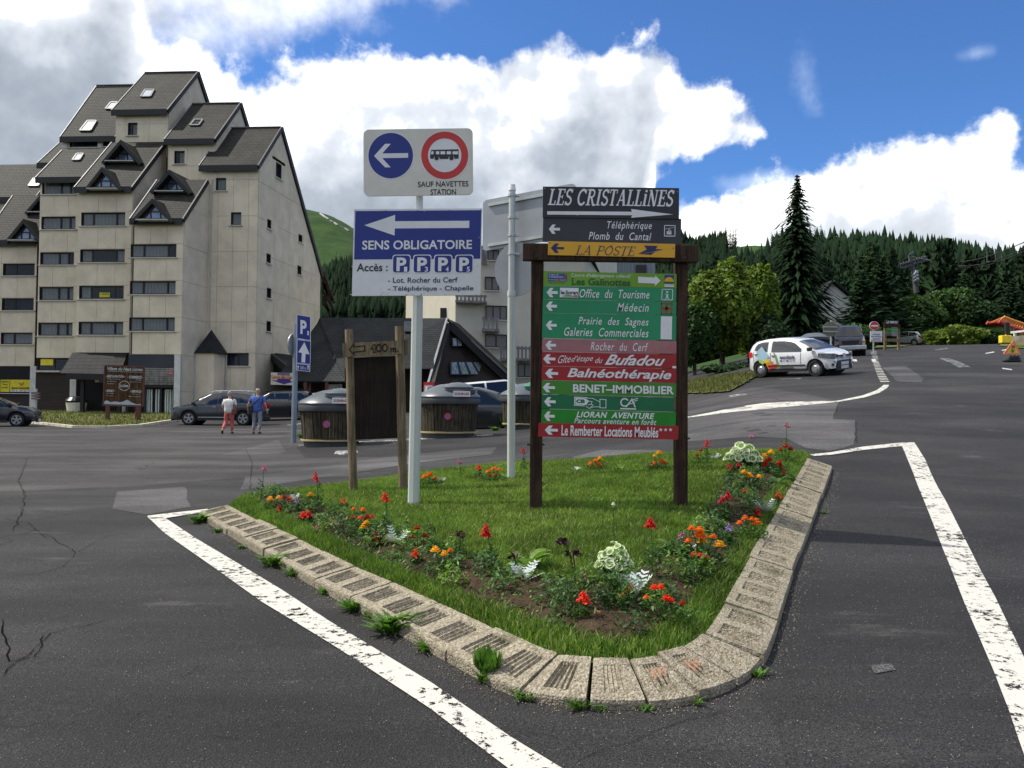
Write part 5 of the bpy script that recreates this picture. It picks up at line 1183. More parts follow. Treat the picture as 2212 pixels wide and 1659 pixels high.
t0 = hE[6]; hE[6] = (t0[0], t0[1] - .0, t0[2], t0[3]); hE[7] = ((t0[0] + t0[2]) / 2 - .5, hE[7][1], (t0[0] + t0[2]) / 2 + .5, t0[1] - .05)
facade(side3(aE), NS, gp, [2.6, 5.2, 7.8, 10.4, 13, 15.6], lvE, hE, apt, M_CON2, seed=30)
for i, r in enumerate(hE): window(side3(aE), SV, NS, r, apt, (.5,) if i == 6 else (), sill=i != 6, fr=.09, rec=.16)
# stone-coloured corner turret with pyramid cap in the angle
bt_ = -1.6; a0, _ = front(*z2(1232, 800), bt_); a1, _ = front(*z2(1381, 800), bt_); hT = front(*z2(1300, 722), bt_)[1]; a0 = max(a0, bC['a1'] + .12)
mb = MB(); mb.obox(BP(a0, bt_, GZB), FV * (a1 - a0), SV * (-bt_ - .08), UP * (hT - GZB)); mb.build('turret_wall', M_CON, apt)
e_ = .22; ap = BP((a0 + a1) / 2, bt_ / 2, front(*z2(1322, 570), bt_ / 2)[1]); c4 = [BP(a0 - e_ + .2, bt_ - e_, hT), BP(a1 + e_, bt_ - e_, hT), BP(a1 + e_, -.08, hT), BP(a0 - e_ + .2, -.08, hT)]
mb = MB(); mb.add(c4 + [ap], [(0, 1, 4), (1, 2, 4), (2, 3, 4), (3, 0, 4), (3, 2, 1, 0)]); mb.build('turret_roof', M_SLATE2, apt)
for zx, b_, y0, y1, aa in ((z2(1332, 0)[0], -.10, 388, 712, bC['a1'] + .25), (z2(1227, 0)[0], bt_ - .05, 765, 880, a0 - .02), (z2(1459, 0)[0], -.12, 764, 885, None)):
 am = aa if aa is not None else front(zx, 800, b_)[0]; h1 = front(zx, y0, b_)[1]; h0 = front(zx, y1, b_)[1]; mb = MB(); mb.cyl(BP(am, b_, h0), BP(am, b_, h1), .055, n=8); mb.build('downpipe', M_SILL, apt)
# dormers
def dormer(apx, fl, fr_, wap, wl_, wr_, b, rec=.75, depth=4.0, parent=apt):
 d = Pl(BP(0, b, 0), NF); A, L, R2 = d.hit(*apx), d.hit(*fl), d.hit(*fr_); mb = MB(); t_ = .22
 for E, s_ in ((L, -1), (R2, 1)):
  e = (E - A).normalized(); nrm = e.cross(SV).normalized(); nrm = nrm if nrm.z > 0 else -nrm
  mb.prism([A, E, E - nrm * .12, A - UP * .16], SV * depth)
 o = mb.build('dormer', M_SLATES, parent)
 mb = MB()
 for E in (L, R2):
  e = (E - A).normalized(); nrm = e.cross(NF).normalized(); nrm = nrm if nrm.z > 0 else -nrm
  mb.prism([A + NF * .03, E + NF * .03, E - nrm * t_ + NF * .03, A - UP * t_ * 1.5 + NF * .03], -NF * .09)
 mb.build('bargeboard', M_FASCIA, o)
 mb = MB(); bk_ = -NF * rec; mb.prism([A - UP * .3 + bk_, L + (R2 - L) * .02 + bk_, R2 - (R2 - L) * .02 + bk_], -NF * .06); mb.build('dormer_wall', M_BLKW, o)
 d2 = Pl(BP(0, b, 0) + bk_ + NF * .01, NF); WA, WL, WR = d2.hit(*wap), d2.hit(*wl_), d2.hit(*wr_)
 mb = MB();
 for p, q in ((WL, WR), (WL, WA), (WR, WA)): mb.bar(p + NF * .03, q + NF * .03, .07, .10, up=NF)
 for f in (.30, .68): p = WL.lerp(WR, f); top = (WA - WL) * (f / .5) + WL if f < .5 else (WA - WR) * ((1 - f) / .5) + WR; mb.bar(p + NF * .03, top + NF * .03, .06, .09, up=NF)
 m0, m1 = WL.lerp(WA, .52), WR.lerp(WA, .52); mb.bar(m0 + NF * .03, m1 + NF * .03, .06, .09, up=NF); wn = mb.build('window_frame', M_FRAME, o)
 mb = MB(); mb.prism([WL + NF * .01, WR + NF * .01, WA + NF * .01], -NF * .01); mb.build('pane', mat('dormer_glass', (.20, .28, .42), .08, .3, var=.3, vscale=1.2, spec=.9), o)
 mb = MB(); mb.bar(WL - UP * .1 + NF * .3 + (L - WL) * .3, WR - UP * .1 + NF * .3 + (R2 - WR) * .3, .5, .07); mb.build('sill', M_SILL, o); return o
dormer(z1(778, 492), z1(652, 640), z1(914, 641), z1(796, 545), z1(722, 628), z1(872, 628), bB['b'] + 1.35)
dormer(z1(658, 667), z1(540, 817), z1(788, 814), z1(687, 716), z1(606, 805), z1(766, 805), bB['b'] - .55, .32)
dormer(z1(1092, 684), z1(966, 830), z1(1234, 832), z1(1109, 737), z1(1042, 822), z1(1192, 822), bC['b'] + 1.25)
dormer(z1(982, 870), z1(842, 1018), z1(1114, 1018), z1(1006, 916), z1(926, 1003), z1(1092, 1003), bC['b'] - .55, .32)
dormer(z1(152, 1002), z1(30, 1150), z1(272, 1152), z1(172, 1052), z1(98, 1134), z1(236, 1134), b0['b'] - .5, .32)
dormer(z1(278, 826), z1(158, 965), z1(398, 966), z1(300, 870), z1(222, 955), z1(372, 955), b0['b'] + 1.2)
def skylight(pl, q, m=None):
 c = [pl.hit(*z1(*p)) for p in q]; n = pl.n.normalized(); n = n if n.z > 0 else -n; mb = MB()
 for i in range(4): mb.bar(c[i] + n * .05, c[(i + 1) % 4] + n * .05, .12, .12, up=n)
 o = mb.build('skylight', mat('skylight_frame', (.10, .10, .10), .5, .4), apt); mb = MB(); mb.prism([p + n * .06 for p in c], n * .02); mb.build('pane', m or M_SKYL, o)
skylight(b1['pl'], [(910, 218), (972, 218), (996, 174), (938, 174)]); skylight(b9['pl'], [(683, 296), (740, 296), (758, 254), (718, 254)]); skylight(b9['pl'], [(518, 436), (588, 436), (624, 374), (568, 374)])
skylight(bA['pl'], [(470, 627), (515, 627), (540, 587), (498, 587)]); skylight(b2['pl'], [(1228, 403), (1284, 403), (1310, 367), (1258, 367)], M_GLASS); skylight(b7['pl'], [(186, 793), (250, 793), (272, 744), (220, 744)])
# --- ground floor
def fbox(zf, x0, y0, x1, y1, b, m, name, parent=apt, th=.1, off=0.0):
 a0, h1 = front(*zf(x0, y0), b); a1, h0 = front(*zf(x1, y1), b); mb = MB(); mb.obox(BP(a0, b, h0) + NF * off, FV * (a1 - a0), UP * (h1 - h0), NF * th); return mb.build(name, m, parent)
for x0, y0, x1, y1, b in ((202, 806, 233, 1122, .75), (458, 880, 492, 1125, -1.75), (783, 1000, 813, 1125, -2.0), (1131, 731, 1162, 1135, -3.25)): fbox(z2, x0, y0, x1, y1, b, M_WPAINT, 'pillar', th=.12)
fbox(z2, 234, 838, 458, 1122, -.62, M_BROWNB, 'boarded_wall', th=.05)
for k in range(14): fbox(z2, 234, 842 + 20 * k, 458, 846 + 20 * k, -.67, M_BLKW, 'board_gap', th=.012)
rW = frects(z2, [(245, 757, 452, 833)], -.6); window(front3(-.6), FV, NF, rW[0], apt, (.5,), curt=.5, rec=.1)
w_ = fbox(z2, 262, 760, 342, 800, -.6, M_LEM, 'yellow_poster', off=-.03, th=.02); w_['label'] = 'yellow poster in the ground floor window'
fbox(z2, 245, 834, 400, 846, -.62, M_SILL, 'sill', th=.3)
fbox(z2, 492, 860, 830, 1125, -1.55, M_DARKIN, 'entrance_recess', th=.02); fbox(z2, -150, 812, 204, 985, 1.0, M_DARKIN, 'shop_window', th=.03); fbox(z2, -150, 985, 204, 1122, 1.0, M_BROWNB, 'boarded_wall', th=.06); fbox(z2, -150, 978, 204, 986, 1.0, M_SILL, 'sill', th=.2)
s1_ = fbox(z2, 5, 893, 62, 972, .9, M_LEM, 'shop_sign', th=.03); s2_ = fbox(z2, 68, 893, 201, 960, .9, M_LEM, 'shop_sign', th=.03); s3_ = fbox(z2, 68, 960, 201, 972, .9, M_WHITE, 'shop_sign_strip', th=.035)
def ftext(zf, x0, y0, x1, y1, b, txt, m, parent, off=.04, **k):
 a0, h1 = front(*zf(x0, y0), b); a1, h0 = front(*zf(x1, y1), b); Bq = flatboard(a0, h1, a1, h0, b, off); mb = MB(); Bq.text(mb, txt, 0, 0, 100, 100, lift=.0, **k); return mb.build('lettering', m, parent)
ftext(z2, 10, 898, 58, 911, .9, 'Location', M_BLACK, s1_, bold=.02); ftext(z2, 16, 918, 50, 928, .9, 'Vente', M_BLACK, s1_, bold=.02); ftext(z2, 12, 938, 54, 950, .9, 'Syndic', M_BLACK, s1_, bold=.02)
ftext(z2, 78, 938, 199, 954, .9, 'Benet Immobilier', M_BLACK, s2_, bold=.025); ftext(z2, 78, 961, 198, 971, .9, '04 71 49 50 57', M_BLACK, s3_)
mb = MB(); a0, h0 = front(*z2(125, 912), .9); a1, h1 = front(*z2(142, 930), .9); a2, h2 = front(*z2(155, 911), .9)
for (p, q), (r, s_) in (((a0, h0), (a1, h1)), ((a1, h1), (a2, h2))): mb.bar(BP(p, .9, q) + NF * .045, BP(r, .9, s_) + NF * .045, .02, .12, up=NF.cross(UP))
mb.build('emblem', mat('emblem_ochre', (.45, .25, .02), .5), s2_)
fbox(z2, 832, 731, 1129, 812, -3.15, M_DARKIN, 'ground_floor_window', th=.02); r = frects(z2, [(832, 731, 1129, 812)], -3.15)[0]; mb = MB()
mb.obox(BP(r[0], -3.15, r[1]) + NF * .03, FV * (r[2] - r[0]), UP * (r[3] - r[1]), NF * .01); mb.build('pane', M_GLASS, apt)
for k in range(8): fbox(z2, 822, 815 + k * 14, 1129, 827.6 + k * 14, -3.15, M_SIDING, 'siding_board', th=.05 + .004 * (k % 3))
sg = fbox(z2, 1086, 839, 1121, 860, -3.22, M_DRED, 'small_red_sign', th=.04); ftext(z2, 1090, 843, 1118, 848, -3.22, 'Mairie', M_WHITE, sg, off=.045); ftext(z2, 1088, 852, 1119, 857, -3.22, 'annexe', M_WHITE, sg, off=.045)
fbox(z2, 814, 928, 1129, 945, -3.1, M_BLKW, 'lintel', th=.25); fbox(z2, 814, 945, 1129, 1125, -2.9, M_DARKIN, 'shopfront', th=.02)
for k in range(12):
 x = 945 + k * 15;
 if k in (3, 7): continue
 fbox(z2, x, 955, x + 7, 1108, -2.95, M_CURT, 'blind_slat', th=.02)
for x in (820, 870, 935, 1035, 1118): fbox(z2, x, 945, x + 8, 1125, -3.02, M_FRAME, 'shopfront_mullion', th=.06)
fbox(z2, 814, 1112, 1129, 1132, -3.05, M_FRAME, 'shopfront_plinth', th=.1)
# slate canopy over the entrance
tL, tR = BP(*((lambda r: (r[0], -1.62, r[1]))(front(*z2(468, 717), -1.62)))), BP(*((lambda r: (r[0], -1.62, r[1]))(front(*z2(822, 722), -1.62)))); eL, eR = BP(*((lambda r: (r[0], -4.4, r[1]))(front(*z2(390, 850), -4.4)))), BP(*((lambda r: (r[0], -4.4, r[1]))(front(*z2(772, 858), -4.4))))
cn = slab(eL, eR, tR, tL, .15, slate('canopy_slate', (.026, .027, .029), (1, -.07), .42, .34), apt, 'canopy')
mb = MB(); mb.bar(eL - UP * .2 + FV * .35 + SV * .1, eR - UP * .2 + SV * .1, .2, .4); mb.build('canopy_beam', M_BLKW, apt); mb = MB(); mb.bar(eL - UP * .5 + FV * 3 + SV * .4, eR - UP * .5 + SV * .4, 2.2, .25); mb.build('canopy_beam', M_BLKW, apt)
for f in (.30, .93): c = eL.lerp(eR, f) + SV * .5; mb = MB(); mb.bar(Vector((c.x, c.y, GZB)), c - UP * .3, .22, .22); mb.build('canopy_post', M_BLKW, apt)
ws = fbox(z2, 615, 886, 672, 910, -3.0, M_IVORY, 'entrance_notice', th=.03)
# exterior timber stair at the far right corner
mb = MB()
for (x0, y0), (x1, y1) in (((697, 588), (722, 655)), ((699, 640), (716, 690)), ((697, 610), (717, 650)), ((697, 630), (718, 662)), ((697, 600), (708, 640)), ((697, 655), (712, 672))):
 p = P(x0, y0, 76); q = P(x1, y1, 76); mb.bar(p, q, .25, .22)
 mb.build('stair_beam', M_DWOOD, apt); mb = MB()
# --- brown village board, small blade sign, bin, plant ----
vb = G(240, 908); YV = 47.0
gg = Gd(240, YV); vill = thing('village_board', gg, 'big brown wooden board reading Village du Haut Lioran standing on the grass strip', 'information board')
zb = lambda x, y: ((0 + x * 700 / 2212) / 1.82278, (1300 + y * 700 / 2212) / 1.82278)
B = mkboard(zb, (1310, 447), (1800, 462), (1293, 935), YV); o = panel(B, 'board_panel', wood('varnished_brown_wood', (.085, .045, .022), .5, 2), vill, .08)
mb = MB()
for q in ((1306, 443, 1804, 452), (1290, 930, 1790, 942)): mb.bar(B.pt(q[0], q[1], .01), B.pt(q[2], q[1], .01), .06, .10)
for x in (1306, 1797): mb.bar(B.pt(x, 447, .012), B.pt(x, 935, .012), .07, .07, up=(0, 1, 0))
mb.build('board_frame', mat('reddish_frame', (.11, .045, .03), .7), vill)
M_PG = mat('board_lettering_grey', (.55, .60, .60), .6)
letter(B, 'lettering', o, M_PG, ('Village du Haut Lioran', 1336, 462, 1775, 516, dict(shear=.25, bold=.02, lift=.02)))
letter(B, 'lettering', o, M_PG, ('RESTAURATION', 1338, 560, 1545, 590, dict(bold=.03, lift=.02)), ('COMMERCE', 1606, 568, 1764, 602, dict(bold=.03, lift=.02)), ('SPORT', 1330, 740, 1420, 770, dict(bold=.03, lift=.02)), ('SERVICE', 1638, 747, 1754, 778, dict(bold=.03, lift=.02)),
       ('Garage Gourmande', 1335, 602, 1500, 616, dict(lift=.02)), ('Les Gentianes', 1335, 630, 1445, 642, dict(lift=.02)), ('Les Glaciers', 1335, 658, 1430, 670, dict(lift=.02)), ('L\'Alisier', 1690, 612, 1760, 624, dict(lift=.02)), ('Supermarché casino', 1610, 640, 1760, 652, dict(lift=.02)),
       ('Ski village', 1330, 782, 1420, 794, dict(lift=.02)), ('Go sport', 1328, 810, 1410, 822, dict(lift=.02)), ('Gaz à la pompe', 1645, 790, 1750, 802, dict(lift=.02)), ('Benet immobilier', 1605, 818, 1752, 830, dict(lift=.02)), ('Le Lioran', 1500, 672, 1598, 708, dict(bold=.03, lift=.02)))
mb = MB(); B.ring(mb, 1548, 692, 62, 68, .02, 30, sy=.9)
for q in ((1316, 574, 1330), (1552, 577, 1562), (1585, 582, 1596), (1770, 588, 1780), (1310, 755, 1322), (1426, 755, 1436), (1620, 762, 1632), (1760, 764, 1770)): B.rect(mb, q[0], q[1], q[2], q[1] + 4, .02)
B.line(mb, [(1340, 516), (1772, 519)], 3, .02); mb.build('board_ornament', M_PG, o)
mb = MB(); B.poly(mb, [(1300, 922), (1302, 890), (1350, 872), (1395, 893), (1450, 882), (1510, 890), (1550, 880), (1600, 856), (1665, 893), (1720, 910), (1770, 905), (1770, 935)], .02, fix=False); mb.build('mountain_silhouette', mat('pale_blue_print', (.40, .46, .55), .6), o)
for x0, x1 in ((1342, 1342), (1728, 1731)):
 mb = MB(); p = P(*zb(x0, 938), YV + .05); q = Gd(zb(x0, 0)[0], YV + .05); mb.bar(Vector((q.x, q.y, q.z - .1)), Vector((q.x, q.y, p.z)), .20, .16, (0, 1, 0)); mb.build('leg', mat('reddish_frame', (.11, .045, .03), .7), vill)
mb = MB(); p = P(*zb(1705, 945), YV + .3); q = G(*zb(1640, 1110)); mb.bar(Vector((p.x - .5, YV + 1.2, g(p.x - .5, YV + 1.2))), p, .06, .06); mb.build('brace', M_DRED, vill)
bs_ = Gd(77, 46); bl = thing('blade_sign', bs_, 'small sign of three brown direction blades on a thin post by the dark blue car', 'direction sign')
mb = MB(); mb.cyl(bs_, P(78, 840, 46), .07, n=8); mb.build('pole', M_GALV, bl)
for k, t_ in enumerate(('Font Alagnon', 'Les Sagnes', 'Buron du Baguet')):
 B = mkboard(zb, (390, 771 + 33 * k), (508, 773 + 33 * k), (389, 795 + 33 * k), 45.85); o = panel(B, 'blade', mat('brown_blade', (.10, .022, .018), .5), bl, .04); letter(B, 'lettering', o, M_WHITE, (t_, 405, 778 + 33 * k, 495, 790 + 33 * k, dict(lift=.01)))
a_, h_ = front(*z2(492, 1100), -2.6); tb = thing('litter_bin', BP(a_, -2.6, h_ - .2), 'cream litter bin with a black lid beside the entrance pillar', 'litter bin'); c = BP(a_, -2.6, 0)
zt = front(*z2(492, 1040), -2.6)[1]; zb0 = front(*z2(492, 1102), -2.6)[1]; mb = MB(); mb.lathe((c.x, c.y, 0), [(.55, zb0), (.58, zb0 + .1), (.66, zt)], 16); mb.build('body', M_IVORY, tb); mb = MB(); mb.lathe((c.x, c.y, 0), [(.68, zt), (.70, zt + .12), (.5, zt + .35), (.15, zt + .42)], 16); mb.build('lid', M_BLACK, tb)
# --- brown timber gallery with A-frame gable
PQ = lambda x, y, Y: P(x, y, Y * KQ)
KQ = 1.2
gal = thing('timber_chalet', Vector((-6, 56, .8)), 'low dark timber gallery with a big slate A-frame roof behind the bins', 'building')
A1, A2 = PQ(691, 686, 50), PQ(966, 687.5, 48); E1, E2 = PQ(640, 823.5, 44.5), PQ(745, 823.5, 44.5); E3, E4 = PQ(745, 796, 44.8), PQ(936, 796, 44.8); Lf = PQ(919, 850, 43.6); Rt = PQ(1094, 806, 50)
def quad(pts, m, parent, name, th=.15):
 n = (pts[1] - pts[0]).cross(pts[2] - pts[0]).normalized(); n = n if n.z > 0 else -n; mb = MB(); mb.prism(pts, -n * th); return mb.build(name, m, parent)
Pm = A1.lerp(A2, (745 - 691) / (966 - 691))
quad([PQ(592, 823.5, 46), E2, Pm, A1, PQ(684, 700, 50)], M_SLATE2, gal, 'roof'); quad([E3, E4, A2, Pm], M_SLATE2, gal, 'roof'); quad([PQ(936, 796, 44.8), Lf, Lf + Vector((.4, .1, 0)), A2], M_SLATE2, gal, 'roof', .1)
Bk2 = A2 + Vector((.6, 4, 0)); quad([A2, Rt, Rt + Vector((.6, 4, 0)), Bk2], M_SLATES, gal, 'roof')
mb = MB(); mb.bar(A2 + Vector((0, -.1, 0)), Lf + Vector((0, -.1, 0)), .14, .10); mb.bar(A2, Rt + Vector((0, -.1, 0)), .10, .08); mb.build('verge_flashing', M_ZINC, gal)
mb = MB(); mb.bar(A2 + Vector((.2, .1, -.5)), Rt + Vector((-.1, .1, -.35)), .25, .55); mb.bar(A2 + Vector((.1, .15, -.5)), Lf + Vector((.35, .2, 0)), .25, .5); mb.build('bargeboard', M_BLKW, gal)
gn = Vector((.15, .8, 0)); GA, GL, GR = A2 + gn, Lf + gn + Vector((0, 0, -1)), Rt + gn * .3 + Vector((0, 0, -2.5)); GR = Vector((GR.x, GR.y, .5)); GL = Vector((GL.x, GL.y, .5))
M_CHAL = mat('dark_brown_boarding', (.022, .014, .011), .85, stretch=(5, 5, .2), var=.35); quadv = MB(); quadv.prism([GA - UP * .3, GL, GR, Rt + gn * .3], Vector((.1, .8, 0))); quadv.build('gable_wall', M_CHAL, gal)
def gw(x0, y0, x1, y1, n_, m=M_GLASS, skew=0):
 pl = Pl(GA, (GL - GA).cross(GR - GA)); nn = pl.n.normalized(); nn = nn if nn.y < 0 else -nn; c = [pl.hit(*ZW(x, y)) + nn * .12 for x, y in ((x0, y1), (x1, y1), (x1 - skew, y0), (x0, y0))]; mb = MB(); mb.prism(c, nn * .04); o = mb.build('window', M_FRAME, gal)
 for k in range(n_):
  f0, f1 = (k + .1) / n_, (k + .9) / n_; c2 = [c[0].lerp(c[1], f0), c[0].lerp(c[1], f1), c[3].lerp(c[2], f1), c[3].lerp(c[2], f0)]; cc = sum(c2, Vector()) / 4; c2 = [cc + (v - cc) * .88 + nn * .05 for v in c2]; mb = MB(); mb.prism(c2, nn * .01); mb.build('pane', m, o)
M_CURG = mat('curtained_glass', (.24, .30, .30), .15, var=.5, vscale=3, stretch=(3, 3, .2), spec=.9)
gw(1362, 612, 1700, 728, 4, M_CURG, 90); gw(1380, 405, 1470, 480, 2, M_CURG, 10)
# walls under the eaves
for (xa, xb, y0, y1, Yw) in ((590, 750, 815, 890, 46.3), (745, 925, 790, 880, 46.2)): a_, b_ = PQ(xa, y0, Yw), PQ(xb, y1, Yw); mb = MB(); mb.obox((a_.x, a_.y, .3), (b_.x - a_.x, 0, 0), (0, 3, 0), (0, 0, a_.z - .3)); mb.build('wall', M_CHAL, gal)
for x in (660, 706, 765): p = PQ(x, 826, 44.7); mb = MB(); mb.bar((p.x, p.y, .4), p, .18, .18, (0, 1, 0)); mb.build('post', mat('red_brown_post', (.09, .03, .022), .7), gal)
o = PQ(707, 830, 46.2); mb = MB(); mb.obox(o - UP * .9, (1.0, 0, 0), (0, -.03, 0), (0, 0, .9)); mb.build('notice', M_IVORY, gal)
mb = MB(); p0 = PQ(915, 825, 43.9); mb.obox(p0 - UP * 1.6, (.7, 0, 0), (0, .1, 0), (0, 0, 1.6)); mb.build('poster_frame', M_RED, gal); mb = MB(); p0 = PQ(917, 829, 43.85); mb.obox(p0 - UP * 1.4, (.5, 0, 0), (0, .04, 0), (0, 0, 1.3)); mb.build('poster', M_WHITE, gal)
mb = MB(); pp = PQ(882, 706, 47.4); mb.box((pp.x, pp.y - .2, pp.z), (.5, .4, .7)); mb.build('roof_vent', M_ZINC, gal)
# porch on the left with the gallery sign
por = thing('gallery_porch', Vector((-15.5, 57, .8)), 'dark porch roof against the apartment block carrying the Galerie Marchande sign', 'porch')
q = [PQ(583, 761, 51), PQ(640, 768, 50), PQ(712, 823.5, 46), PQ(664, 824, 45.5)]; quad([q[0], q[3], q[2], q[1]], M_SLATE2, por, 'roof')
mb = MB(); mb.bar(q[0] + Vector((0, -.2, -.2)), q[3] + Vector((0, -.2, -.2)), .2, .5); mb.build('bargeboard', M_BLKW, por)
mb = MB(); a_, b_, c_ = PQ(583, 762, 51.3), PQ(664, 824, 46.4), PQ(664, 900, 46.4); mb.prism([a_, b_, Vector((b_.x, b_.y, .3)), Vector((a_.x, a_.y, .3))], (0, .3, 0)); mb.build('wall', M_CHAL, por)
mb = MB(); mb.bar((PQ(668, 824, 45.6).x, 45.6 * KQ, .3), PQ(668, 824, 45.6), .3, .3, (0, 1, 0)); mb.build('post', mat('red_brown_post', (.09, .03, .022), .7), por)
B = mkboard(z2, (1748, 846), (1912, 850), (1746, 925), 45.2 * KQ); o = panel(B, 'sign_panel', mat('sign_cream', (.62, .58, .46), .5), por, .06)
letter(B, 'lettering', o, mat('sign_orange_text', (.62, .16, .02), .5), ('Galerie Marchande', 1750, 864, 1908, 888, dict(bold=.03, lift=.02)))
mb = MB(); B.poly(mb, [(1790, 887), (1874, 888), (1874, 902), (1905, 902), (1832, 922), (1752, 898), (1790, 898)], .015)
for y in (849, 855, 861): B.rect(mb, 1790, y, 1870, y + 3.5, .02)
mb.build('purple_arrow', mat('sign_purple', (.06, .015, .22), .5), o)
# --- cream apartment house behind the signs
crm = thing('cream_building', Vector((0, 70, 1)), 'cream rendered building with grey wooden balconies behind the signs', 'building'); M_CRM = concrete('cream_render', (.62, .56, .44), .05); M_CRM2 = concrete('cream_render_shade', (.60, .565, .47), .05)
YK = 64; c0, c1, c2 = P(985, 560, YK), P(1262, 560, YK + 2), P(878, 560, YK + 9); zt0 = P(1100, 533, YK).z
mb = MB(); pts = [Vector((c0.x, c0.y, .5)), Vector((c1.x, c1.y, .5)), Vector((c1.x + 3, c1.y + 14, .5)), Vector((c2.x, c2.y, .5))]; mb.prism(pts, UP * (zt0 - .5)); mb.build('wall', M_CRM2, crm)
rt_ = [Vector((v.x, v.y, zt0)) for v in pts]; rg0 = (rt_[0] + rt_[3]) / 2 + UP * .6; rg1 = (rt_[1] + rt_[2]) / 2 + UP * .6
mb = MB(); mb.add([rt_[0] + Vector((-.4, -.5, .05)), rt_[1] + Vector((.4, -.5, .05)), rt_[2] + UP * .05, rt_[3] + UP * .05, rg0, rg1], [(0, 1, 5, 4), (2, 3, 4, 5), (0, 4, 3), (1, 2, 5), (3, 2, 1, 0)]); mb.build('roof', M_SLATE2, crm)
kn = Vector((0, -1, 0)); ku = (c1 - c0); ku.z = 0; ku.normalize(); kpl = Pl(c0, Vector((ku.y, -ku.x, 0)))
def kpt(px, py): return kpl.hit(px, py)
def kwin(x0, y0, x1, y1, mull=(.5,), curt=.5):
 o = kpt(x0, y1); w2 = (kpt(x1, y1) - o); w2.z = 0; w2 = w2.length; h2 = kpt(x0, y0).z - o.z
 return window(lambda a, h: o + ku * a + UP * h + kn * .16, ku, kn, (0, 0, w2, h2), crm, mull, curt=curt, rec=.12)
for q in ((1053, 540, 1078, 562), (1047.5, 598, 1078, 627), (1049, 660, 1095, 690), (1048, 722, 1095, 750), (1118, 785, 1148, 814), (1160, 565, 1172, 580)): kwin(*q, mull=(.35, .68) if q[0] == 1049 else (.5,))
o = kpt(955, 720); cwl = Pl(c0, (c2 - c0).cross(UP)); pA, pB = cwl.hit(*ZW(1314, 146)), cwl.hit(*ZW(1358, 222)); mb = MB(); mb.bar((pA + pB) / 2 * 1 - UP * (abs(pA.z - pB.z) / 2) + Vector((0, -.05, 0)), (pA + pB) / 2 + UP * (abs(pA.z - pB.z) / 2) + Vector((0, -.05, 0)), .8, .3, (0, 1, 0)); mb.build('window', M_FRAME, crm)
M_BALC = wood('grey_balcony_wood', (.20, .20, .21), .7, 3)
for x0, y0, x1, y1 in ((985, 641, 1052, 656), (1042, 687, 1079, 718), (1080, 750, 1098, 781), (1040, 545, 1052, 572), (1115, 750, 1148, 781)):
 a_, b_ = kpt(x0, y1), kpt(x1, y0); L = Vector((b_.x - a_.x, b_.y - a_.y, 0)); hh = b_.z - a_.z; off = kn * .9; bc = MB()
 bc.bar(a_ + off + UP * .12 * hh, a_ + off + L + UP * .12 * hh, .08, .18); bc.bar(a_ + off + UP * hh * .85, a_ + off + L + UP * hh * .85, .08, .18); bo = bc.build('balcony_rail', M_BALC, crm)
 n_ = max(3, int(L.length / .28))
 for k in range(n_):
  s_ = MB(); p = a_ + off * 1.06 + L * ((k + .5) / n_); s_.bar(p, p + UP * hh, .15, .04, (0, 1, 0)); s_.build('slat', M_BALC, bo)
 s_ = MB(); s_.obox(a_ + UP * .05, L, off, UP * .12); s_.build('floor_slab', M_CRM2, bo)
# corrugated pieces seen through the gap of the direction board
cor = thing('corrugated_building', P(1340, 600, 95), 'grey and white ribbed metal building seen through the gap under the crossbeam', 'building'); M_COR = mat('ribbed_white', (.52, .53, .52), .6, stretch=(9, 1, .05), vscale=2, var=.2); M_COR2 = mat('ribbed_blue_grey', (.19, .22, .26), .6, stretch=(9, 1, .05), vscale=2, var=.3)
for x0, x1, yt, m, Yc in ((1284, 1333, 552, M_COR, 95), (1333, 1415, 556, M_COR2, 95.3)):
 a_, b_ = P(x0, yt, Yc), P(x1, yt, Yc); zf = g(a_.x, Yc) - 1; mb = MB(); mb.obox((a_.x, Yc, zf), (b_.x - a_.x, 0, 0), (0, 8, 0), (0, 0, a_.z - zf)); w_ = mb.build('wall', m, cor)
 for k in range(int((b_.x - a_.x) / .5)): mb = MB(); mb.obox((a_.x + k * .5, Yc, zf + 6), (.12, 0, 0), (0, -.06, 0), (0, 0, a_.z - zf - 6)); mb.build('rib', m, w_)
mb = MB(); a_, b_ = P(1374, 572, 95), P(1396, 592, 95); mb.obox((a_.x, 95.1, b_.z), (b_.x - a_.x, 0, 0), (0, -.1, 0), (0, 0, a_.z - b_.z)); mb.build('window', M_FRAME, cor)
mb = MB(); mb.prism([P(1232, 556, 90), P(1282, 552, 90), P(1282, 590, 90)], (0, 1, 0)); mb.build('roof_edge', M_SLATE2, cor)
# white gabled house on the right behind the spruce
YH = 92; wh = thing('white_house', P(1790, 720, YH), 'white gable end of a house half hidden by the dark spruce', 'house')
a_, b_, c_ = P(1748, 690, YH), P(1838, 690, YH), P(1797, 612, YH); z0 = g(b_.x, YH) - 1; ze = P(1760, 668, YH).z
mb = MB(); mb.prism([Vector((a_.x, YH, z0)), Vector((b_.x + 1, YH, z0)), Vector((b_.x + 1, YH, ze + .3)), c_, Vector((a_.x, YH, ze - .7))], (0, 12, 0)); mb.build('wall', concrete('white_render', (.62, .61, .58), .05), wh)
for E in (Vector((a_.x - .8, YH, ze - 1.3)), Vector((b_.x + 1.8, YH, ze - .3))):
 n = (E - c_).cross(Vector((0, 1, 0))).normalized(); n = n if n.z > 0 else -n; mb = MB(); mb.prism([c_ + Vector((0, -.6, .1)), E + Vector((0, -.6, .1)), E + Vector((0, -.6, .1)) + n * .25, c_ + Vector((0, -.6, .1)) + n * .25], (0, 13, 0)); mb.build('roof', M_SLATE2, wh)
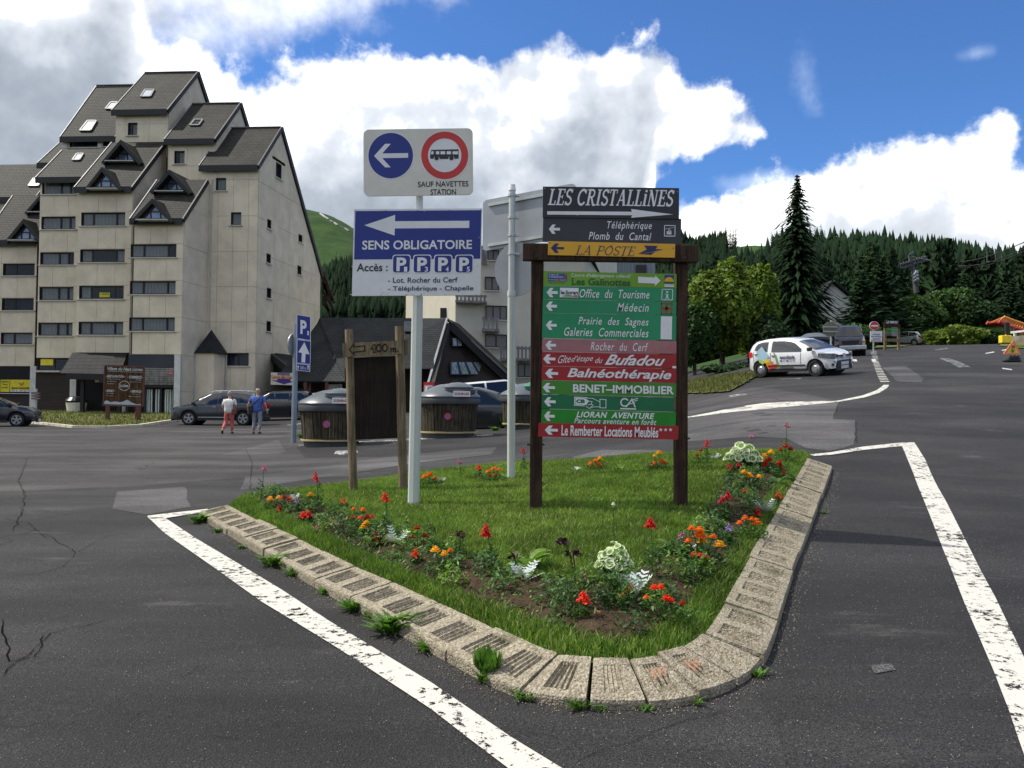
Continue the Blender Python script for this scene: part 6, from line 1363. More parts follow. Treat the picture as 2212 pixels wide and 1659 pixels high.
# grass strips, kerbs and other ground pieces
M_DRYB = leafmat('dry_verge_blade', (.14, .15, .05), .3, .7, .3, 2)
def verge(name, poly, lift=.06, m=M_VERGE, step=.5):
 q = ragged(pix(poly), .10, .35, len(poly)); o = sheet(name, q, lift, m, step); x, y = scatter_poly(q, 30000, RNG); k = (y < 60) & (x > -45); x, y = x[k][:7000], y[k][:7000]
 if len(x) > 50: tag(blades('verge_blades', x, y, gz(x, y) + lift, RNG.uniform(.05, .15, len(x)), RNG.uniform(.02, .05, len(x)), None, .9, [M_VERGE, M_DRYB], (RNG.random(len(x)) < .6).astype(int)), 'rough grass on the verge', 'grass', kind='stuff')
 return o
verge('grass_strip', [(66, 912), (160, 922), (230, 923), (300, 919), (382, 907), (400, 893), (380, 886), (200, 884), (60, 888), (-60, 890), (-60, 905)])
kb = MB(); pts = [G(x, y) for x, y in [(66, 914), (160, 924.5), (230, 925.5), (300, 921.5), (382, 909)]]
for i, (p, q) in enumerate(zip(pts[:-1], pts[1:])):
 n_ = int((q - p).length / 1.0)
 for k in range(n_):
  u_, v_ = p.lerp(q, k / n_ + .01), p.lerp(q, (k + .97) / n_); mb = MB(); mb.bar(u_ + UP * .04, v_ + UP * .04, .18, .14); mb.build('kerbstone', M_CON2, apt if False else None, origin=(0, 0, 0))
for o in [o for o in col.objects if o.name.startswith('kerbstone')]: o['kind'] = 'structure'
verge('grass_verge', [(1484.5, 826), (1560, 814), (1625, 806), (1640, 806), (1650, 806), (1628, 818), (1600, 836), (1577, 848), (1520, 851), (1484, 852), (1420, 852), (1420, 830)])
verge('grass_verge', [(1790, 752), (1850, 755.5), (1890, 754), (1940, 750), (1998, 745), (2000, 741), (1900, 738), (1790, 744)])
verge('grass_verge', [(2160, 748), (2188, 752), (2260, 762), (2400, 770), (2400, 742), (2260, 742), (2160, 743)])
# ------------------------------------------------------------------ cars, bins, people, small street things
M_TYRE = mat('tyre_rubber', (.012, .012, .012), .85); M_RIM = mat('alloy_rim', (.45, .46, .48), .35, .7); M_CHROME = mat('chrome', (.75, .76, .78), .15, .9); M_PLAST = mat('black_plastic', (.015, .015, .017), .6)
M_CGLASS = glassmat('car_glass', (.012, .018, .022), .22, .03); M_CGLASSD = glassmat('car_glass_dark', (.008, .010, .014), 0, .05); M_HEADL = mat('headlight', (.20, .22, .25), .10, .4, var=.4, vscale=9); M_TAIL = mat('tail_light', (.55, .02, .025), .15)
M_UNDER = mat('underbody', (.006, .006, .006), .95); M_PLATE = mat('number_plate', (.65, .65, .62), .5); M_SEAT = mat('car_interior', (.02, .02, .022), .9)
def carpaint(name, c, metal=.0): return mat(name, c, .28, metal, var=.03, coat=1.0)
def car(name, label, cat, L, W, H, top, belt, wheels, paintm, sidewins, screen, rear, zbase=.20, spokes=5, rimc=None, plate=True, tum=.76, group=None, front_extra=None, glass=None, mirrors=True, rub=False, headz=None, tailz=None):
 """local frame: x forward, y left, z up; profiles are (x,z) from tail to nose"""
 root = thing(name, Vector((0, 0, 0)), label, cat, group)
 tx, tz = zip(*top); bx, bz = zip(*belt); xf, xr, wr = wheels; glass = glass or M_CGLASSD
 def ztop(x): return float(np.interp(x, tx, tz))
 def zbel(x): return min(float(np.interp(x, bx, bz)), ztop(x) - .015)
 def hw(x):
  e = L / 2 - abs(x); k = .75 if x > 0 else .50; return W / 2 * (1 - .27 * max(0, 1 - e / k) ** 2.2)
 def zbot(x):
  z = zbase + .06 * max(0, 1 - (L / 2 - abs(x)) / .5)
  for xw in (xf, xr):
   R = wr + .055
   if abs(x - xw) < R: z = max(z, wr + math.sqrt(max(0, R * R - (x - xw) ** 2)) * 1.0)
  return z
 def sect(x):
  h = hw(x); zb, zl, zt = zbot(x), zbel(x), ztop(x); gh = zt - zl; zm = max(zb + .02, zl * .62); zs = max(zb + .01, zl * .90)
  k = min(1, gh / .45); ry = h * (.97 + (tum - .97) * k)
  return [(h * .93, zb), (h * .995, max(zb + .005, zm * .62)), (h, zm), (h * .985, zs), (h * .955, zl), (h * .955 + (ry - h * .955) * .5, zl + gh * .5), (ry, zl + gh * .86), (ry * .90, zl + gh * .97), (ry * .5, zt + .012 * k), (0, zt + .016)]
 xs = sorted(set([-L / 2 + L * i / 70 for i in range(71)] + [xw + s_ * (wr + .055) for xw in (xf, xr) for s_ in (-1, 1)])); V = []; Fc = []; m = 10
 for x in xs: s_ = sect(x); V += [(x, y, z) for y, z in s_] + [(x, -y, z) for y, z in s_[-2::-1]]
 M = 2 * m - 1
 for i in range(len(xs) - 1):
  for j in range(M - 1): Fc.append((i * M + j, i * M + j + 1, (i + 1) * M + j + 1, (i + 1) * M + j))
 Fc.append(tuple(range(M - 1, -1, -1))); Fc.append(tuple(range((len(xs) - 1) * M, len(xs) * M)))
 MB().add(V, Fc).build('body', paintm, root, smooth=True)
 mb = MB(); mb.box((0, 0, zbase + .10), (L * .94, W * .80, .16)); mb.box(((xf + xr) / 2, 0, .5), (L * .66, W * .72, .5)); mb.build('underbody', M_UNDER, root)
 mb = MB()
 for xw in (xf, xr): mb.tube([(xw, -W / 2 + .26, wr), (xw, W / 2 - .26, wr)], [wr + .05] * 2, 24)
 mb.build('wheel_well', M_UNDER, root)
 def side_y(x, z, s_):
  q = sect(x);
  for (y0, z0), (y1, z1_) in zip(q[4:8], q[5:9]):
   if z <= z1_: f = (z - z0) / max(1e-6, z1_ - z0); return s_ * (y0 + (y1 - y0) * max(0, f) + .012)
  return s_ * (q[7][0] + .012)
 for s_ in (1, -1):
  for (x0, x1, tb, bb) in sidewins:
   V = []; n = 14
   for i in range(n + 1):
    x = x0 + (x1 - x0) * i / n; f = i / n
    zl = zbel(x) + .03; zh = max(zl + .01, ztop(x) - .085 - .0)
    if tb and f < .25: zh = zl + (zh - zl) * (1 - tb * (1 - f / .25) ** 2)
    if bb and f > .6: zh = zl + (zh - zl) * (1 - bb * ((f - .6) / .4) ** 2)
    for k in range(4): z = zl + (zh - zl) * k / 3; V.append((x, side_y(x, z, s_), z))
   Fc = [(i * 4 + k, (i + 1) * 4 + k, (i + 1) * 4 + k + 1, i * 4 + k + 1) if s_ < 0 else (i * 4 + k, i * 4 + k + 1, (i + 1) * 4 + k + 1, (i + 1) * 4 + k) for i in range(n) for k in range(3)]
   MB().add(V, Fc).build('side_window', glass, root, smooth='all')
 def strip(x0, x1, nm, inset=1.04):
  V = []; n = 12
  for i in range(n + 1):
   x = x0 + (x1 - x0) * i / n; q = sect(x); yr = q[7][0] * inset
   for k in range(-4, 5): f = k / 4; y = yr * f; z = q[9][1] - (q[9][1] - q[7][1]) * abs(f) ** 3 * .9 + .014; V.append((x, y, z))
  up_ = x1 > x0
  Fc = [(i * 9 + k, i * 9 + k + 1, (i + 1) * 9 + k + 1, (i + 1) * 9 + k) for i in range(n) for k in range(8)]
  if (x1 > x0): Fc = [f[::-1] for f in Fc]
  MB().add(V, Fc).build(nm, glass, root, smooth='all')
 strip(*screen, 'windscreen'); strip(*rear, 'rear_window')
 for xw in (xf, xr):
  for s_ in (1, -1):
   yo = s_ * (W / 2 - .015); yi = s_ * (W / 2 - .22); prof = [(wr * .66, yi), (wr * .95, yi), (wr, yi * .93 + yo * .07), (wr, yo * .9 + yi * .1), (wr * .94, yo), (wr * .68, yo)]
   V = []; n = 28
   for r_, y in prof:
    for k in range(n): t = 2 * math.pi * k / n; V.append((xw + r_ * math.cos(t), y, wr + r_ * math.sin(t)))
   p_ = len(prof); Fc = [(i * n + k, i * n + (k + 1) % n, ((i + 1) % p_) * n + (k + 1) % n, ((i + 1) % p_) * n + k) for i in range(p_) for k in range(n)]
   wh_ = MB().add(V, Fc).build('wheel', M_TYRE, root, smooth=True)
   rm = MB(); yd = yo - s_ * .03; rm.tube([(xw, yd - s_ * .05, wr), (xw, yd - s_ * .035, wr)], [wr * .67] * 2, 24)
   rb = rm.build('rim_back', M_PLAST, wh_); rm = MB()
   if spokes:
    for k in range(spokes):
     for dlt in (-.12, .12):
      t = 2 * math.pi * k / spokes + .3; rm.bar((xw + .03 * math.cos(t), yd, wr + .03 * math.sin(t)), (xw + wr * .64 * math.cos(t + dlt), yd, wr + wr * .64 * math.sin(t + dlt)), .05, .02, (0, 1, 0))
    rm.tube([(xw, yd - .02, wr), (xw, yd + .02, wr)], [wr * .17] * 2, 12)
    n = 24
    for k in range(n): t0, t1 = 2 * math.pi * k / n, 2 * math.pi * (k + 1) / n; rm.bar((xw + wr * .645 * math.cos(t0), yd, wr + wr * .645 * math.sin(t0)), (xw + wr * .645 * math.cos(t1), yd, wr + wr * .645 * math.sin(t1)), .035, .03, (0, 1, 0))
   else:
    rm.tube([(xw, yd - s_ * .02, wr), (xw, yd, wr)], [wr * .62, wr * .5], 20); rm.tube([(xw, yd, wr), (xw, yd + s_ * .02, wr)], [wr * .38, wr * .3], 16)
   rm.build('rim', rimc or M_RIM, wh_)
 hz = headz or (zbel(L / 2 - .3) * .80, .17); tzz = tailz or (zbel(-L / 2 + .1) * .93, .24)
 for s_ in (1, -1):
  mb = MB(); V = []; n = 8
  for i in range(n + 1):
   x = L / 2 - .52 + .50 * i / n; h = hw(x);
   for z in (hz[0] - hz[1] * .5 + .10 * (1 - i / n), hz[0] + hz[1] * .5 - .03 * i / n): V.append((x, s_ * (h + .008), z))
  for i in range(n + 1):
   y = hw(L / 2) * (1 - .42 * i / n) + .004
   for z in (hz[0] - hz[1] * .5, hz[0] + hz[1] * .5 - .03 - .05 * i / n): V.append((L / 2 + .012, s_ * y, z))
  Fc = [(2 * i, 2 * i + 1, 2 * i + 3, 2 * i + 2) for i in range(2 * n + 1)]
  MB().add(V, Fc).build('headlight', M_HEADL, root, smooth='all')
  V = []
  for i in range(n + 1):
   x = -L / 2 + .30 - .30 * i / n; h = hw(x)
   for z in (tzz[0] - tzz[1] * .5 + .06 * (1 - i / n), tzz[0] + tzz[1] * .5): V.append((x, s_ * (h + .008), z))
  for i in range(4):
   for z in (tzz[0] - tzz[1] * .5, tzz[0] + tzz[1] * .5): V.append((-L / 2 - .012, s_ * (hw(-L / 2) + .004 - .07 * i), z))
  Fc = [(2 * i, 2 * i + 1, 2 * i + 3, 2 * i + 2) for i in range(n + 4)]
  MB().add(V, Fc).build('tail_light', M_TAIL, root, smooth='all')
  if mirrors:
   xm = screen[0] - .12 if screen[0] > screen[1] else screen[1] - .1; zz = zbel(xm) + .10; mb = MB(); mb.box((xm, s_ * (hw(xm) + .10), zz), (.12, .22, .14)); mb.build('mirror', M_PLAST, root, bevel=.03)
  for xh in [w_[0] + .12 for w_ in sidewins if w_[1] - w_[0] > .5]:
   mb = MB(); zz = zbel(xh) - .10; mb.box((xh, s_ * (hw(xh) * .99 + .012), zz), (.18, .03, .035)); mb.build('door_handle', M_CHROME, root)
  for xd in sorted(set([w_[0] - .03 for w_ in sidewins] + [sidewins[-1][1] - .02]))[:]:
   mb = MB(); q = [(xd, s_ * (hw(xd) * k + .004), z) for k, z in ((.985, zbase + .14), (1.0, zbel(xd) * .62), (.985, zbel(xd) * .9), (.956, zbel(xd)))]
   for a_, b_ in zip(q[:-1], q[1:]): mb.bar(a_, b_, .012, .008, (0, 1, 0))
   mb.build('door_gap', M_UNDER, root)
  mb = MB(); mb.box(((xf + xr) / 2, s_ * (W / 2 * .955), zbase + .04), (xf - xr - 2 * wr - .1, .06, .12)); mb.build('sill_trim', M_PLAST, root)
  if rub: mb = MB(); mb.box(((xf + xr) / 2, s_ * (W / 2 + .004), .44), (xf - xr - 2 * wr - .15, .03, .05)); mb.build('rub_strip', M_PLAST, root)
 mb = MB(); mb.box((L / 2 + .005, 0, zbel(L / 2 - .1) * .42), (.06, W * .62, .20)); mb.build('grille', M_PLAST, root)
 mb = MB(); mb.box((-L / 2 - .0, 0, .36), (.08, W * .74, .20)); mb.build('rear_bumper', M_PLAST, root, bevel=.02)
 mb = MB(); mb.box((L / 2 + .045, 0, zbel(L / 2 - .1) * .42), (.012, .50, .11)); mb.build('number_plate', M_PLATE, root)
 mb = MB(); mb.box((-L / 2 - .03, 0, zbel(-L / 2 + .1) * .72), (.02, .50, .11)); mb.build('number_plate', M_PLATE, root)
 return root
def place(root, px, Y, deg, dz=0.0, tilt=True):
 """deg: heading of the nose, 0 = to the right (+x), 90 = away"""
 p = Gd(px, Y); deg -= math.degrees(math.atan((px - CX) / FL)); a = R_(deg); f = Vector((math.cos(a), math.sin(a))); c_ = 1.25
 zf, zr = g(p.x + f.x * c_, p.y + f.y * c_), g(p.x - f.x * c_, p.y - f.y * c_); zl, zrr = g(p.x - f.y * .7, p.y + f.x * .7), g(p.x + f.y * .7, p.y - f.x * .7)
 pitch = math.atan2(zf - zr, 2 * c_); roll = math.atan2(zl - zrr, 1.4)
 root.matrix_world = Matrix.Translation((p.x, p.y, (zf + zr) / 2 + dz)) @ Matrix.Rotation(a, 4, 'Z') @ Matrix.Rotation(-pitch, 4, 'Y') @ Matrix.Rotation(roll, 4, 'X')
 return root
# white three-door hatchback
PW = carpaint('paint_white', (.72, .74, .76)); twt = [(-1.84, .55), (-1.82, .85), (-1.75, 1.05), (-1.62, 1.26), (-1.42, 1.39), (-1.1, 1.45), (-.6, 1.475), (-.1, 1.46), (.3, 1.39), (.7, 1.22), (1.05, 1.03), (1.25, .95), (1.5, .88), (1.68, .79), (1.80, .66), (1.84, .5)]
tw = car('hatchback_car', 'white small three-door hatchback with socobois lettering parked on the tarmac', 'car', 3.68, 1.66, 1.47, twt,
         [(-1.84, .9), (-1.5, 1.02), (-.6, .93), (.6, .91), (1.1, .93), (1.84, .78)], (1.17, -1.20, .305), PW, [(-1.45, -.85, .9, 0), (-.68, .62, 0, .55)], (1.18, .42), (-1.78, -1.42), zbase=.22, spokes=0, glass=M_CGLASS, rub=True, headz=(.74, .24))
mb = MB(); mb.box((1.85, .0, .72), (.07, .96, .06)); mb.build('grille_bar', M_PLAST, tw); mb = MB(); mb.box((1.845, 0, .42), (.09, .98, .27)); mb.build('lower_grille', M_PLAST, tw, bevel=.03)
mb = MB(); mb.box((1.895, 0, .44), (.012, .50, .11)); mb.build('number_plate', M_PLATE, tw)
for s_ in (1, -1): mb = MB(); mb.box((1.80, s_ * .62, .42), (.06, .14, .09)); mb.build('fog_lamp', M_PLAST, tw); mb = MB(); mb.box((1.88, 0, .72), (.02, .16, .16)); e_ = mb.build('badge', M_CHROME, tw); e_.rotation_euler = (0, 0, 0)
mb = MB()
for s_ in (1, -1): mb.tube([(1.80, s_ * .52, .56), (1.87, s_ * .52, .56)], [.10, .08], 14)
mb.build('round_lamp', M_CHROME, tw)
def cside(root, W2, x0, z1_, x1, z0, m, name, txt=None, y=-1, **k):
 Bq = Board((x0, y * W2, z1_), (x1 - x0, 0, 0), (0, 0, z0 - z1_), (0, 0, 100, 100), (0, y, 0)); mb = MB()
 if txt: Bq.text(mb, txt, 0, 0, 100, 100, lift=.0, **k)
 return Bq, mb
Bq, mb = cside(tw, .846, -.28, .83, .36, .70, M_NAVY, 'lettering', 'socobois', bold=.04); mb.build('lettering', M_NAVY, tw)
Bq, mb = cside(tw, .846, -.28, .67, .36, .58, M_NAVY, 'lettering', '04 71 48 15 15', bold=.02); mb.build('lettering', M_NAVY, tw)
for nm, c, pts in (('sticker_pale_blue', (.42, .62, .75), [(-1.32, 1.0), (-1.05, 1.2), (-.75, .8), (-1.0, .62), (-1.28, .75)]), ('sticker_lime', (.35, .6, .12), [(-1.25, .86), (-1.02, .98), (-.86, .66), (-1.05, .5), (-1.22, .6)]), ('sticker_green', (.03, .35, .1), [(-1.06, .86), (-.83, .92), (-.83, .76), (-1.04, .72)]),
                   ('sticker_yellow', (.8, .6, .03), [(-.98, .68), (-.78, .74), (-.76, .58), (-.95, .54)]), ('sticker_orange', (.75, .22, .03), [(-.92, .56), (-.6, .62), (-.62, .46), (-.86, .40)]), ('sticker_red', (.6, .03, .02), [(-.82, .45), (-.38, .52), (-.42, .38), (-.78, .30)]),
                   ('sticker_stripe', (.2, .35, .08), [(-.55, .95), (-.48, .93), (-.30, .35), (-.38, .35)]), ('sticker_mountain', (.10, .10, .10), [(-.34, .34), (-.1, .45), (.1, .48), (.35, .34)])):
 mb = MB(); Bq = Board((0, -.838, 0), (1, 0, 0), (0, 0, 1), (0, 0, 1, 1), (0, -1, 0)); Bq.poly(mb, pts, .004 + len(nm) * .0003, fix=False); mb.build('sticker', mat(nm, c, .35, var=.1), tw)
place(tw, 1728, 32.0, -33)
# dark blue off-roader facing the camera
PB = carpaint('paint_navy', (.012, .022, .055)); paj = car('off_road_car', 'dark blue off-road car with silver bumper facing us behind the white hatchback', 'car', 4.1, 1.74, 1.85, [(-2.05, .9), (-2.02, 1.72), (-1.9, 1.83), (.1, 1.84), (.35, 1.78), (.75, 1.18), (1.2, 1.13), (2.0, 1.05), (2.05, .8)],
          [(-2.05, 1.12), (.8, 1.12), (2.05, 1.02)], (1.3, -1.25, .37), PB, [(-1.8, -.95, 0, 0), (-.85, .5, 0, .5)], (.76, .36), (-2.04, -1.99), zbase=.36, spokes=5, tum=.84, headz=(.82, .16))
mb = MB(); mb.box((2.10, 0, .52), (.16, 1.72, .24)); mb.build('front_bumper', mat('silver_bumper', (.5, .52, .55), .4, .5), paj, bevel=.03); mb = MB(); mb.box((2.06, 0, .84), (.05, .95, .20)); mb.build('radiator_grille', M_PLAST, paj)
mb = MB()
for s_ in (1, -1): mb.box((-.7, s_ * .62, 1.88), (1.9, .04, .05)); mb.build('roof_rail', M_PLAST, paj)
for s_ in (.74, -.74): mb = MB(); mb.box((2.06, s_, .84), (.04, .14, .14)); mb.build('indicator', mat('indicator_orange', (.7, .2, .03), .3), paj)
place(paj, 1834, 51, -87)
PS = carpaint('paint_silver', (.50, .52, .54), .5)
sil = car('hatchback_car', 'silver hatchback parked behind the green Le Griou board at the top of the road', 'car', 4.0, 1.70, 1.49, [(-2.0, .7), (-1.97, 1.0), (-1.75, 1.28), (-1.5, 1.42), (-.6, 1.49), (.1, 1.45), (.5, 1.28), (1.0, .98), (1.7, .85), (1.95, .72), (2.0, .5)], [(-2, .98), (0, .92), (1.1, .90), (2.0, .75)], (1.25, -1.3, .31), PS, [(-1.5, -.75, .8, 0), (-.68, .6, 0, .6)], (1.0, .45), (-1.9, -1.6), spokes=6)
place(sil, 1952, 88, 163)
PG = carpaint('paint_graphite', (.035, .038, .045), .4)
suv = car('suv_car', 'grey sport utility car with chrome roof rails parked left of the walking couple', 'car', 4.64, 1.82, 1.71, [(-2.32, .75), (-2.28, 1.05), (-2.12, 1.25), (-1.75, 1.60), (-1.2, 1.68), (-.2, 1.70), (.35, 1.62), (.8, 1.40), (1.2, 1.14), (1.7, 1.04), (2.15, .92), (2.32, .70)], [(-2.32, 1.10), (-1.5, 1.16), (0, 1.05), (1.2, 1.02), (2.32, .85)], (1.36, -1.36, .36), PG, [(-1.75, -1.12, .9, 0), (-1.05, -.12, 0, 0), (-.04, .92, 0, .7)], (1.22, .55), (-2.2, -1.8), zbase=.28, spokes=5)
mb = MB()
for s_ in (1, -1): mb.tube([(-1.6, s_ * .64, 1.68), (-1.45, s_ * .64, 1.76), (.1, s_ * .64, 1.76), (.3, s_ * .64, 1.67)], .025, 8)
mb.build('roof_rail', M_CHROME, suv); mb = MB()
for s_ in (1, -1): mb.box((0, s_ * .925, .42), (1.75, .02, .035))
mb.build('chrome_strip', M_CHROME, suv)
place(suv, 478, 43, 163)
PD = carpaint('paint_dark_grey', (.025, .028, .032), .3)
van = car('estate_car', 'dark grey boxy estate car with roof bars parked behind the walking man', 'car', 4.45, 1.74, 1.66, [(-2.22, .8), (-2.2, 1.2), (-2.1, 1.58), (-1.9, 1.63), (.1, 1.64), (.55, 1.42), (1.1, 1.02), (1.9, .92), (2.22, .7)], [(-2.22, 1.05), (0, .98), (1.2, .95), (2.22, .8)], (1.4, -1.45, .31), PD, [(-1.9, -1.1, .5, 0), (-1.02, -.25, 0, 0), (-.17, .7, 0, .7)], (1.1, .6), (-2.2, -2.13), spokes=6)
mb = MB()
for s_ in (1, -1): mb.box((-.8, s_ * .62, 1.70), (2.2, .04, .04))
mb.build('roof_bar', M_PLAST, van); place(van, 594, 48.5, 166)
hb2 = copy_tree(sil); hb2['label'] = 'silver hatchback parked between the dark estate car and the left rubbish bin'; place(hb2, 688, 51.5, 158)
for o in (sil, hb2): o['group'] = 'silver hatchbacks of one model'
PK = carpaint('paint_dark_silver', (.16, .17, .18), .5)
es = car('estate_car', 'grey car with a bright roof edge parked behind the left rubbish bin', 'car', 4.5, 1.76, 1.5, [(-2.25, .8), (-2.2, 1.1), (-1.9, 1.38), (-1.2, 1.47), (0, 1.49), (.6, 1.30), (1.2, .98), (2.0, .85), (2.25, .6)], [(-2.25, 1.0), (0, .93), (2.25, .78)], (1.35, -1.35, .31), PK, [(-1.9, -1.1, .6, 0), (-1.02, -.15, 0, 0), (-.07, .8, 0, .7)], (1.2, .65), (-2.1, -1.75))
place(es, 722, 53.2, 176)
PC = carpaint('paint_anthracite', (.03, .034, .038), .4)
pic = car('people_carrier', 'anthracite people carrier standing close behind the middle rubbish bin', 'car', 4.35, 1.82, 1.66, [(-2.17, .85), (-2.1, 1.25), (-1.8, 1.58), (-1.0, 1.66), (0, 1.64), (.6, 1.45), (1.1, 1.20), (1.6, .98), (2.0, .85), (2.17, .6)], [(-2.17, 1.05), (0, 1.0), (1.5, .96), (2.17, .8)], (1.35, -1.35, .32), PC, [(-1.8, -1.05, .6, 0), (-.97, -.1, 0, 0), (-.02, 1.15, 0, .7)], (1.58, .7), (-2.15, -1.85), glass=M_CGLASS)
place(pic, 1040, 30.5, -4, dz=-.15)
PV = carpaint('paint_van_white', (.68, .69, .70)); wv = car('white_van', 'white van roof showing above the anthracite people carrier', 'van', 4.4, 1.85, 1.85, [(-2.2, .9), (-2.18, 1.6), (-2.05, 1.83), (.2, 1.85), (.6, 1.70), (1.1, 1.2), (1.9, 1.05), (2.2, .8)], [(-2.2, 1.2), (1.1, 1.12), (2.2, .95)], (1.4, -1.4, .32), PV, [(-1.9, -.9, .4, 0), (-.8, .75, 0, .6)], (1.1, .66), (-2.19, -2.1)); place(wv, 1085, 41, 12)
dbl = car('dark_blue_car', 'dark blue hatchback cut by the left edge of the picture', 'car', 4.1, 1.72, 1.5, [(-2.05, .8), (-2.0, 1.1), (-1.7, 1.40), (-.6, 1.5), (.1, 1.44), (.6, 1.22), (1.1, .98), (1.7, .88), (1.98, .7), (2.05, .5)], [(-2.05, 1.0), (0, .94), (1.1, .92), (2.05, .75)], (1.3, -1.3, .32), carpaint('paint_deep_blue', (.004, .005, .016)), [(-1.5, -.75, .6, 0), (-.68, .7, 0, .7)], (1.1, .5), (-1.95, -1.6))
place(dbl, -22, 39, -14)
# --- half buried timber clad waste containers
M_LID = mat('bin_lid_grey', (.075, .09, .105), .38, var=.08, bump=.02); M_LIDD = mat('bin_rim_dark', (.045, .05, .055), .5); M_SLAT = wood('bin_timber_slat', (.065, .055, .036), .45, 6); M_YR = mat('bin_yellow_rim', (.42, .33, .16), .6)
def waste_bin(px, py_base, Y, k, label, green=False, rot=0):
 c = P(px, py_base, Y); c.z = g(c.x, c.y); t_ = thing('waste_container', c, label, 'rubbish bin', 'timber clad rubbish bins'); R = .87 * k; H1 = 1.0 * k; z0 = .06
 mb = MB(); mb.lathe((c.x, c.y, c.z), [(R * .90, -.3), (R * .90, z0 + .10), (R * .93, z0 + .12)], 40); mb.build('base_drum', M_LIDD, t_)
 mb = MB(); mb.lathe((c.x, c.y, c.z), [(R * .90, z0 + .06), (R * 1.0, z0 + .07), (R * 1.0, z0 + .11), (R * .9, z0 + .12)], 40); mb.build('lower_hoop', M_YR, t_)
 n = 44
 for i in range(n):
  t0 = 2 * math.pi * (i + .06) / n; t1 = 2 * math.pi * (i + .94) / n; r0 = R * .94; r1 = R * 1.015; rr = RC.uniform(-.012, .012); mb = MB()
  q = lambda r_, t, z: Vector((c.x + (r_ + rr) * math.cos(t), c.y + (r_ + rr) * math.sin(t), c.z + z))
  mb.add([q(r0, t0, z0 + .12), q(r0, t1, z0 + .12), q(r0 - .05, t1, z0 + .12), q(r0 - .05, t0, z0 + .12), q(r1, t0, H1), q(r1, t1, H1), q(r1 - .05, t1, H1), q(r1 - .05, t0, H1)], [(0, 1, 5, 4), (1, 2, 6, 5), (2, 3, 7, 6), (3, 0, 4, 7), (4, 5, 6, 7)]); mb.build('slat', M_SLAT, t_)
 mb = MB(); mb.lathe((c.x, c.y, c.z), [(R * .9, H1 - .02), (R * 1.08, H1 - .02), (R * 1.10, H1 + .10), (R * 1.08, H1 + .14)], 40); mb.build('rim', M_LIDD, t_, smooth=True)
 mb = MB(); mb.lathe((c.x, c.y, c.z), [(R * 1.08, H1 + .13), (R * 1.10, H1 + .20), (R * 1.04, H1 + .27), (R * .78, H1 + .38), (R * .55, H1 + .50), (R * .30, H1 + .57), (0.02, H1 + .60)], 40); mb.build('lid', M_LID, t_, smooth=True)
 hx = c + Vector((R * .35, -R * .35, 0)); mb = MB()
 for r_, z in ((.52, .36), (.50, .46)): pass
 mb.lathe((hx.x, hx.y, hx.z), [(.50 * k, H1 + .30), (.52 * k, H1 + .40), (.44 * k, H1 + .40), (.43 * k, H1 + .45)], 30); hb = mb.build('hatch_collar', M_LID, t_, smooth=True); mb = MB()
 mb.lathe((hx.x, hx.y, hx.z), [(.46 * k, H1 + .45), (.46 * k, H1 + .49), (.36 * k, H1 + .56), (.2 * k, H1 + .62), (.02, H1 + .64)], 30); mb.build('hatch_lid', mat('bin_green_lid', (.01, .16, .09), .4) if green else M_LID, hb, smooth=True)
 mb = MB(); a = hx + Vector((-.05, -.0, H1 + .62)); mb.tube([a + Vector((-.08, 0, -.02)), a + Vector((-.08, 0, .08)), a + Vector((.02, 0, .10)), a + Vector((.02, 0, -.02))], .015, 6); mb.build('handle', M_PLAST, hb)
 fy = c.y - R * 1.085; B = Board((hx.x - .10, fy + .02, c.z + H1 + .36), (.5, -.0, 0), (0, 0, -.16), (0, 0, 100, 100), (0, -1, 0)); mb = MB(); mb.prism([B.pt(x, y, .0) for x, y in ((0, 0), (100, 0), (100, 100), (0, 100))], (0, .1, 0)); pl_ = mb.build('sticker', M_WHITE, t_)
 mb = MB(); B.text(mb, 'ORDURES MENAGERES', 6, 25, 94, 75, bold=.02); mb.build('lettering', M_DRED, pl_)
 cc = Vector((c.x + (.05 if not green else 9) * k, c.y - R * 1.0 - .012, c.z + .62 * k)); B = Board(cc, (1, 0, 0), (0, 0, -1), (0, 0, 1, 1), (0, -1, 0)); mb = MB()
 if not green:
  B.circle(mb, 0, 0, .105, .105, .0); sg_ = mb.build('no_parking_sticker', M_RED, t_); mb = MB(); B.circle(mb, 0, 0, .078, .078, .003); mb.build('sticker_centre', mat('sticker_blue', (.12, .16, .42), .5), sg_); mb = MB(); B.line(mb, [(-.06, -.06), (.06, .06)], .025, .006); mb.build('sticker_bar', M_RED, sg_)
 return t_
waste_bin(716, 942, 24, 1.0, 'leftmost timber clad bin with a grey lid, half hidden by the rustic board'); waste_bin(968, 930, 25.5, 1.03, 'timber clad bin with a domed grey lid between the sign mast and the pole'); waste_bin(1136, 913, 28, .92, 'timber clad bin with a green cap partly behind the pole and direction board post', True)
c = Gd(1760, 49); t_ = thing('waste_container', c, 'dark waste container with a raised lid behind the white hatchback', 'rubbish bin'); mb = MB(); mb.lathe((c.x, c.y, c.z), [(.8, 0), (.85, 1.05)], 24); mb.build('drum', M_SLAT, t_); mb = MB(); mb.lathe((c.x, c.y, c.z), [(.92, 1.05), (.93, 1.2), (.5, 1.45), (.05, 1.5)], 24); mb.build('lid', M_LID, t_, smooth=True)
mb = MB(); mb.obox(c + Vector((.1, -.4, 1.45)), (.9, 0, -.12), (0, .8, 0), (0, 0, .06)); mb.build('raised_flap', M_LIDD, t_)
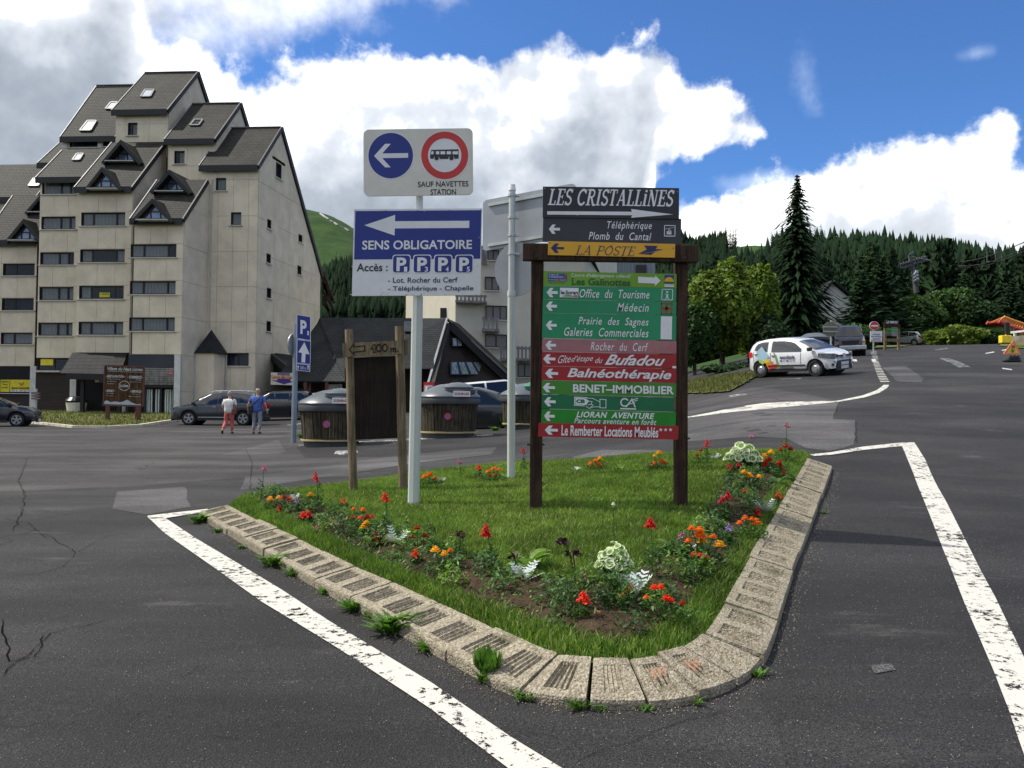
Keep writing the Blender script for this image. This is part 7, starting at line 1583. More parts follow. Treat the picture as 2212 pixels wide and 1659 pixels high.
# --- people ---------------------------------------------------------------
def skin(name, chains, m, parent, sub=2, origin=None):
 """chains: list of [(point, radius), ...]; first point of later chains joins the nearest earlier vertex"""
 V = []; E = []; Rr = []
 for ch in chains:
  prev = None
  for i, (p, r) in enumerate(ch):
   p = Vector(p)
   hit = next((k for k, v in enumerate(V) if (v - p).length < 1e-4), None)
   if hit is None: V.append(p); Rr.append(r if hasattr(r, '__len__') else (r, r)); hit = len(V) - 1
   if prev is not None and prev != hit: E.append((prev, hit))
   prev = hit
 me = bpy.data.meshes.new(name); o0 = wl(parent); me.from_pydata([tuple(v - o0) for v in V], E, []); o = bpy.data.objects.new(name, me); col.objects.link(o)
 md = o.modifiers.new('s', 'SKIN'); md.use_smooth_shade = True
 for i, r in enumerate(Rr): me.skin_vertices[0].data[i].radius = r
 me.skin_vertices[0].data[0].use_root = True
 sd = o.modifiers.new('u', 'SUBSURF'); sd.levels = sub; sd.render_levels = sub
 dg = bpy.context.evaluated_depsgraph_get(); m2 = bpy.data.meshes.new_from_object(o.evaluated_get(dg)); bpy.data.objects.remove(o)
 for p in m2.polygons: p.use_smooth = True
 m2.materials.clear(); m2.materials.append(m); o = bpy.data.objects.new(name, m2); col.objects.link(o); o.parent = parent; return o
M_SKIN = mat('skin', (.48, .27, .18), .6, var=.08)
def person(root, h, pelvis, chest, legs, arms, hair, shirt, trousers, shoes, sleeve=.5, hairlen=0, shirt_len=.0, head_tilt=(0, 0)):
 """all joints in local metres; legs/arms as [(hip,knee,ankle,toe)], [(shoulder,elbow,wrist)]; faces +y"""
 P0, C0 = Vector(pelvis), Vector(chest); nk = C0 + Vector((0, 0, .16)); hd = nk + Vector((head_tilt[0], .02 + head_tilt[1], .17)); mid = P0.lerp(C0, .5)
 ch = [[(P0, (.14, .10)), (mid, (.13, .09)), (C0, (.16, .10)), (nk, (.06, .06)), (nk + Vector((0, .01, .07)), (.055, .058)), (hd, (.078, .095)), (hd + Vector((0, 0, .085)), (.066, .08))]]
 for hip, knee, ank, toe in legs: ch.append([(P0, 0), (Vector(hip), .095), (Vector(knee), .058), (Vector(ank), .040), (Vector(toe), .035)])
 for sh, el_, wr_ in arms:
  sh, el_, wr_ = Vector(sh), Vector(el_), Vector(wr_); ch.append([(C0, 0), (sh, .055), (el_, .040), (wr_, .026), (wr_ + (wr_ - el_).normalized() * .06, (.035, .018))])
 body = skin('body', ch, M_SKIN, root)
 for sh, el_, wr_ in arms:
  sh, el_, wr_ = Vector(sh), Vector(el_), Vector(wr_); d = (wr_ - el_).normalized(); pm = wr_ + d * .07
  for k, ln in enumerate((.070, .078, .072, .058)):
   b = pm + Vector((0, (k - 1.5) * .017, 0)); skin('finger', [[(b, .008), (b + d * ln * .55 + Vector((.0, .0, 0)), .0078), (b + d * ln + Vector((0, .012, .006)), .0065)]], M_SKIN, body, 1)
  b = wr_ + d * .02 + Vector((0, .03, 0)); skin('thumb', [[(b, .010), (b + d * .035 + Vector((0, .025, 0)), .009), (b + d * .06 + Vector((0, .03, 0)), .007)]], M_SKIN, body, 1)
 hc = [(hd + Vector((0, -.015, -.01)), (.085, .095)), (hd + Vector((0, -.012, .075)), (.078, .088)), (hd + Vector((0, -.005, .115)), (.05, .06))]
 if hairlen: hc = [(hd + Vector((0, -.035, -hairlen)), (.075, .06))] + hc
 skin('hair', [hc], hair, body)
 ears = MB()
 for s_ in (1, -1): p = hd + Vector((s_ * .082, .0, 0)); ears.tube([p + Vector((0, 0, -.028)), p, p + Vector((0, 0, .03))], [.010, .018, .012], 6)
 ears.build('ear', M_SKIN, body, smooth=True)
 face = MB(); f = hd + Vector((0, .097, 0)); face.tube([f + Vector((0, -.01, .02)), f + Vector((0, .012, -.018)), f + Vector((0, -.012, -.03))], [.008, .014, .008], 6); face.build('nose', M_SKIN, body, smooth=True)
 face = MB()
 for s_ in (1, -1): p = f + Vector((s_ * .032, -.012, .02)); face.tube([p - Vector((.012, 0, 0)), p, p + Vector((.012, 0, 0))], [.003, .007, .003], 6)
 face.build('eye', M_BLACK, body); face = MB(); face.tube([f + Vector((-.022, -.014, -.058)), f + Vector((.022, -.014, -.058))], .005, 6); face.build('mouth', M_DRED, body)
 sc_ = [[(P0 + Vector((0, 0, -shirt_len)), (.20, .18)), (P0 + Vector((0, 0, .08)), (.20, .18)), (mid, (.20, .18)), (C0, (.235, .19)), (C0 + Vector((0, 0, .10)), (.15, .13))]]
 for sh, el_, wr_ in arms: sh, el_ = Vector(sh), Vector(el_); sc_.append([(C0, 0), (sh, .078), (sh.lerp(el_, sleeve), .065)] + ([(el_, .058), (Vector(el_).lerp(Vector(wr_), .25), .05)] if sleeve > .9 else []))
 sc_ = [[(p, r) for p, r in c] for c in sc_]; skin('shirt', sc_, shirt, body)
 tr = [[(P0 + Vector((0, 0, .06)), (.17, .15)), (P0 + Vector((0, 0, -.04)), (.175, .155))]]
 for hip, knee, ank, toe in legs: hip, knee, ank = Vector(hip), Vector(knee), Vector(ank); tr.append([(P0 + Vector((0, 0, -.04)), 0), (hip, .108), (knee, .078), (ank.lerp(knee, .14), .068)])
 skin('trousers', tr, trousers, body)
 for hip, knee, ank, toe in legs: a, t = Vector(ank), Vector(toe); skin('shoe', [[(a + Vector((0, -.05, -.045)), (.042, .038)), (a + Vector((0, 0, -.03)), (.05, .045)), (a.lerp(t, .7), (.048, .035)), (t + (t - a) * .15, (.038, .026))]], shoes, body)
 return body
def groundp(px, py): return G(px, py)
w0 = G(494, 938); wom = thing('person', w0, 'person with grey hair in a white blouse and coral trousers walking away, brown shoulder bag', 'person')
body = person(wom, 1.6, w0 + Vector((0, 0, .90)), w0 + Vector((.01, .02, 1.22)), [(w0 + Vector((-.09, 0, .84)), w0 + Vector((-.12, .03, .47)), w0 + Vector((-.17, -.22, .16)), w0 + Vector((-.19, -.16, .03))), (w0 + Vector((.09, 0, .84)), w0 + Vector((.09, .10, .47)), w0 + Vector((.08, .10, .09)), w0 + Vector((.09, .24, .04)))],
       [(w0 + Vector((-.19, .02, 1.30)), w0 + Vector((-.25, -.02, 1.04)), w0 + Vector((-.17, .18, .92))), (w0 + Vector((.20, .02, 1.30)), w0 + Vector((.27, .0, 1.06)), w0 + Vector((.16, .2, 1.02)))],
       mat('hair_grey', (.34, .33, .31), .8, var=.3, vscale=30), mat('blouse_white', (.72, .70, .66), .85, var=.08, vscale=12, bump=.3, bscale=8), mat('trousers_coral', (.62, .13, .12), .8, var=.12), M_PLAST, .8, .05, .14)
mb = MB(); mb.box(w0 + Vector((.24, -.10, .88)), (.16, .10, .22)); bg_ = mb.build('shoulder_bag', mat('bag_brown', (.14, .05, .02), .6), wom, bevel=.03); mb = MB(); mb.bar(w0 + Vector((.22, -.10, .98)), w0 + Vector((.14, -.07, 1.38)), .03, .015, (0, 1, 0)); mb.build('bag_strap', mat('bag_brown', (.14, .05, .02), .6), bg_)
m0 = G(555, 938); man = thing('person', m0, 'person with white hair in a blue shirt and grey trousers walking away, dark bag', 'person')
body = person(man, 1.75, m0 + Vector((0, 0, .95)), m0 + Vector((.0, .02, 1.33)), [(m0 + Vector((-.10, 0, .90)), m0 + Vector((-.12, .06, .49)), m0 + Vector((-.15, .03, .09)), m0 + Vector((-.17, .18, .04))), (m0 + Vector((.10, 0, .90)), m0 + Vector((.12, -.02, .49)), m0 + Vector((.11, -.12, .10)), m0 + Vector((.15, .02, .04)))],
       [(m0 + Vector((-.22, .02, 1.42)), m0 + Vector((-.33, -.05, 1.16)), m0 + Vector((-.37, .05, .90))), (m0 + Vector((.22, .02, 1.42)), m0 + Vector((.33, -.06, 1.16)), m0 + Vector((.36, .04, .90)))],
       mat('hair_white', (.55, .50, .42), .8, var=.2, vscale=30), mat('shirt_blue', (.06, .13, .42), .85, var=.15, vscale=12, bump=.3, bscale=8), mat('trousers_grey', (.23, .25, .29), .85, var=.2, vscale=10), M_PLAST, .75, 0, .16)
mb = MB(); mb.box(m0 + Vector((-.22, -.10, .98)), (.20, .10, .26)); bg_ = mb.build('shoulder_bag', M_PLAST, man, bevel=.03); mb = MB(); mb.tube([m0 + Vector((-.22, -.12, 1.10)), m0 + Vector((-.05, -.17, 1.25)), m0 + Vector((.10, -.15, 1.40)), m0 + Vector((.12, -.05, 1.52))], .018, 6); mb.build('bag_strap', M_PLAST, bg_)
# driver
dm = tw.matrix_world; dr = thing('person', Vector((0, 0, 0)), 'person in a white shirt sitting at the wheel of the white hatchback', 'person'); q = Vector((-.05, .0, 0))
body = person(dr, 1.7, Vector((0, 0, .52)), Vector((0, -.10, .88)), [(Vector((-.10, .05, .50)), Vector((-.12, .45, .62)), Vector((-.12, .80, .36)), Vector((-.12, .92, .38))), (Vector((.10, .05, .50)), Vector((.12, .45, .62)), Vector((.12, .80, .36)), Vector((.12, .92, .38)))],
       [(Vector((-.20, -.08, .98)), Vector((-.24, .18, .80)), Vector((-.14, .36, .98))), (Vector((.20, -.08, .98)), Vector((.24, .18, .80)), Vector((.10, .34, 1.02)))], mat('hair_brown', (.05, .03, .02), .8), mat('shirt_white', (.75, .75, .75), .8), M_SEAT, M_PLAST, .6, 0, 0)
dr.matrix_world = dm @ Matrix.Translation((-.12, -.36, .06)) @ Matrix.Rotation(R_(-90), 4, 'Z')
for o_ in (0,):
 mb = MB(); mb.box((-.42, -.36, .85), (.12, .46, .65)); mb.box((-.15, -.36, .48), (.5, .48, .12)); s_ = mb.build('seat', M_SEAT, tw);
 mb = MB(); n = 20
 for k in range(n): t0, t1 = 2 * math.pi * k / n, 2 * math.pi * (k + 1) / n; mb.bar((.32 - .05 * math.sin(t0), -.36 + .18 * math.cos(t0), 1.02 + .17 * math.sin(t0)), (.32 - .05 * math.sin(t1), -.36 + .18 * math.cos(t1), 1.02 + .17 * math.sin(t1)), .025, .025)
 mb.build('steering_wheel', M_PLAST, tw)
# --- signs and things on the right ----------------------------------------
z7 = Z(2900, 1200, 600 / 2212); z8 = Z(3400, 1200, 632 / 2212)
def stake(px, py0, py1, Y, r, m, root): mb = MB(); p = Gd(px, Y); mb.cyl(Vector((p.x, p.y, p.z - .1)), P(px, py1, Y), r, n=8); mb.build('pole', m, root)
c = Gd(1887, 56); ne = thing('no_entry_sign', c, 'round red no entry sign above a white arrow panel beside the Le Griou board', 'traffic sign'); stake(1887, 760, 700, 56, .05, M_GALV, ne)
B = mkboard(z8, (83, 228), (218, 228), (83, 352), 55.9); mb = MB(); B.b = (83, 228, 218, 352); pl_ = MB(); pts = [(151 + 67 * math.cos(t), 290 + 62 * math.sin(t)) for t in np.linspace(0, 2 * math.pi, 33)[:-1]]; pl_.prism([B.pt(x, y, 0) for x, y in pts], (0, .05, 0)); o = pl_.build('disc', M_WHITE, ne)
mb = MB(); B.circle(mb, 151, 290, 62, 57, .01); o2 = mb.build('red_disc', M_RED, o); mb = MB(); B.rect(mb, 104, 280, 200, 301, .02); mb.build('white_bar', M_WHITE, o)
B = mkboard(z8, (95, 360), (259, 363), (94, 510), 55.9); o = panel(B, 'panel', M_WHITE, ne, .04); letter(B, 'lettering', o, M_BLUE, ('PATINOIRE', 128, 400, 225, 418, dict(bold=.02, lift=.02)), ('BAR RONDISSON', 105, 430, 248, 448, dict(bold=.02, lift=.02)))
mb = MB(); B.arrow_left(mb, 124, 462, 232, 480, lift=.02, head=.2, th=.5); mb.build('arrow', M_BLUE, o); mb = MB(); B.rect(mb, 105, 493, 248, 502, .02); mb.build('red_strip', M_RED, o)
c = Gd(1925, 62); gr = thing('direction_board', c, 'distant timber board headed LE GRIOU with green name panels at the top of the road', 'direction sign')
for x in (298, 485): mb = MB(); px = z8(x, 0)[0]; p = Gd(px, 62); mb.bar(Vector((p.x, 62, p.z - .1)), P(px, z8(0, 300)[1], 62), .16, .14, (0, 1, 0)); mb.build('post', M_GWOOD, gr)
mb = MB(); mb.bar(P(*z8(282, 292), 61.9), P(*z8(505, 298), 61.9), .12, .3); mb.build('crossbeam', M_DWOOD, gr)
B = mkboard(z8, (293, 216), (487, 218), (293, 262), 61.8); o = panel(B, 'name_panel', M_BLACK, gr, .04); letter(B, 'lettering', o, M_WHITE, ('LE GRIOU', 314, 224, 472, 256, dict(shear=.25, bold=.03, lift=.02)))
for k, (y0, y1, m) in enumerate(((312, 334, M_GRN2), (336, 352, M_GRN2), (354, 368, M_GRN3), (370, 386, M_GRN2), (388, 400, M_GREEN), (402, 416, mat('sign_teal', (.01, .10, .18), .4)), (418, 428, M_DRED))):
 B = mkboard(z8, (314, y0), (480, y0 + 2), (314, y1), 61.85); o = panel(B, 'name_panel', m, gr, .03); mb = MB(); B.rect(mb, 385, y0 + 5, 470, y0 + 8, .02); mb.build('lettering_line', M_WHITE, o)
mb = MB(); mb.bar(P(*z8(305, 484), 61.9), P(*z8(480, 486), 61.9), .08, .2); mb.build('rail', M_GWOOD, gr)
c = Gd(1794, 47); ob = thing('stop_sign_from_behind', c, 'octagonal sign seen from behind on a thin post left of the off-road car', 'traffic sign'); stake(1795, 760, 692, 47, .05, M_GALV, ob)
p = P(1794, 711, 46.9); mb = MB(); mb.prism([p + Vector((.44 * math.cos(R_(22.5 + 45 * k)), 0, .44 * math.sin(R_(22.5 + 45 * k)))) for k in range(8)], (0, .04, 0)); o = mb.build('octagonal_plate', mat('sign_back_olive', (.16, .165, .12), .6), ob)
mb = MB(); mb.bar(p + Vector((-.4, -.03, .12)), p + Vector((.4, -.03, .12)), .04, .05); mb.bar(p + Vector((-.4, -.03, -.15)), p + Vector((.4, -.03, -.15)), .04, .05); mb.build('bracket', M_GALV, ob)
# roadworks triangle on its stand
YT = 35; zt_ = Z(3700, 1150, 332 / 1836); c = Gd(2188, YT); tri = thing('roadworks_sign', c, 'orange and yellow triangular traffic light warning sign standing low on the road', 'warning sign')
B = mkboard(zt_, (1390, 1055), (1765, 1055), (1390, 1360), YT); M_TORG = mat('sign_orange', (.95, .28, .13), .4); M_TYEL = mat('sign_amber', (.95, .62, .03), .4)
mb = MB(); T3 = [(1600, 1062), (1618, 1054), (1636, 1062), (1762, 1330), (1765, 1350), (1745, 1361), (1408, 1361), (1390, 1350), (1393, 1332)]; mb.prism([B.pt(x, y, 0) for x, y in T3], (0, .03, 0)); o = mb.build('plate', M_TORG, tri)
mb = MB(); B.poly(mb, [(1618, 1125), (1712, 1325), (1462, 1325), (1600, 1125)], .006, fix=False); mb.build('yellow_field', M_TYEL, o)
mb = MB(); B.poly(mb, [(1580, 1165), (1630, 1158), (1638, 1175), (1620, 1300), (1605, 1316), (1570, 1314), (1556, 1300), (1570, 1175)], .012, fix=False); mb.build('light_symbol', mat('symbol_brown', (.12, .06, .02), .5), o)
for cy, m in ((1190, M_RED), (1240, M_YEL), (1290, M_GREEN)): mb = MB(); B.circle(mb, 1605 - (cy - 1190) * .14, cy, 28, 24, .02, 16); mb.build('symbol_dot', m, o)
mb = MB()
for x in (1560, 1640): mb.bar(B.pt(x, 1350, -.03), Vector((B.pt(x, 1350).x, YT + .02, c.z)), .03, .03, (0, 1, 0))
mb.build('stand', M_PLAST, tri)
sb = thing('sandbag', c + Vector((0, .1, 0)), 'black sandbag lying on the foot of the roadworks triangle', 'sandbag'); V = []; mb = MB()
for k in range(3): mb.tube([c + Vector((-.40 + .12 * k, .05 + .08 * k, .04 + .05 * k)), c + Vector((-.1, .02, .06 + .06 * k)), c + Vector((.22, .05, .07 + .07 * k)), c + Vector((.42 - .04 * k, .08, .06 + .10 * k))], [.03, .07, .07, .03], 9)
mb.build('bag', M_PLAST, sb, smooth=True)
YQ = 68; c = Gd(2163, YQ); tl = thing('temporary_traffic_light', c, 'temporary red traffic light on a thin yellow pole with a yellow battery box', 'traffic light')
mb = MB(); mb.cyl(c, P(*zt_(1455, 900), YQ), .05, n=8); mb.build('pole', M_TYEL, tl); bx = P(*zt_(1425, 1150), YQ - .3); mb = MB(); mb.box((bx.x, YQ - .3, c.z + .42), (.80, .55, .62)); mb.build('battery_box', M_TYEL, tl, bevel=.05); mb = MB(); mb.box((bx.x, YQ - .3, c.z + .06), (.85, .6, .12)); mb.build('box_foot', M_PLAST, tl)
hp = P(*zt_(1466, 790), YQ); mb = MB(); mb.box((hp.x, YQ, hp.z), (.34, .25, 1.0)); hd_ = mb.build('signal_head', M_PLAST, tl, bevel=.03); lp = P(*zt_(1466, 712), YQ)
mb = MB(); mb.lathe((0, 0, 0), [(.16, 0), (.13, .05), (.02, .07)], 16); L_ = mb.build('red_lamp', mat('red_lamp_lit', (.8, .01, .01), .4, emit=((1, .03, .02), 3.5)), hd_); L_.matrix_world = Matrix.Translation((lp.x, YQ - .13, lp.z)) @ Matrix.Rotation(R_(90), 4, 'X')
# retaining wall with white rail, and the crane jib lying behind it
YWl = 78; a_, b_ = P(*zt_(1545, 965), YWl), P(2330, z8(0, 432)[1], YWl - 6); za = g(a_.x, YWl) - .3; rw = thing('retaining_wall', Vector((a_.x, YWl, za)), 'low rough concrete wall at the right edge carrying a white rail', 'wall')
mb = MB(); mb.obox((a_.x, YWl, za), (b_.x - a_.x, b_.y - a_.y, 0), (0, .5, 0), (0, 0, a_.z - za)); mb.build('wall', concrete('rough_concrete', (.22, .20, .16), .3), rw)
mb = MB(); p, q = P(*zt_(1555, 880), YWl + .2), P(2330, 702, YWl - 5.8); mb.bar(p, q, .18, .18); mb.build('rail', M_WPAINT, rw)
for f in (.06, .35, .65, .95): c_ = p.lerp(q, f); mb = MB(); mb.bar(Vector((c_.x, c_.y, a_.z)), c_, .2, .16, (0, 1, 0)); mb.build('rail_post', M_WPAINT, rw)
YC = 88; cr = thing('crane_jib', P(2190, 700, YC), 'orange and red lattice crane jib sloping down behind the white rail', 'crane'); M_OR = mat('crane_orange', (.65, .27, .05), .6); M_CR = mat('crane_red', (.40, .04, .03), .6)
T = [P(*zt_(x, y), YC) for x, y in ((1400, 540), (1600, 620), (1840, 700), (2200, 800))]; U = [P(*zt_(x, y), YC - .4) for x, y in ((1290, 640), (1500, 740), (1840, 840), (2200, 960))]; Wv = [v + Vector((0, 2.2, .1)) for v in U]
for ln, m, nm in ((T, M_OR, 'top_chord'), (U, M_CR, 'lower_chord'), (Wv, M_CR, 'lower_chord')): mb = MB(); mb.tube(ln, .16 if ln is T else .22, 6); mb.build(nm, m, cr)
mb = MB(); mr = MB()
def along(ln, f): f = f * 3; i = min(2, int(f)); return ln[i].lerp(ln[i + 1], f - i)
for k in range(16):
 f = k / 16; mb.bar(along(T, f), along(U, f), .09, .09); mb.bar(along(T, f), along(Wv, f + .05), .09, .09); mr.bar(along(U, f), along(Wv, f + .04), .12, .12); mr.bar(along(U, f), along(T, f + .06), .08, .08)
mb.build('lattice', M_OR, cr); mr.build('lattice', M_CR, cr)
# ski lift: pylon, cables and a chair
YL = 150; lf = thing('ski_lift_pylon', P(1975, 660, YL), 'grey leaning ski lift pylon with a wide crosshead above the trees', 'ski lift'); M_LIFT = mat('lift_grey', (.10, .105, .115), .6, .2)
zl = Z(2700, 900, 1332 / 2212); mb = MB(); mb.tube([P(*zl(1510, 420), YL), P(*zl(1483, 225), YL)], [.5, .36], 10); mb.build('mast', M_LIFT, lf)
mb = MB(); mb.bar(P(*zl(1405, 250), YL), P(*zl(1575, 195), YL), .4, .45); mb.build('crosshead', M_LIFT, lf); mb = MB(); mb.bar(P(*zl(1470, 225), YL), P(*zl(1462, 175), YL), .4, .4); mb.bar(P(*zl(1462, 175), YL), P(*zl(1492, 155), YL), .4, .4); mb.build('davit', M_LIFT, lf)
for x0, y0, x1, y1 in ((1400, 235, 1470, 215), (1405, 262, 1470, 240), (1500, 205, 1572, 185), (1505, 225, 1575, 208)):
 mb = MB()
 for k in range(5): f = k / 4; p = P(*zl(x0 + (x1 - x0) * f, y0 + (y1 - y0) * f), YL - .6); mb.tube([p, p + Vector((0, .4, 0))], [.24, .24], 10)
 mb.build('sheave_train', M_LIFT, lf)
mb = MB()
for y in (288, 308, 330): mb.tube([P(*zl(1495 + (y - 288) * .1, y), YL - .8), P(*zl(1510 + (y - 288) * .1, y + 6), YL - .8)], [.55, .55], 8)
mb.build('ladder_cage', M_ALU, lf)
cab = thing('ski_lift_cable', P(2212, 520, 170), 'thin ski lift cables running up to the right over the forest', 'cable')
for p0, p1 in (((1470, 180), (2300, 50)), ((1560, 195), (2300, 92)), ((1575, 205), (2300, 108))):
 mb = MB(); a, b = P(*zl(*p0), YL), P(*zl(*p1), 110); q = [a.lerp(b, k / 12) - UP * 2.2 * math.sin(math.pi * k / 12) for k in range(13)]; mb.tube(q, .07, 5); mb.build('cable', M_PLAST, cab)
ct = P(*zl(2023, 130), 122); cb_ = P(*zl(2028, 232), 122); chh = thing('chair_lift_chair', ct, 'chairlift seat hanging from the cable against the skyline', 'chairlift'); mb = MB(); mb.tube([ct, ct.lerp(cb_, .8)], .07, 6); mb.build('hanger', M_LIFT, chh)
s0 = ct.lerp(cb_, .85); mb = MB(); mb.box(s0 + Vector((0, 0, 0)), (2.2, .6, .12)); mb.bar(s0 + Vector((-1.1, .3, 0)), s0 + Vector((-1.1, .3, 1.5)), .12, .12, (0, 1, 0)); mb.bar(s0 + Vector((1.1, .3, 0)), s0 + Vector((1.1, .3, 1.5)), .12, .12, (0, 1, 0)); mb.bar(s0 + Vector((-1.1, .3, 1.5)), s0 + Vector((1.1, .3, 1.5)), .12, .12); mb.build('seat', M_LIFT, chh)
# ------------------------------------------------------------------ trees
M_BARK = wood('bark', (.07, .052, .038), .5, 6); M_CONF = leafmat('conifer_needles', (.014, .030, .013), .45, .7, .12, .25); M_CONF2 = leafmat('conifer_needles_light', (.022, .044, .017), .4, .7, .15, .25)
M_LEAF = leafmat('leaf_yellow_green', (.15, .215, .030), .4, .6, .35, .6); M_LEAF2 = leafmat('leaf_mid_green', (.050, .105, .022), .4, .6, .3, .5); M_LEAF3 = leafmat('leaf_dark_green', (.024, .060, .015), .4, .65, .25, .5)
M_FAR = leafmat('forest_far', (.011, .024, .011), .5, .9, .1, .04)
for m_ in (M_FAR, M_CONF, M_CONF2): m_.node_tree.nodes['Principled BSDF'].inputs['Specular IOR Level'].default_value = .05
def conifer_arrays(H, Rb, nwh, nbr, seed, droop=.25, card=.5, bare=.06, full=1.0, quads=3):
 """branch sprays: each a few narrow drooping triangles; returns V,F"""
 r = np.random.default_rng(seed); V = []; F = []
 for i in range(nwh):
  f = (i + .5) / nwh; z = H * (bare + (1 - bare) * f); R = Rb * (1 - f) ** .82 * r.uniform(.75, 1.12) + .04 * Rb
  nb = max(4, int(nbr * (1 - f * .55)))
  for b in range(nb):
   a = 2 * math.pi * (b + r.uniform(0, 1)) / nb; L = R * r.uniform(.6, 1.12); ca, sa = math.cos(a), math.sin(a); zz = z + r.uniform(-.5, .5) * H / nwh
   for q in range(quads):
    s0 = L * q / quads * .9; s1 = L * (q + 1.15) / quads; w_ = card * (1 - .25 * q) * (.62 + .38 * (1 - f)) * r.uniform(.7, 1.3); d0 = -droop * s0 * (s0 / max(L, .1)) ; d1 = -droop * s1 * (s1 / max(L, .1)) - .10 * L + (.22 * L if q == quads - 1 else 0)
    tl_ = r.uniform(-.35, .35); k = len(V)
    V += [(ca * s0, sa * s0, zz + d0), (ca * (s0 + s1) / 2 - sa * w_, sa * (s0 + s1) / 2 + ca * w_, zz + (d0 + d1) / 2 - w_ * (.45 + tl_)), (ca * s1, sa * s1, zz + d1), (ca * (s0 + s1) / 2 + sa * w_, sa * (s0 + s1) / 2 - ca * w_, zz + (d0 + d1) / 2 - w_ * (.45 - tl_))]
    F += [(k, k + 1, k + 2), (k, k + 2, k + 3)]
 k = len(V); V += [(-.02 * Rb, 0, H * .93), (.02 * Rb, 0, H * .93), (0, 0, H * 1.02)]; F += [(k, k + 1, k + 2)]
 return np.array(V), np.array(F)
def conifer(loc, H, Rb, label, seed, nwh=26, nbr=9, m=None, name='spruce_tree', group=None, card=.45, droop=.25, bare=.06, quads=3):
 t_ = thing(name, loc, label, 'tree', group); mb = MB(); l = Vector(loc); mb.tube([l - UP * .5, l + UP * H * .5, l + UP * H * .97], [H * .016, H * .010, .02], 8); mb.build('trunk', M_BARK, t_)
 V, F = conifer_arrays(H, Rb, nwh, nbr, seed, droop, card, bare, quads=quads); fast_mesh('crown', V, F, m or M_CONF, parent=t_); return t_
def leaf_cloud(c, rad, n, size, seed, lobes=14, up=.3, shell=.55):
 """leaf quads spread through lobed volume"""
 r = np.random.default_rng(seed); c = np.array(c); rad = np.array(rad)
 LB = []
 for k in range(lobes):
  d = r.normal(size=3); d /= np.linalg.norm(d); d[2] = abs(d[2]) * (1 if r.random() < .8 else -1) * .9; LB.append((d * r.uniform(.35, .78), r.uniform(.28, .48)))
 LB.append((np.zeros(3), .6)); w_ = np.array([q[1] ** 2 for q in LB]); w_ /= w_.sum(); idx = r.choice(len(LB), n, p=w_)
 d = r.normal(size=(n, 3)); d /= np.linalg.norm(d, axis=1)[:, None]; rr = shell + (1.06 - shell) * r.random(n) ** .6
 ctr = np.array([q[0] for q in LB])[idx]; rd = np.array([q[1] for q in LB])[idx]; bump = 1 + .18 * np.sin(d[:, 0] * 9 + idx) * np.cos(d[:, 2] * 8 + idx * 2)
 p = c + (ctr + d * (rd * rr * bump)[:, None]) * rad
 nrm = d * .7 + r.normal(size=(n, 3)) * .55 + np.array([0, 0, up]); nrm /= np.linalg.norm(nrm, axis=1)[:, None]
 t1 = np.cross(nrm, r.normal(size=(n, 3))); t1 /= np.linalg.norm(t1, axis=1)[:, None]; t2 = np.cross(nrm, t1); s = (size * r.uniform(.55, 1.25, n))[:, None]
 V = np.stack([p - t1 * s, p + t2 * s * .6, p + t1 * s, p - t2 * s * .6], 1).reshape(-1, 3); k = np.arange(n) * 4
 return V, np.stack([k, k + 1, k + 2, k + 3], 1)
def broadleaf(loc, H, rad, label, seed, n=14000, size=.16, m=None, name='broadleaf_tree', group=None, trunk_h=.3, lobes=16, cz=None):
 t_ = thing(name, loc, label, 'bush' if 'bush' in name else 'tree', group); l = Vector(loc); cz = cz or (H - rad[2]); r = random.Random(seed); mb = MB()
 mb.tube([l - UP * .4, l + UP * H * .3, l + UP * H * .6], [H * .028, H * .02, H * .008], 8)
 for k in range(9):
  a = r.uniform(0, 6.28); b = l + UP * H * r.uniform(.15, .45); e = l + UP * (cz + r.uniform(-.3, .5) * rad[2]) + Vector((math.cos(a) * rad[0] * .6, math.sin(a) * rad[1] * .6, 0)); mb.tube([b, b.lerp(e, .5) + UP * .3, e], [H * .012, H * .008, H * .003], 5)
 mb.build('trunk', M_BARK, t_)
 V, F = leaf_cloud((0, 0, cz), rad, n, size, seed, lobes); fast_mesh('crown', V, F, m or M_LEAF, parent=t_); return t_
def at(px, Y): return Gd(px, Y)
def topH(px, py, Y): b = Gd(px, Y); return P(px, py, Y).z - b.z
# large spruce, centre right
conifer(at(1722, 70), topH(1722, 378, 70), 6.0, 'tall dark spruce rising above the forest in front of the white house', 3, 54, 20, card=.52, droop=.28, bare=.02, quads=5)
conifer(at(1680, 76), topH(1680, 560, 76), 3.0, 'lower dark spruce leaning into the left side of the tall spruce', 31, 24, 12, card=.5, bare=.02)
conifer(at(1864, 84), topH(1866, 585, 84), 4.2, 'broad dark spruce covering the right side of the white house', 4, 30, 14, card=.6, droop=.2, bare=.08)
conifer(at(1905, 90), topH(1915, 560, 90), 5.2, 'wide spreading dark conifer behind the Le Griou board', 5, 30, 14, card=.65, droop=.15, bare=.1)
conifer(at(1880, 96), topH(1880, 520, 96), 4.5, 'tall pale tipped spruce behind the Le Griou board', 6, 34, 12, m=M_CONF2, card=.5)
conifer(at(2085, 105), topH(2090, 590, 105), 5, 'dark spruce above the roadside bushes to the left of the traffic light', 7, 30, 13, card=.6)
conifer(at(2190, 110), topH(2195, 600, 110), 5, 'dark spruce above the crane jib at the right edge', 8, 30, 13, card=.6)
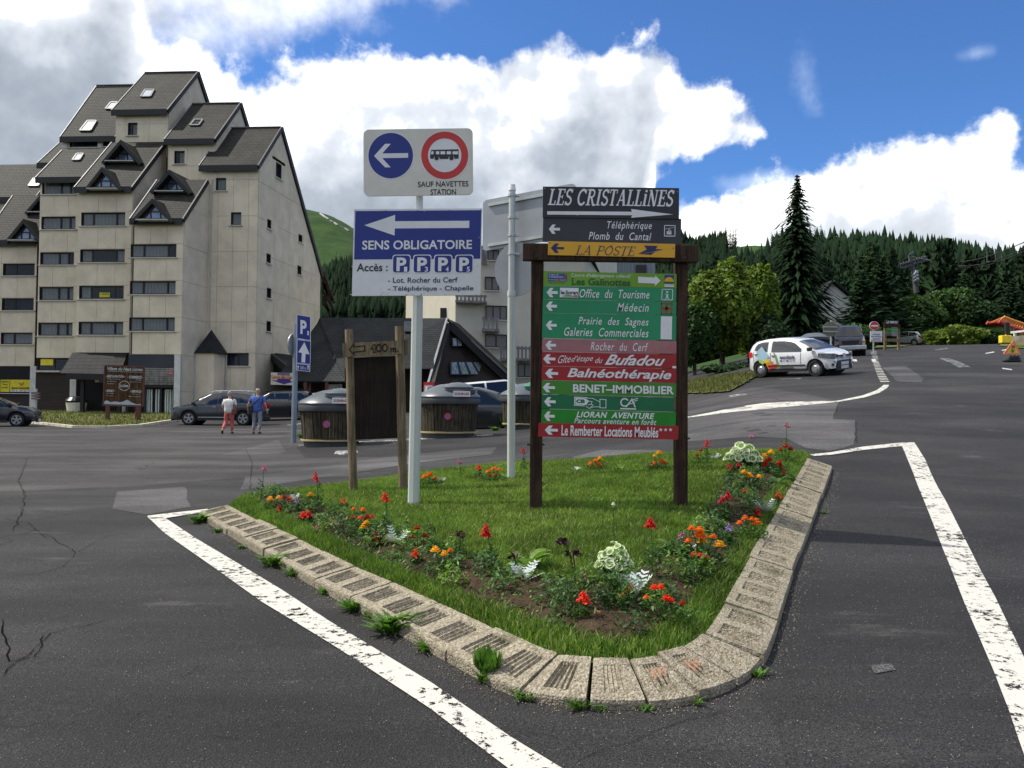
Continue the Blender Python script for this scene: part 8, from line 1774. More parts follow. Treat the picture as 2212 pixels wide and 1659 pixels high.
for i, (px, py, Y, hw_, bot, m, lab, n) in enumerate([
 (1560, 560, 52, 78, 812, M_LEAF, 'large yellow-green broadleaf tree beside the right post of the direction board', 26000), (1640, 572, 56, 50, 800, M_LEAF, 'yellow-green broadleaf tree between the large tree and the spruce', 15000),
 (1500, 640, 50, 45, 815, M_LEAF2, 'green broadleaf tree directly behind the right post of the direction board', 12000), (1660, 690, 50, 48, 815, M_LEAF3, 'dark leafy shrub tree behind the white hatchback', 11000),
 (1862, 700, 66, 42, 760, M_LEAF2, 'green bush between the off-road car and the no entry sign', 6000), (1990, 640, 96, 62, 742, M_LEAF2, 'round green broadleaf tree behind the silver hatchback', 12000),
 (2060, 612, 100, 60, 742, M_LEAF2, 'broad green tree left of the yellow-green roadside bush', 13000), (2118, 640, 98, 52, 742, M_LEAF3, 'dark green tree behind the yellow-green roadside bush', 11000), (1480, 600, 60, 60, 830, M_LEAF3, 'dark leafy tree seen in the gap right of the board panels', 10000)]):
 b = at(px, Y); b.z = min(b.z, P(px, bot, Y).z); H = P(px, py, Y).z - b.z; rx = hw_ / FL * Y
 broadleaf(b, H, (rx, rx * .9, H * .50), lab, 40 + i, int(n * 1.6), .16 if Y < 60 else .24, m, cz=H * .52, lobes=20)
for i, (px, py, Y, hw_, m, lab, n) in enumerate([(2085, 705, 80, 48, M_LEAF, 'bright yellow-green bush on the far side of the road', 9000), (2030, 712, 82, 36, M_LEAF, 'smaller yellow-green bush right of the silver hatchback', 6000), (2140, 715, 80, 30, M_LEAF3, 'dark bush left of the temporary traffic light', 5000),
 (1700, 742, 47, 45, M_LEAF3, 'low dark shrubs just behind the roof of the white hatchback', 6000), (1590, 785, 44, 60, M_LEAF3, 'low dark hedge shrub above the grass verge', 8000), (2200, 722, 84, 30, M_LEAF2, 'green bush above the retaining wall at the right edge', 4000)]):
 b = at(px, Y); b.z -= .3; H = P(px, py, Y).z - b.z; rx = hw_ / FL * Y; broadleaf(b, H, (rx, rx * .7, H * .55), lab, 70 + i, n, .16 if Y < 60 else .22, m, name='bush', cz=H * .48, lobes=14)
pr_ = [o for o in col.objects if o.name.startswith('broadleaf_tree') and o.type == 'EMPTY'][5:8]
for i in range(22):
 px = 1500 + 33 * i + RC.uniform(-14, 14); Y = RC.uniform(104, 145)
 if 1925 < px < 2010: continue
 o = copy_tree(pr_[i % 3]); b = at(px, Y); s_ = RC.uniform(.55, .95); o.location = b; o.scale = (s_ * 1.1, s_ * 1.1, s_); o.rotation_euler = (0, 0, RC.uniform(0, 6))
 tag(o, 'green broadleaf tree mixed among the conifers behind the road', 'tree', 'broadleaf trees mixed into the lower slope')
# long grass in front of the roadside bushes
x = RNG.uniform(0, 1, 9000); px_ = 1990 + 190 * x; Yg = RNG.uniform(92, 97, 9000) - 10 * np.clip((px_ - 2100) / 100, 0, 1)
xx = (px_ - CX) / FL * Yg; tag(blades('tall_roadside_grass', xx, Yg, gz(xx, Yg), RNG.uniform(.5, 1.5, 9000) * 1.3, RNG.uniform(.1, .2, 9000), M_LEAF2, .5), 'uncut grass along the far road edge below the bushes', 'grass', kind='stuff')
# forest: shared crowns for the trees one can tell apart, one mass for the rest
PROTO = []
for k in range(5):
 V, F = conifer_arrays(1.0, .17 + .02 * k, 20, 8, 100 + k, .25, .040, .05, quads=2); me_o = fast_mesh('crown', V, F, M_CONF if k % 3 else M_CONF2); PROTO.append(me_o.data); bpy.data.objects.remove(me_o)
def far_tree(px, Y, h, k, label, group):
 b = Gd(px, Y); o = bpy.data.objects.new('pine_tree', PROTO[k % 5]); col.objects.link(o); o.location = b - UP * .5; wv_ = h * RC.uniform(.8, 1.25); o.scale = (wv_, wv_, h); o.rotation_euler = (0, 0, RC.uniform(0, 6.28)); tag(o, label, 'tree', group)
sky_pts = [(1470, 530), (1500, 524), (1540, 500), (1590, 492), (1625, 502), (1650, 515), (1690, 505), (1760, 490), (1800, 500), (1880, 520), (1960, 530), (2050, 545), (2120, 565), (2170, 560), (2212, 572), (2260, 580)]
spx = [p[0] for p in sky_pts]; spy = [p[1] for p in sky_pts]
for i in range(105):
 px = 1468 + (2230 - 1468) * (i + RC.uniform(-.4, .4)) / 105
 if 1598 < px < 1662 and RC.random() < .75: continue
 Y = RC.uniform(960, 1080); tgt = np.interp(px, spx, spy) + RC.uniform(-4, 11); b = Gd(px, Y); h = min(38, max(13, P(px, tgt, Y).z - b.z + RC.uniform(-2, 9))); far_tree(px, Y, h, i, 'dark conifer on the skyline of the wooded right-hand hill', 'conifers along the skyline of the right hill')
for i in range(95):
 px = RC.uniform(1490, 2240); Y = RC.uniform(150, 330)
 far_tree(px, Y, RC.uniform(13, 20), i, 'conifer on the lower slope of the wooded right-hand hill', 'conifers on the lower right slope')
for i in range(34): far_tree(698 + 185 * (i + RC.uniform(0, .8)) / 34, RC.uniform(560, 620), RC.uniform(14, 24), i, 'dark conifer at the upper edge of the wood below the green mountain', 'conifers below the green mountain')
def cone_field(name, X, Y, H, m, label, seed, wf=.21, layers=3, S=6, star=0.0):
 r = np.random.default_rng(seed); n = len(X); Zb = gz(X, Y) - .5; Vs = []; Fs = []; base = 0; dl = .84 / layers
 for L in range(layers):
  f0 = .08 + dl * L; f1 = min(1.02, f0 + dl * 1.75); ang = np.linspace(0, 2 * np.pi, S, endpoint=False)[None, :] + r.uniform(0, 1, (n, 1)); R = (H * wf * (1 - f0 * .88))[:, None] * r.uniform(.65, 1.25, (n, S)) * np.where(np.arange(S) % 2 == 0, 1, 1 - star)[None, :]
  ring = np.stack([X[:, None] + R * np.cos(ang), Y[:, None] + R * np.sin(ang), (Zb + H * f0)[:, None] + r.uniform(-.05, .05, (n, S)) * H[:, None]], 2); apx = np.stack([X, Y, Zb + H * f1], 1)[:, None, :]
  Vs.append(np.concatenate([ring, apx], 1).reshape(-1, 3)); k = base + np.arange(n)[:, None] * (S + 1); j = np.arange(S)[None, :]
  Fs.append(np.stack([k + j, k + (j + 1) % S, np.broadcast_to(k + S, (n, S))], 2).reshape(-1, 3)); base += n * (S + 1)
 return tag(fast_mesh(name, np.concatenate(Vs), np.concatenate(Fs), m), label, 'forest', kind='stuff')
n = 15000; px_ = RNG.uniform(1380, 2300, n); Yf = 330 + (1060 - 330) * RNG.random(n) ** .85; X = (px_ - CX) / FL * Yf
# meadow clearing on the right hill
def clearing(px_, X, Yf):
 py = 875 + (px_ - CX) * .0087 - (gz(X, Yf) - 1.6) / Yf * FL; return (px_ > 1568) & (px_ < 1668) & (py < 592 - (px_ - 1568) * .14) & (py > 512) & (Yf > 420)
k = ~clearing(px_, X, Yf) & ~((px_ < 1490) & (Yf < 200)); X, Yf2 = X[k], Yf[k]
cone_field('hillside_forest', X, Yf2, RNG.uniform(9, 19, len(X)) * np.where(RNG.random(len(X)) < .08, 1.5, 1), M_FAR, 'dense dark conifer forest covering the right-hand hill', 5)
n = 1000; px_ = RNG.uniform(1440, 2300, n); Yf = 125 + 250 * RNG.random(n) ** .9; X = (px_ - CX) / FL * Yf; k = ~((px_ < 1490) & (Yf < 200)) & ~((np.abs(px_ - 1968) < 40) & (Yf < 152)); cone_field('near_slope_forest', X[k], Yf[k], RNG.uniform(11, 19, k.sum()), M_CONF, 'dark conifers packed on the slope right behind the roadside trees', 8, .22, 22, 18, .5)
n = 3600; px_ = RNG.uniform(560, 1300, n); Yf = RNG.uniform(330, 640, n); X = (px_ - CX) / FL * Yf; k = (px_ < 980) | (Yf > 430); cone_field('valley_forest', X[k], Yf[k], RNG.uniform(12, 20, k.sum()), M_FAR, 'dark conifer wood at the foot of the green mountain', 6)
# rock path scar on the mountain
mb = MB(); M_SCAR = mat('pale_path', (.42, .42, .40), .9)
for x0, y0, x1, y1 in ((690 + 0, 0, 0, 0),): pass
zm = Z(1200, 750, 250 / 754)
def Gm(px, py):
 d = ray(px, py); t = 900
 while t < 3200:
  p = CAM + d * (t / d.y)
  if p.z < g(p.x, p.y) + 1: return p
  t += 4
 return None
pts = [(90, 197), (150, 237), (183, 280), (235, 318), (282, 346), (302, 362), (330, 378), (345, 384), (385, 416), (422, 428), (470, 452), (520, 484)]
for i, (a, b) in enumerate(zip(pts[:-1], pts[1:])):
 if i in (1, 4, 8): continue
 p, q = Gm(*zm(*a)), Gm(*zm(*b))
 if p and q: mb.bar(p + UP * 1.5, q + UP * 1.5, 4.5, 2.5)
if mb.v: tag(mb.build('mountain_path', M_SCAR), kind='structure')
# weeds along the foot of the kerb
def weed(px, py, s_, label, seed, tall=False):
 p = G(px, py); r = random.Random(seed); V = []; F = []
 for k in range(int(46 * min(1.6, s_ / .12))):
  a = r.uniform(0, 6.28); L = s_ * r.uniform(.4, 1.0); zt = s_ * r.uniform(.25, 1.0 if tall else .6); o = Vector((r.uniform(-.35, .35) * s_, r.uniform(-.35, .35) * s_, 0)) if not tall else Vector((0, 0, 0)); w_ = s_ * .09; d = Vector((math.cos(a), math.sin(a), 0)); nn = Vector((-d.y, d.x, 0)); b = p + o; i0 = len(V)
  V += [b - nn * w_ * .3, b + nn * w_ * .3, b + d * L * .45 + nn * w_ + UP * zt * .7, b + d * L * .45 - nn * w_ + UP * zt * .7, b + d * L * (.5 if tall else 1) + UP * zt]; F += [(i0, i0 + 1, i0 + 2, i0 + 3), (i0 + 3, i0 + 2, i0 + 4)]
 o = MB().add(V, F).build('weed', M_WEED, None, origin=p); tag(o, label, 'weed', 'weeds along the foot of the kerb')
M_WEED = leafmat('weed_leaf', (.095, .20, .03), .3, .55, .35, 8)
for i, (px, py, s_, lab) in enumerate([(432, 1128, .20, 'weed tuft at the far left end of the kerb'), (470, 1150, .10, 'small weed right of the left kerb end'), (520, 1185, .08, 'tiny weed below the second kerb block'), (595, 1222, .20, 'broad leafy weed clump on the left part of the kerb'), (632, 1243, .13, 'weed beside the broad leafy clump on the left'),
 (700, 1283, .09, 'small weed between the two middle weed clumps'), (765, 1318, .15, 'weed clump in the middle of the long kerb side'), (800, 1335, .09, 'small weed right after the middle weed clump'), (850, 1365, .24, 'large spiky weed clump near the kerb bend'), (925, 1405, .12, 'weed between the spiky clump and the upright weed'), (1048, 1472, .10, 'low weed at the foot of the upright plantain weed'),
 (1130, 1512, .09, 'weed in the first joint of the kerb bend'), (1255, 1532, .10, 'weed at the foot of the kerb bend, left of the orange spray'), (1300, 1535, .06, 'tiny weed left of the orange spray mark'), (1395, 1535, .07, 'tiny weed right of the orange spray mark'), (1500, 1520, .07, 'small weed under the right part of the kerb bend'), (1640, 1460, .08, 'weed at the right end of the kerb bend'), (1780, 1110, .07, 'small weed on the right side of the kerb')]): weed(px, py, s_, lab, i)
weed(1053, 1470, .20, 'upright plantain weed against the outer face of the kerb', 50, True); weed(1052, 1468, .19, 'second rosette beside the upright plantain weed', 51, True)
for i, (px, py, s_, lab) in enumerate([(655, 946, .35, 'leafy weed left of the leftmost bin'), (668, 925, .9, 'tall flowering weed against the leftmost bin'), (1090, 925, .5, 'bright green weed at the rear end of the middle bin'), (1070, 930, .25, 'low weed right of the middle bin')]): weed(px, py, s_, lab, 60 + i, i in (1, 2))
# ------------------------------------------------------------------ flower bed
FOL = [leafmat('bed_leaf_green', (.060, .135, .028), .35, .5, .3, 14), leafmat('bed_leaf_dark', (.035, .085, .022), .35, .5, .25, 14), leafmat('bed_leaf_light', (.15, .26, .045), .3, .5, .35, 14)]
M_SILV = leafmat('silver_leaf', (.50, .55, .54), .15, .8, .1, 14); M_CREAM = leafmat('cream_leaf_edge', (.62, .68, .48), .12, .6, .3, 14); M_PURP = leafmat('purple_leaf', (.035, .010, .014), .3, .5, .1, 14); M_STEM = FOL[0]
PET = {'orange': (.85, .19, .008), 'yellow': (.90, .42, .01), 'rust': (.38, .035, .010), 'red': (.62, .015, .015), 'crimson': (.50, .012, .035), 'pink': (.60, .14, .36), 'violet': (.34, .20, .62), 'scarlet': (.80, .035, .01)}
PM = {k: leafmat('petal_' + k, v, .22, .6, .3, 40) for k, v in PET.items()}
def plant(kind, base, label, group=None):
 b = GI(*base); return b, thing(kind, b, label, 'plant' if kind in ('silver_ragwort', 'broad_leaf_plant', 'purple_leaf_plant', 'variegated_pelargonium') else 'flower', group)
def leaves(t_, b, R, H, n, size, m, seed, narrow=.45, name='foliage'):
 r = np.random.default_rng(seed); a = r.uniform(0, 2 * np.pi, n); q = np.sqrt(r.random(n)); z = H * (1 - q * .55) * r.uniform(.25, 1, n)
 c = np.stack([b.x + R * q * np.cos(a), b.y + R * q * np.sin(a), b.z + z], 1); d = np.stack([np.cos(a + r.normal(0, .6, n)), np.sin(a + r.normal(0, .6, n)), r.uniform(-.4, .9, n)], 1); d /= np.linalg.norm(d, axis=1)[:, None]
 s = (size * r.uniform(.6, 1.3, n))[:, None]; t = np.cross(d, r.normal(size=(n, 3)) * .4 + [0, 0, 1]); t /= np.linalg.norm(t, axis=1)[:, None]; u = np.cross(t, d) * .25
 V = np.stack([c - d * s, c + t * s * narrow + u * s, c + d * s, c - t * s * narrow + u * s], 1).reshape(-1, 3); k = np.arange(n) * 4
 o = fast_mesh(name, V - np.array(b), np.stack([k, k + 1, k + 2, k + 3], 1), m, parent=t_); return o
def head(t_, c, r, colr, seed, name='flower_head', layers=3, cup=.5):
 """ruffled pompon: rings of petals"""
 rr = random.Random(seed); mb = MB()
 for L in range(layers):
  n = 11 - 2 * L; rad = r * (1 - .27 * L); z = r * cup * .45 * L
  for k in range(n):
   a = 2 * math.pi * (k + .5 * L) / n + rr.uniform(-.1, .1); w_ = math.pi / n * 1.25; up = r * (.10 + .18 * L) * rr.uniform(.6, 1.4); i = c + UP * (z - r * .12)
   p = lambda f, a_, h: i + Vector((math.cos(a_) * rad * f, math.sin(a_) * rad * f, h))
   mb.add([p(.12, a, 0), p(.62, a - w_, up * .8), p(1.0, a - w_ * .6, up * .4), p(1.05, a, up * .75), p(1.0, a + w_ * .6, up * .4), p(.62, a + w_, up * .8)], [(0, 1, 2, 3), (0, 3, 4, 5)])
 mb.lathe((c.x, c.y, c.z), [(r * .55, -.14 * r), (r * .62, .1 * r), (r * .4, .42 * r), (.01, .5 * r)], 8)
 return mb.build(name, PM[colr], t_)
def marigold(heads, base, label, seed, R=.11, H=.16, leafm=0):
 b, t_ = plant('marigold', base, label, 'marigolds in the flower bed'); leaves(t_, b, R * 1.25, H * 1.25, 170, .024, FOL[leafm], seed, .35)
 for i, (px, py, r, c) in enumerate(heads):
  p = P(px, py, b.y + random.Random(seed + i).uniform(-.05, .04)); st = MB(); st.tube([b + (p - b) * .1, p], .004, 5); st.build('stem', M_STEM, t_); head(t_, p, r * 1.1 * b.y / FL, c, seed + i)
def spike(top, base, colr, label, seed, nb=13, kind='snapdragon', r=.016, frac=.22, lm=0, leafn=70):
 b, t_ = plant(kind, base, label); p = P(*top, b.y); H = (p - b).length; st = MB(); st.tube([b, b.lerp(p, .5) + Vector((.008, 0, 0)), p], [.006, .005, .002], 6); st.build('stem', M_STEM, t_); rr = random.Random(seed)
 leaves(t_, b, .055, H * .82, leafn, .026, FOL[lm], seed, .28); mb = MB(); hh = max(H * frac, .07)
 for k in range(nb):
  f = k / nb; a = k * 2.4; rad = r * (1.5 - 1.1 * f); c = p - UP * hh * (1 - f) + Vector((math.cos(a) * rad, math.sin(a) * rad, 0)); q = r * (1.15 - .7 * f)
  mb.lathe((c.x, c.y, c.z), [(q * .3, -q * .8), (q, -q * .1), (q * .8, q * .55), (q * .2, q * .9)], 7); d = Vector((math.cos(a), math.sin(a), -.2)); mb.add([c, c + d * q * 2 + Vector((-d.y, d.x, 0)) * q, c + d * q * 2.3 - UP * q * .6, c + d * q * 2 - Vector((-d.y, d.x, 0)) * q], [(0, 1, 2, 3)])
 mb.build('flower_spike', PM[colr], t_)
def silver(px, py, s, label, seed):
 b, t_ = plant('silver_ragwort', (px, py), label, 'silver-leaved ragworts'); r = random.Random(seed)
 mb = MB()
 for k in range(16):
  a = r.uniform(0, 6.28); L = s * r.uniform(.6, 1.0); d = Vector((math.cos(a), math.sin(a), r.uniform(.5, 1.5))).normalized(); sd = d.cross(UP).normalized(); i = b + UP * .02; mb.add([i - sd * .003, i + sd * .003, i + d * L], [(0, 1, 2)])
  for j in range(5):
   f = .3 + .15 * j; c = i + d * L * f
   for s_ in (1, -1): e = c + (d * .5 + sd * s_).normalized() * L * .26 * (1.1 - f * .5); mb.add([c - d * L * .04, c + d * L * .05, e + d * L * .03, e - d * L * .03], [(0, 1, 2, 3)])
 mb.build('leaf_rosette', M_SILV, t_)
def bigleaf(px, py, n, L, m, label, seed, kind='broad_leaf_plant', upr=1.2):
 b, t_ = plant(kind, (px, py), label); r = random.Random(seed)
 for k in range(n):
  a = 2 * math.pi * k / n + r.uniform(-.4, .4); l = L * r.uniform(.6, 1.05); d = Vector((math.cos(a), math.sin(a), 0)); sd = Vector((-d.y, d.x, 0)); u_ = r.uniform(.5, upr); V = []
  for j in range(6): f = j / 5; w_ = l * .20 * math.sin(math.pi * min(1, .08 + f * .95)) + .002; c = b + d * l * (f * .75) + UP * l * (u_ * f - .55 * f * f); V += [c - sd * w_ + UP * w_ * .4, c, c + sd * w_ + UP * w_ * .4]
  MB().add(V, [(3 * j + i, 3 * j + i + 1, 3 * j + i + 4, 3 * j + i + 3) for j in range(5) for i in range(2)]).build('leaf', m, t_, smooth='all')
def variegated(px, py, wpx, hpx, label, seed, n=30, stalk=None):
 b, t_ = plant('variegated_pelargonium', (px, py), label); r = random.Random(seed); s = b.y / FL; R = wpx * s / 2.1; H = hpx * s; g_ = MB(); e_ = MB(); st = MB()
 for k in range(n):
  a = r.uniform(0, 6.28); q = math.sqrt(r.random()); c = b + Vector((math.cos(a) * R * q, math.sin(a) * R * q, H * (.35 + .6 * (1 - q * q) * r.uniform(.5, 1)))); nrm = Vector((math.cos(a) * q + r.uniform(-.4, .4), math.sin(a) * q - .5 + r.uniform(-.4, .4), .9)).normalized(); u_ = nrm.cross(Vector((.3, 1, 0))).normalized(); v_ = nrm.cross(u_); rad = R * r.uniform(.15, .27)
  ring = [(math.cos(t) * u_ + math.sin(t) * v_) for t in np.linspace(0, 2 * math.pi, 13)[:-1]]; ri = [c + w_ * rad * .72 * r.uniform(.85, 1.1) for w_ in ring]; ro = [c + w_ * rad * r.uniform(.85, 1.15) + nrm * rad * r.uniform(-.1, .22) for w_ in ring]
  g_.add([c - nrm * rad * .15] + ri, [(0, i + 1, (i + 1) % 12 + 1) for i in range(12)]); e_.add(ri + ro, [(i, i + 12, (i + 1) % 12 + 12, (i + 1) % 12) for i in range(12)]); st.tube([b, c - nrm * rad * .15], .003, 4)
 g_.build('leaf_centres', FOL[2], t_); e_.build('leaf_edges', M_CREAM, t_);
 if stalk: p = P(*stalk, b.y); st.tube([b, p], [.004, .003], 5); q = MB(); q.lathe((p.x, p.y, p.z), [(.004, -.02), (.016, 0), (.004, .02)], 6); q.build('bud', M_CREAM, t_)
 st.build('stem', M_STEM, t_)
# (all positions read from the photograph: heads first, then the foot of the plant)
for i, (hd_, bs, lb) in enumerate([
 ([(584, 1079, 8, 'yellow'), (602, 1076, 7, 'yellow')], (592, 1102), 'pair of golden marigolds at the left tip of the bed'), ([(614, 1076, 7, 'rust'), (625, 1079, 7, 'scarlet')], (618, 1102), 'rust coloured marigold beside the golden pair at the left tip'),
 ([(671, 1070, 8, 'yellow')], (668, 1094), 'single yellow marigold left of the tall red snapdragon'), ([(764, 1100, 6, 'orange'), (784, 1102, 7, 'orange')], (775, 1132), 'two small orange marigolds above the rust cluster'),
 ([(762, 1119, 8, 'rust'), (778, 1121, 8, 'scarlet'), (792, 1118, 9, 'rust'), (803, 1117, 7, 'scarlet')], (782, 1145), 'dense cluster of rust red marigolds below the rustic board'), ([(786, 1138, 9, 'yellow'), (792, 1130, 8, 'yellow')], (790, 1172), 'bright yellow marigold in front of the rust red cluster'),
 ([(889, 1161, 8, 'rust'), (901, 1142, 9, 'rust'), (918, 1158, 9, 'rust'), (914, 1178, 8, 'rust')], (902, 1190), 'deep maroon marigolds right of the silver plant'), ([(940, 1189, 11, 'yellow'), (960, 1197, 9, 'yellow'), (973, 1189, 7, 'orange')], (957, 1245), 'golden marigolds with feathery leaves in the front of the bed'),
 ([(917, 1031, 7, 'orange'), (928, 1027, 9, 'orange'), (940, 1033, 6, 'orange')], (926, 1050), 'orange marigolds just right of the pale mast'), ([(1054, 1020, 6, 'orange'), (1066, 1014, 7, 'orange'), (1078, 1015, 6, 'orange'), (1058, 1028, 5, 'orange'), (1070, 1026, 5, 'orange')], (1066, 1042), 'orange marigolds at the back left of the middle pole'),
 ([(1276, 1003, 7, 'orange'), (1294, 1005, 8, 'orange'), (1296, 992, 8, 'yellow'), (1286, 996, 6, 'orange')], (1288, 1018), 'orange and yellow marigolds at the back between the board posts'), ([(1414, 1003, 8, 'orange'), (1429, 998, 8, 'orange'), (1424, 979, 8, 'yellow'), (1436, 1001, 7, 'orange'), (1414, 985, 5, 'yellow')], (1424, 1016), 'orange and yellow marigolds at the back beside the right post'),
 ([(1514, 973, 6, 'rust'), (1506, 984, 6, 'rust')], (1512, 1005), 'small rust marigold at the foot of the back right snapdragon'), ([(1652, 986, 8, 'yellow'), (1665, 978, 8, 'yellow')], (1660, 1014), 'yellow marigolds right of the large variegated plant'),
 ([(1697, 965, 9, 'rust'), (1708, 971, 8, 'rust'), (1686, 973, 7, 'rust')], (1696, 1000), 'maroon marigolds at the back right corner of the bed'), ([(1655, 998, 9, 'scarlet'), (1662, 993, 8, 'red'), (1652, 1006, 8, 'scarlet')], (1660, 1025), 'red marigolds below the yellow pair on the right'),
 ([(1683, 1001, 9, 'rust'), (1686, 1008, 7, 'scarlet'), (1694, 1023, 7, 'scarlet')], (1690, 1036), 'dark red marigolds at the right edge of the bed'), ([(1607, 1021, 8, 'yellow'), (1619, 1029, 10, 'yellow'), (1640, 1030, 7, 'yellow')], (1620, 1058), 'golden marigolds in front of the large variegated plant'),
 ([(1610, 1121, 9, 'orange'), (1634, 1130, 12, 'orange'), (1598, 1130, 8, 'orange'), (1624, 1122, 7, 'orange')], (1622, 1166), 'orange marigolds on the right side near the kerb'), ([(1494, 1142, 9, 'orange'), (1511, 1145, 10, 'orange'), (1513, 1158, 16, 'orange'), (1487, 1169, 9, 'orange'), (1518, 1171, 12, 'yellow'), (1540, 1160, 9, 'orange'), (1554, 1177, 13, 'yellow')], (1520, 1222), 'largest cluster of bright orange and golden marigolds'),
 ([(1500, 1199, 9, 'scarlet'), (1512, 1202, 9, 'scarlet'), (1524, 1203, 9, 'scarlet')], (1512, 1240), 'row of scarlet marigolds below the largest orange cluster'), ([(1361, 1270, 6, 'orange'), (1354, 1279, 5, 'orange'), (1343, 1287, 5, 'orange')], (1352, 1318), 'small orange marigolds on the silver plant at the front'),
 ([(1414, 1270, 10, 'scarlet'), (1428, 1269, 9, 'scarlet'), (1440, 1293, 11, 'scarlet'), (1449, 1298, 9, 'scarlet'), (1474, 1303, 8, 'rust'), (1396, 1291, 7, 'orange')], (1430, 1340), 'scarlet marigolds at the front right tip of the bed')]): marigold(hd_, bs, lb, 200 + 10 * i, .09 + .012 * len(hd_), .13, i % 2)
for i, (tp, bs, c, lb, nb, kind, fr) in enumerate([
 ((570, 1003), (563, 1085), 'pink', 'tall leafy stem with a pink tip at the far left of the bed', 7, 'spider_flower', .08), ((682, 1018), (688, 1100), 'red', 'tall red snapdragon in the left part of the bed', 13, 'snapdragon', .25), ((832, 1062), (834, 1140), 'scarlet', 'red snapdragon left of the pale mast foot', 13, 'snapdragon', .25),
 ((1050, 1132), (1064, 1238), 'red', 'tallest deep red snapdragon in the middle of the left side', 18, 'snapdragon', .24), ((1405, 1118), (1408, 1255), 'red', 'red snapdragon on a long stem below the right post', 15, 'snapdragon', .15), ((1527, 948), (1526, 1000), 'scarlet', 'salmon red snapdragon behind the right post', 13, 'snapdragon', .3),
 ((1130, 967), (1132, 1020), 'red', 'thin red flower spike beside the middle pole', 8, 'snapdragon', .2), ((1034, 1003), (1034, 1036), 'scarlet', 'red flower left of the middle pole at the back', 9, 'snapdragon', .3), ((1572, 1060), (1570, 1130), 'crimson', 'dark crimson snapdragon right of the right post foot', 14, 'snapdragon', .25), ((1560, 1072), (1556, 1128), 'crimson', 'second crimson snapdragon beside the dark one', 10, 'snapdragon', .25),
 ((813, 1148), (812, 1186), 'red', 'red salvia left of the silver plant', 14, 'salvia', .5), ((899, 1183), (901, 1222), 'scarlet', 'red salvia below the maroon marigolds', 12, 'salvia', .5), ((1261, 1276), (1256, 1345), 'scarlet', 'red salvia on bare soil at the front of the bed', 13, 'salvia', .35), ((1636, 1094), (1630, 1130), 'red', 'red salvia in the silver plant on the right side', 11, 'salvia', .5),
 ((604, 1090), (606, 1112), 'red', 'low red flower under the rust marigold on the left', 9, 'salvia', .4), ((655, 1104), (657, 1132), 'scarlet', 'red pelargonium cluster in the left part of the bed', 12, 'pelargonium', .35), ((666, 1102), (668, 1132), 'scarlet', 'red pelargonium right next to the left cluster', 12, 'pelargonium', .35), ((742, 1074), (744, 1100), 'scarlet', 'small red flower at the foot of the rustic board', 7, 'salvia', .4),
 ((1610, 1052), (1612, 1080), 'scarlet', 'tiny scarlet flower behind the right silver plant', 6, 'salvia', .35), ((1682, 1062), (1678, 1092), 'scarlet', 'scarlet flower leaning towards the right kerb', 7, 'salvia', .35), ((1576, 1000), (1578, 1030), 'crimson', 'crimson flower below the large variegated plant', 8, 'pelargonium', .4), ((1596, 996), (1596, 1028), 'crimson', 'second crimson flower below the large variegated plant', 8, 'pelargonium', .4),
 ((992, 990), (994, 1035), 'pink', 'thin pink flower between mast and middle pole', 5, 'clover', .1), ((1624, 935), (1622, 985), 'pink', 'pink tipped stem behind the large variegated plant', 6, 'clover', .12), ((1699, 912), (1696, 985), 'crimson', 'tall thin weed-like stem at the back right corner', 4, 'wild_stem', .05), ((1474, 1148), (1470, 1200), 'pink', 'pink clover head left of the largest orange cluster', 7, 'clover', .16), ((1575, 1130), (1572, 1180), 'violet', 'pale violet star flowers right of the largest orange cluster', 8, 'bellflower', .2),
 ((640, 1290 - 216), (646, 1110), 'violet', 'small violet flower in the left part of the bed', 5, 'bellflower', .2), ((687, 1132), (690, 1152), 'pink', 'small pink flower left of the maroon group', 6, 'clover', .4), ((1262, 1232), (1262, 1275), 'pink', 'pink clover in the centre of the bed tip', 5, 'clover', .15)]): spike(tp, bs, c, lb, 500 + i, nb, kind, .015 if kind != 'bellflower' else .012, fr, i % 2, 60 if kind != 'clover' else 14)
for i, (px, py, s, lb) in enumerate([(636, 1086, .13, 'silver plant at the left tip of the bed'), (855, 1180, .20, 'silver plant in the middle of the left side'), (951, 1046, .12, 'silver plant right of the pale mast at the back'), (1131, 1262, .20, 'silver plant left of the bed tip'), (1367, 1296, .22, 'brightest silver plant at the bed tip'), (1653, 1112, .20, 'silver plant on the right side'), (1244, 1020, .10, 'small silver plant at the back between the posts'), (1482, 1200, .14, 'silver plant left of the scarlet row'), (1545, 995, .12, 'silver plant left of the large variegated plant')]): silver(px, py, s, lb, 700 + i)
variegated(1606, 1012, 82, 58, 'large variegated plant with cream edged leaves at the back right', 3, 75); variegated(1328, 1255, 84, 92, 'variegated cream edged plant in the centre of the bed tip', 4, 75, (1325, 1090))
for i, (px, py, n, L, k, lb) in enumerate([(885, 1160, 8, .26, 2, 'light green broad leaved plant on the left side'), (1143, 1232, 8, .34, 2, 'pale green plant with one upright leaf near the bed tip'), (1339, 1018, 8, .16, 2, 'yellow-green plant at the back between the posts'), (1462, 1200, 8, .26, 2, 'light green rosette left of the largest marigold cluster'), (1680, 1050, 7, .26, 0, 'dark green long leaved plant at the right edge'), (1090, 1035, 6, .14, 2, 'light green leaves beside the middle pole'), (975, 1232, 7, .2, 0, 'long leaved plant beside the golden marigolds'), (755, 1135, 7, .18, 2, 'light green leaves left of the rust cluster')]): bigleaf(px, py, n, L, FOL[k], lb, 800 + i)
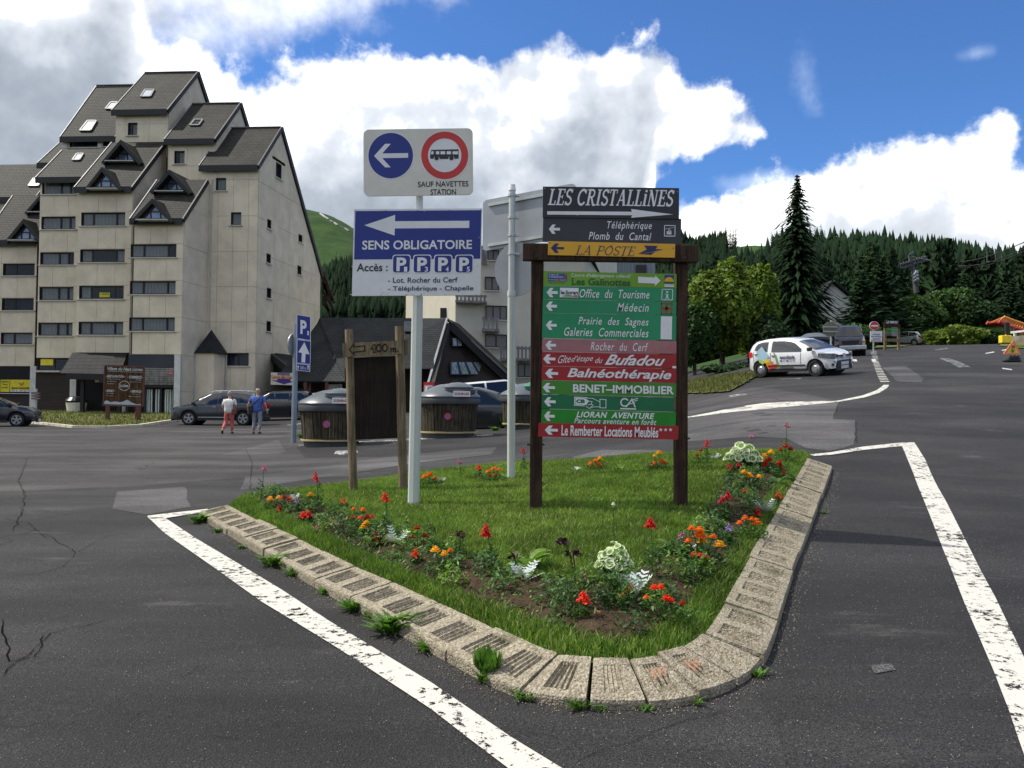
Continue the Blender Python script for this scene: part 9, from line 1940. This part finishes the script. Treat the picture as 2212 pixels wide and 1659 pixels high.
for i, (tp, bs, lb) in enumerate([((993, 1148), (990, 1205), 'purple leaved seedling left of the tallest snapdragon'), ((1219, 1165), (1245, 1260), 'dark wilted purple stalk in the centre of the bed'), ((1237, 1190), (1240, 1262), 'dark maroon flower head beside the wilted stalk'), ((1110, 1195), (1112, 1250), 'dark maroon bloom left of the pale green plant')]):
 b, t_ = plant('purple_leaf_plant', bs, lb); p = P(*tp, b.y); mb = MB(); mb.tube([b, b.lerp(p, .6) + Vector((.01, 0, 0)), p], .004, 5); mb.build('stem', M_PURP, t_); leaves(t_, p - UP * .05, .06, .07, 16, .028, M_PURP, 850 + i, .6).location = (p - UP * .05) - b
b = GI(1294, 1336); r_ = MB(); r_.add([b + Vector((-.05, 0, .01)), b + Vector((-.02, .03, .05)), b + Vector((.04, .03, .03)), b + Vector((.05, 0, .005)), b + Vector((.0, -.04, .02))], [(0, 4, 1), (4, 3, 2), (4, 2, 1)]); tag(r_.build('dry_leaf', leafmat('dry_leaf', (.45, .20, .06), .3, .7, .2, 20), None, origin=b), 'curled dry orange leaf lying on the soil at the bed tip', 'leaf')
# low foliage filling the bed, one mass
x, y = scatter_poly(SOILn, 60000, RNG); dens = np.sin(x * 3.1 + 1) * np.cos(y * 2.3) + RNG.uniform(-1, 1, len(x)) * .8; k = (dens > -.55) & ~((y < 5.5) & (np.sin(x * 8) * np.sin(y * 7) > -.2) & (RNG.random(len(x)) < .75)); x, y = x[k], y[k]
cx_, cy_ = scatter_poly(SOILn, 1150, RNG); k = (rast(SD, cx_, cy_) > .05) & ~((cy_ < 5.4) & (RNG.random(len(cx_)) < .4)); cx_, cy_ = cx_[k], cy_[k]; nc = len(cx_); cr_ = RNG.uniform(.05, .12, nc); ch_ = RNG.uniform(.07, .27, nc) * np.where(cy_ > 9, .8, 1); ci = np.repeat(np.arange(nc), 90); qq = np.sqrt(RNG.random(len(ci))); aa = RNG.uniform(0, 6.28, len(ci))
gx_ = cx_[ci] + cr_[ci] * qq * np.cos(aa); gy_ = cy_[ci] + cr_[ci] * qq * np.sin(aa); gh = ch_[ci] * (1 - .5 * qq ** 2) * RNG.uniform(.2, 1, len(ci)); n0 = len(x); x = np.concatenate([x, gx_]); y = np.concatenate([y, gy_])
n = len(x); hz_ = RNG.uniform(.01, .20, n) * (.6 + .5 * np.sin(x * 5 + y * 3)) * np.clip(rast(SD, x, y) / .25, .25, 1); hz_[n0:] = gh; a = RNG.uniform(0, 6.28, n); c = np.stack([x, y, zI(x, y) + .02 + hz_], 1); d = np.stack([np.cos(a), np.sin(a), RNG.uniform(-.3, 1.0, n)], 1); s = RNG.uniform(.010, .026, n)[:, None]; t = np.cross(d, RNG.normal(size=(n, 3)) * .4 + [0, 0, 1]); t /= np.linalg.norm(t, axis=1)[:, None]
V = np.stack([c - d * s, c + t * s * .42, c + d * s, c - t * s * .42], 1).reshape(-1, 3); q = np.arange(n) * 4
tag(fast_mesh('bed_ground_cover', V, np.stack([q, q + 1, q + 2, q + 3], 1), FOL, mi=np.concatenate([RNG.choice(3, n0, p=[.45, .35, .20]), RNG.choice(3, nc, p=[.5, .3, .2])[ci]])), 'low mixed green foliage filling the flower bed', 'ground cover', kind='stuff')
# clods, small stones and twigs on the soil, grit along the gutter
def pebbles(name, x, y, z, s, m, label):
 n = len(x); r = np.random.default_rng(3); base = np.array([[1, 0, 0], [-1, 0, 0], [0, 1, 0], [0, -1, 0], [0, 0, 1], [0, 0, -1]], float); V = np.stack([x, y, z], 1)[:, None, :] + base[None] * s[:, None, None] * r.uniform(.5, 1.2, (n, 6, 3)) ; F0 = np.array([[0, 2, 4], [2, 1, 4], [1, 3, 4], [3, 0, 4], [2, 0, 5], [1, 2, 5], [3, 1, 5], [0, 3, 5]]); F = (F0[None] + np.arange(n)[:, None, None] * 6).reshape(-1, 3)
 tag(fast_mesh(name, V.reshape(-1, 3), F, m), label, 'gravel', kind='stuff')
x, y = scatter_poly(SOILn, 6000, RNG); pebbles('soil_clods', x, y, zI(x, y) + .025, RNG.uniform(.004, .018, len(x)), M_SOIL, 'crumbly clods of soil in the flower bed')
px_ = RNG.uniform(0, KL, 1600); tt = -np.abs(RNG.normal(0, .07, 1600)) - .01; q = np.array([kpath(a, b) for a, b in zip(px_, tt)]); pebbles('gutter_grit', q[:, 0], q[:, 1], gz(q[:, 0], q[:, 1]) + .004, RNG.uniform(.002, .007, 1600), MATS['kerb_concrete'] if 'kerb_concrete' in MATS else M_KERB, 'loose grit along the foot of the kerb')
x = RNG.uniform(-4, 6, 5200); y = RNG.uniform(2.0, 9, 5200); k = ~inside_np(np.array(outer + back), x, y); pebbles('road_grit', x[k], y[k], gz(x[k], y[k]) + .004, RNG.uniform(.0015, .0045, k.sum()), mat('grit_stone', (.26, .25, .24), .8, var=.5, vscale=60), 'tiny loose chippings scattered over the asphalt')
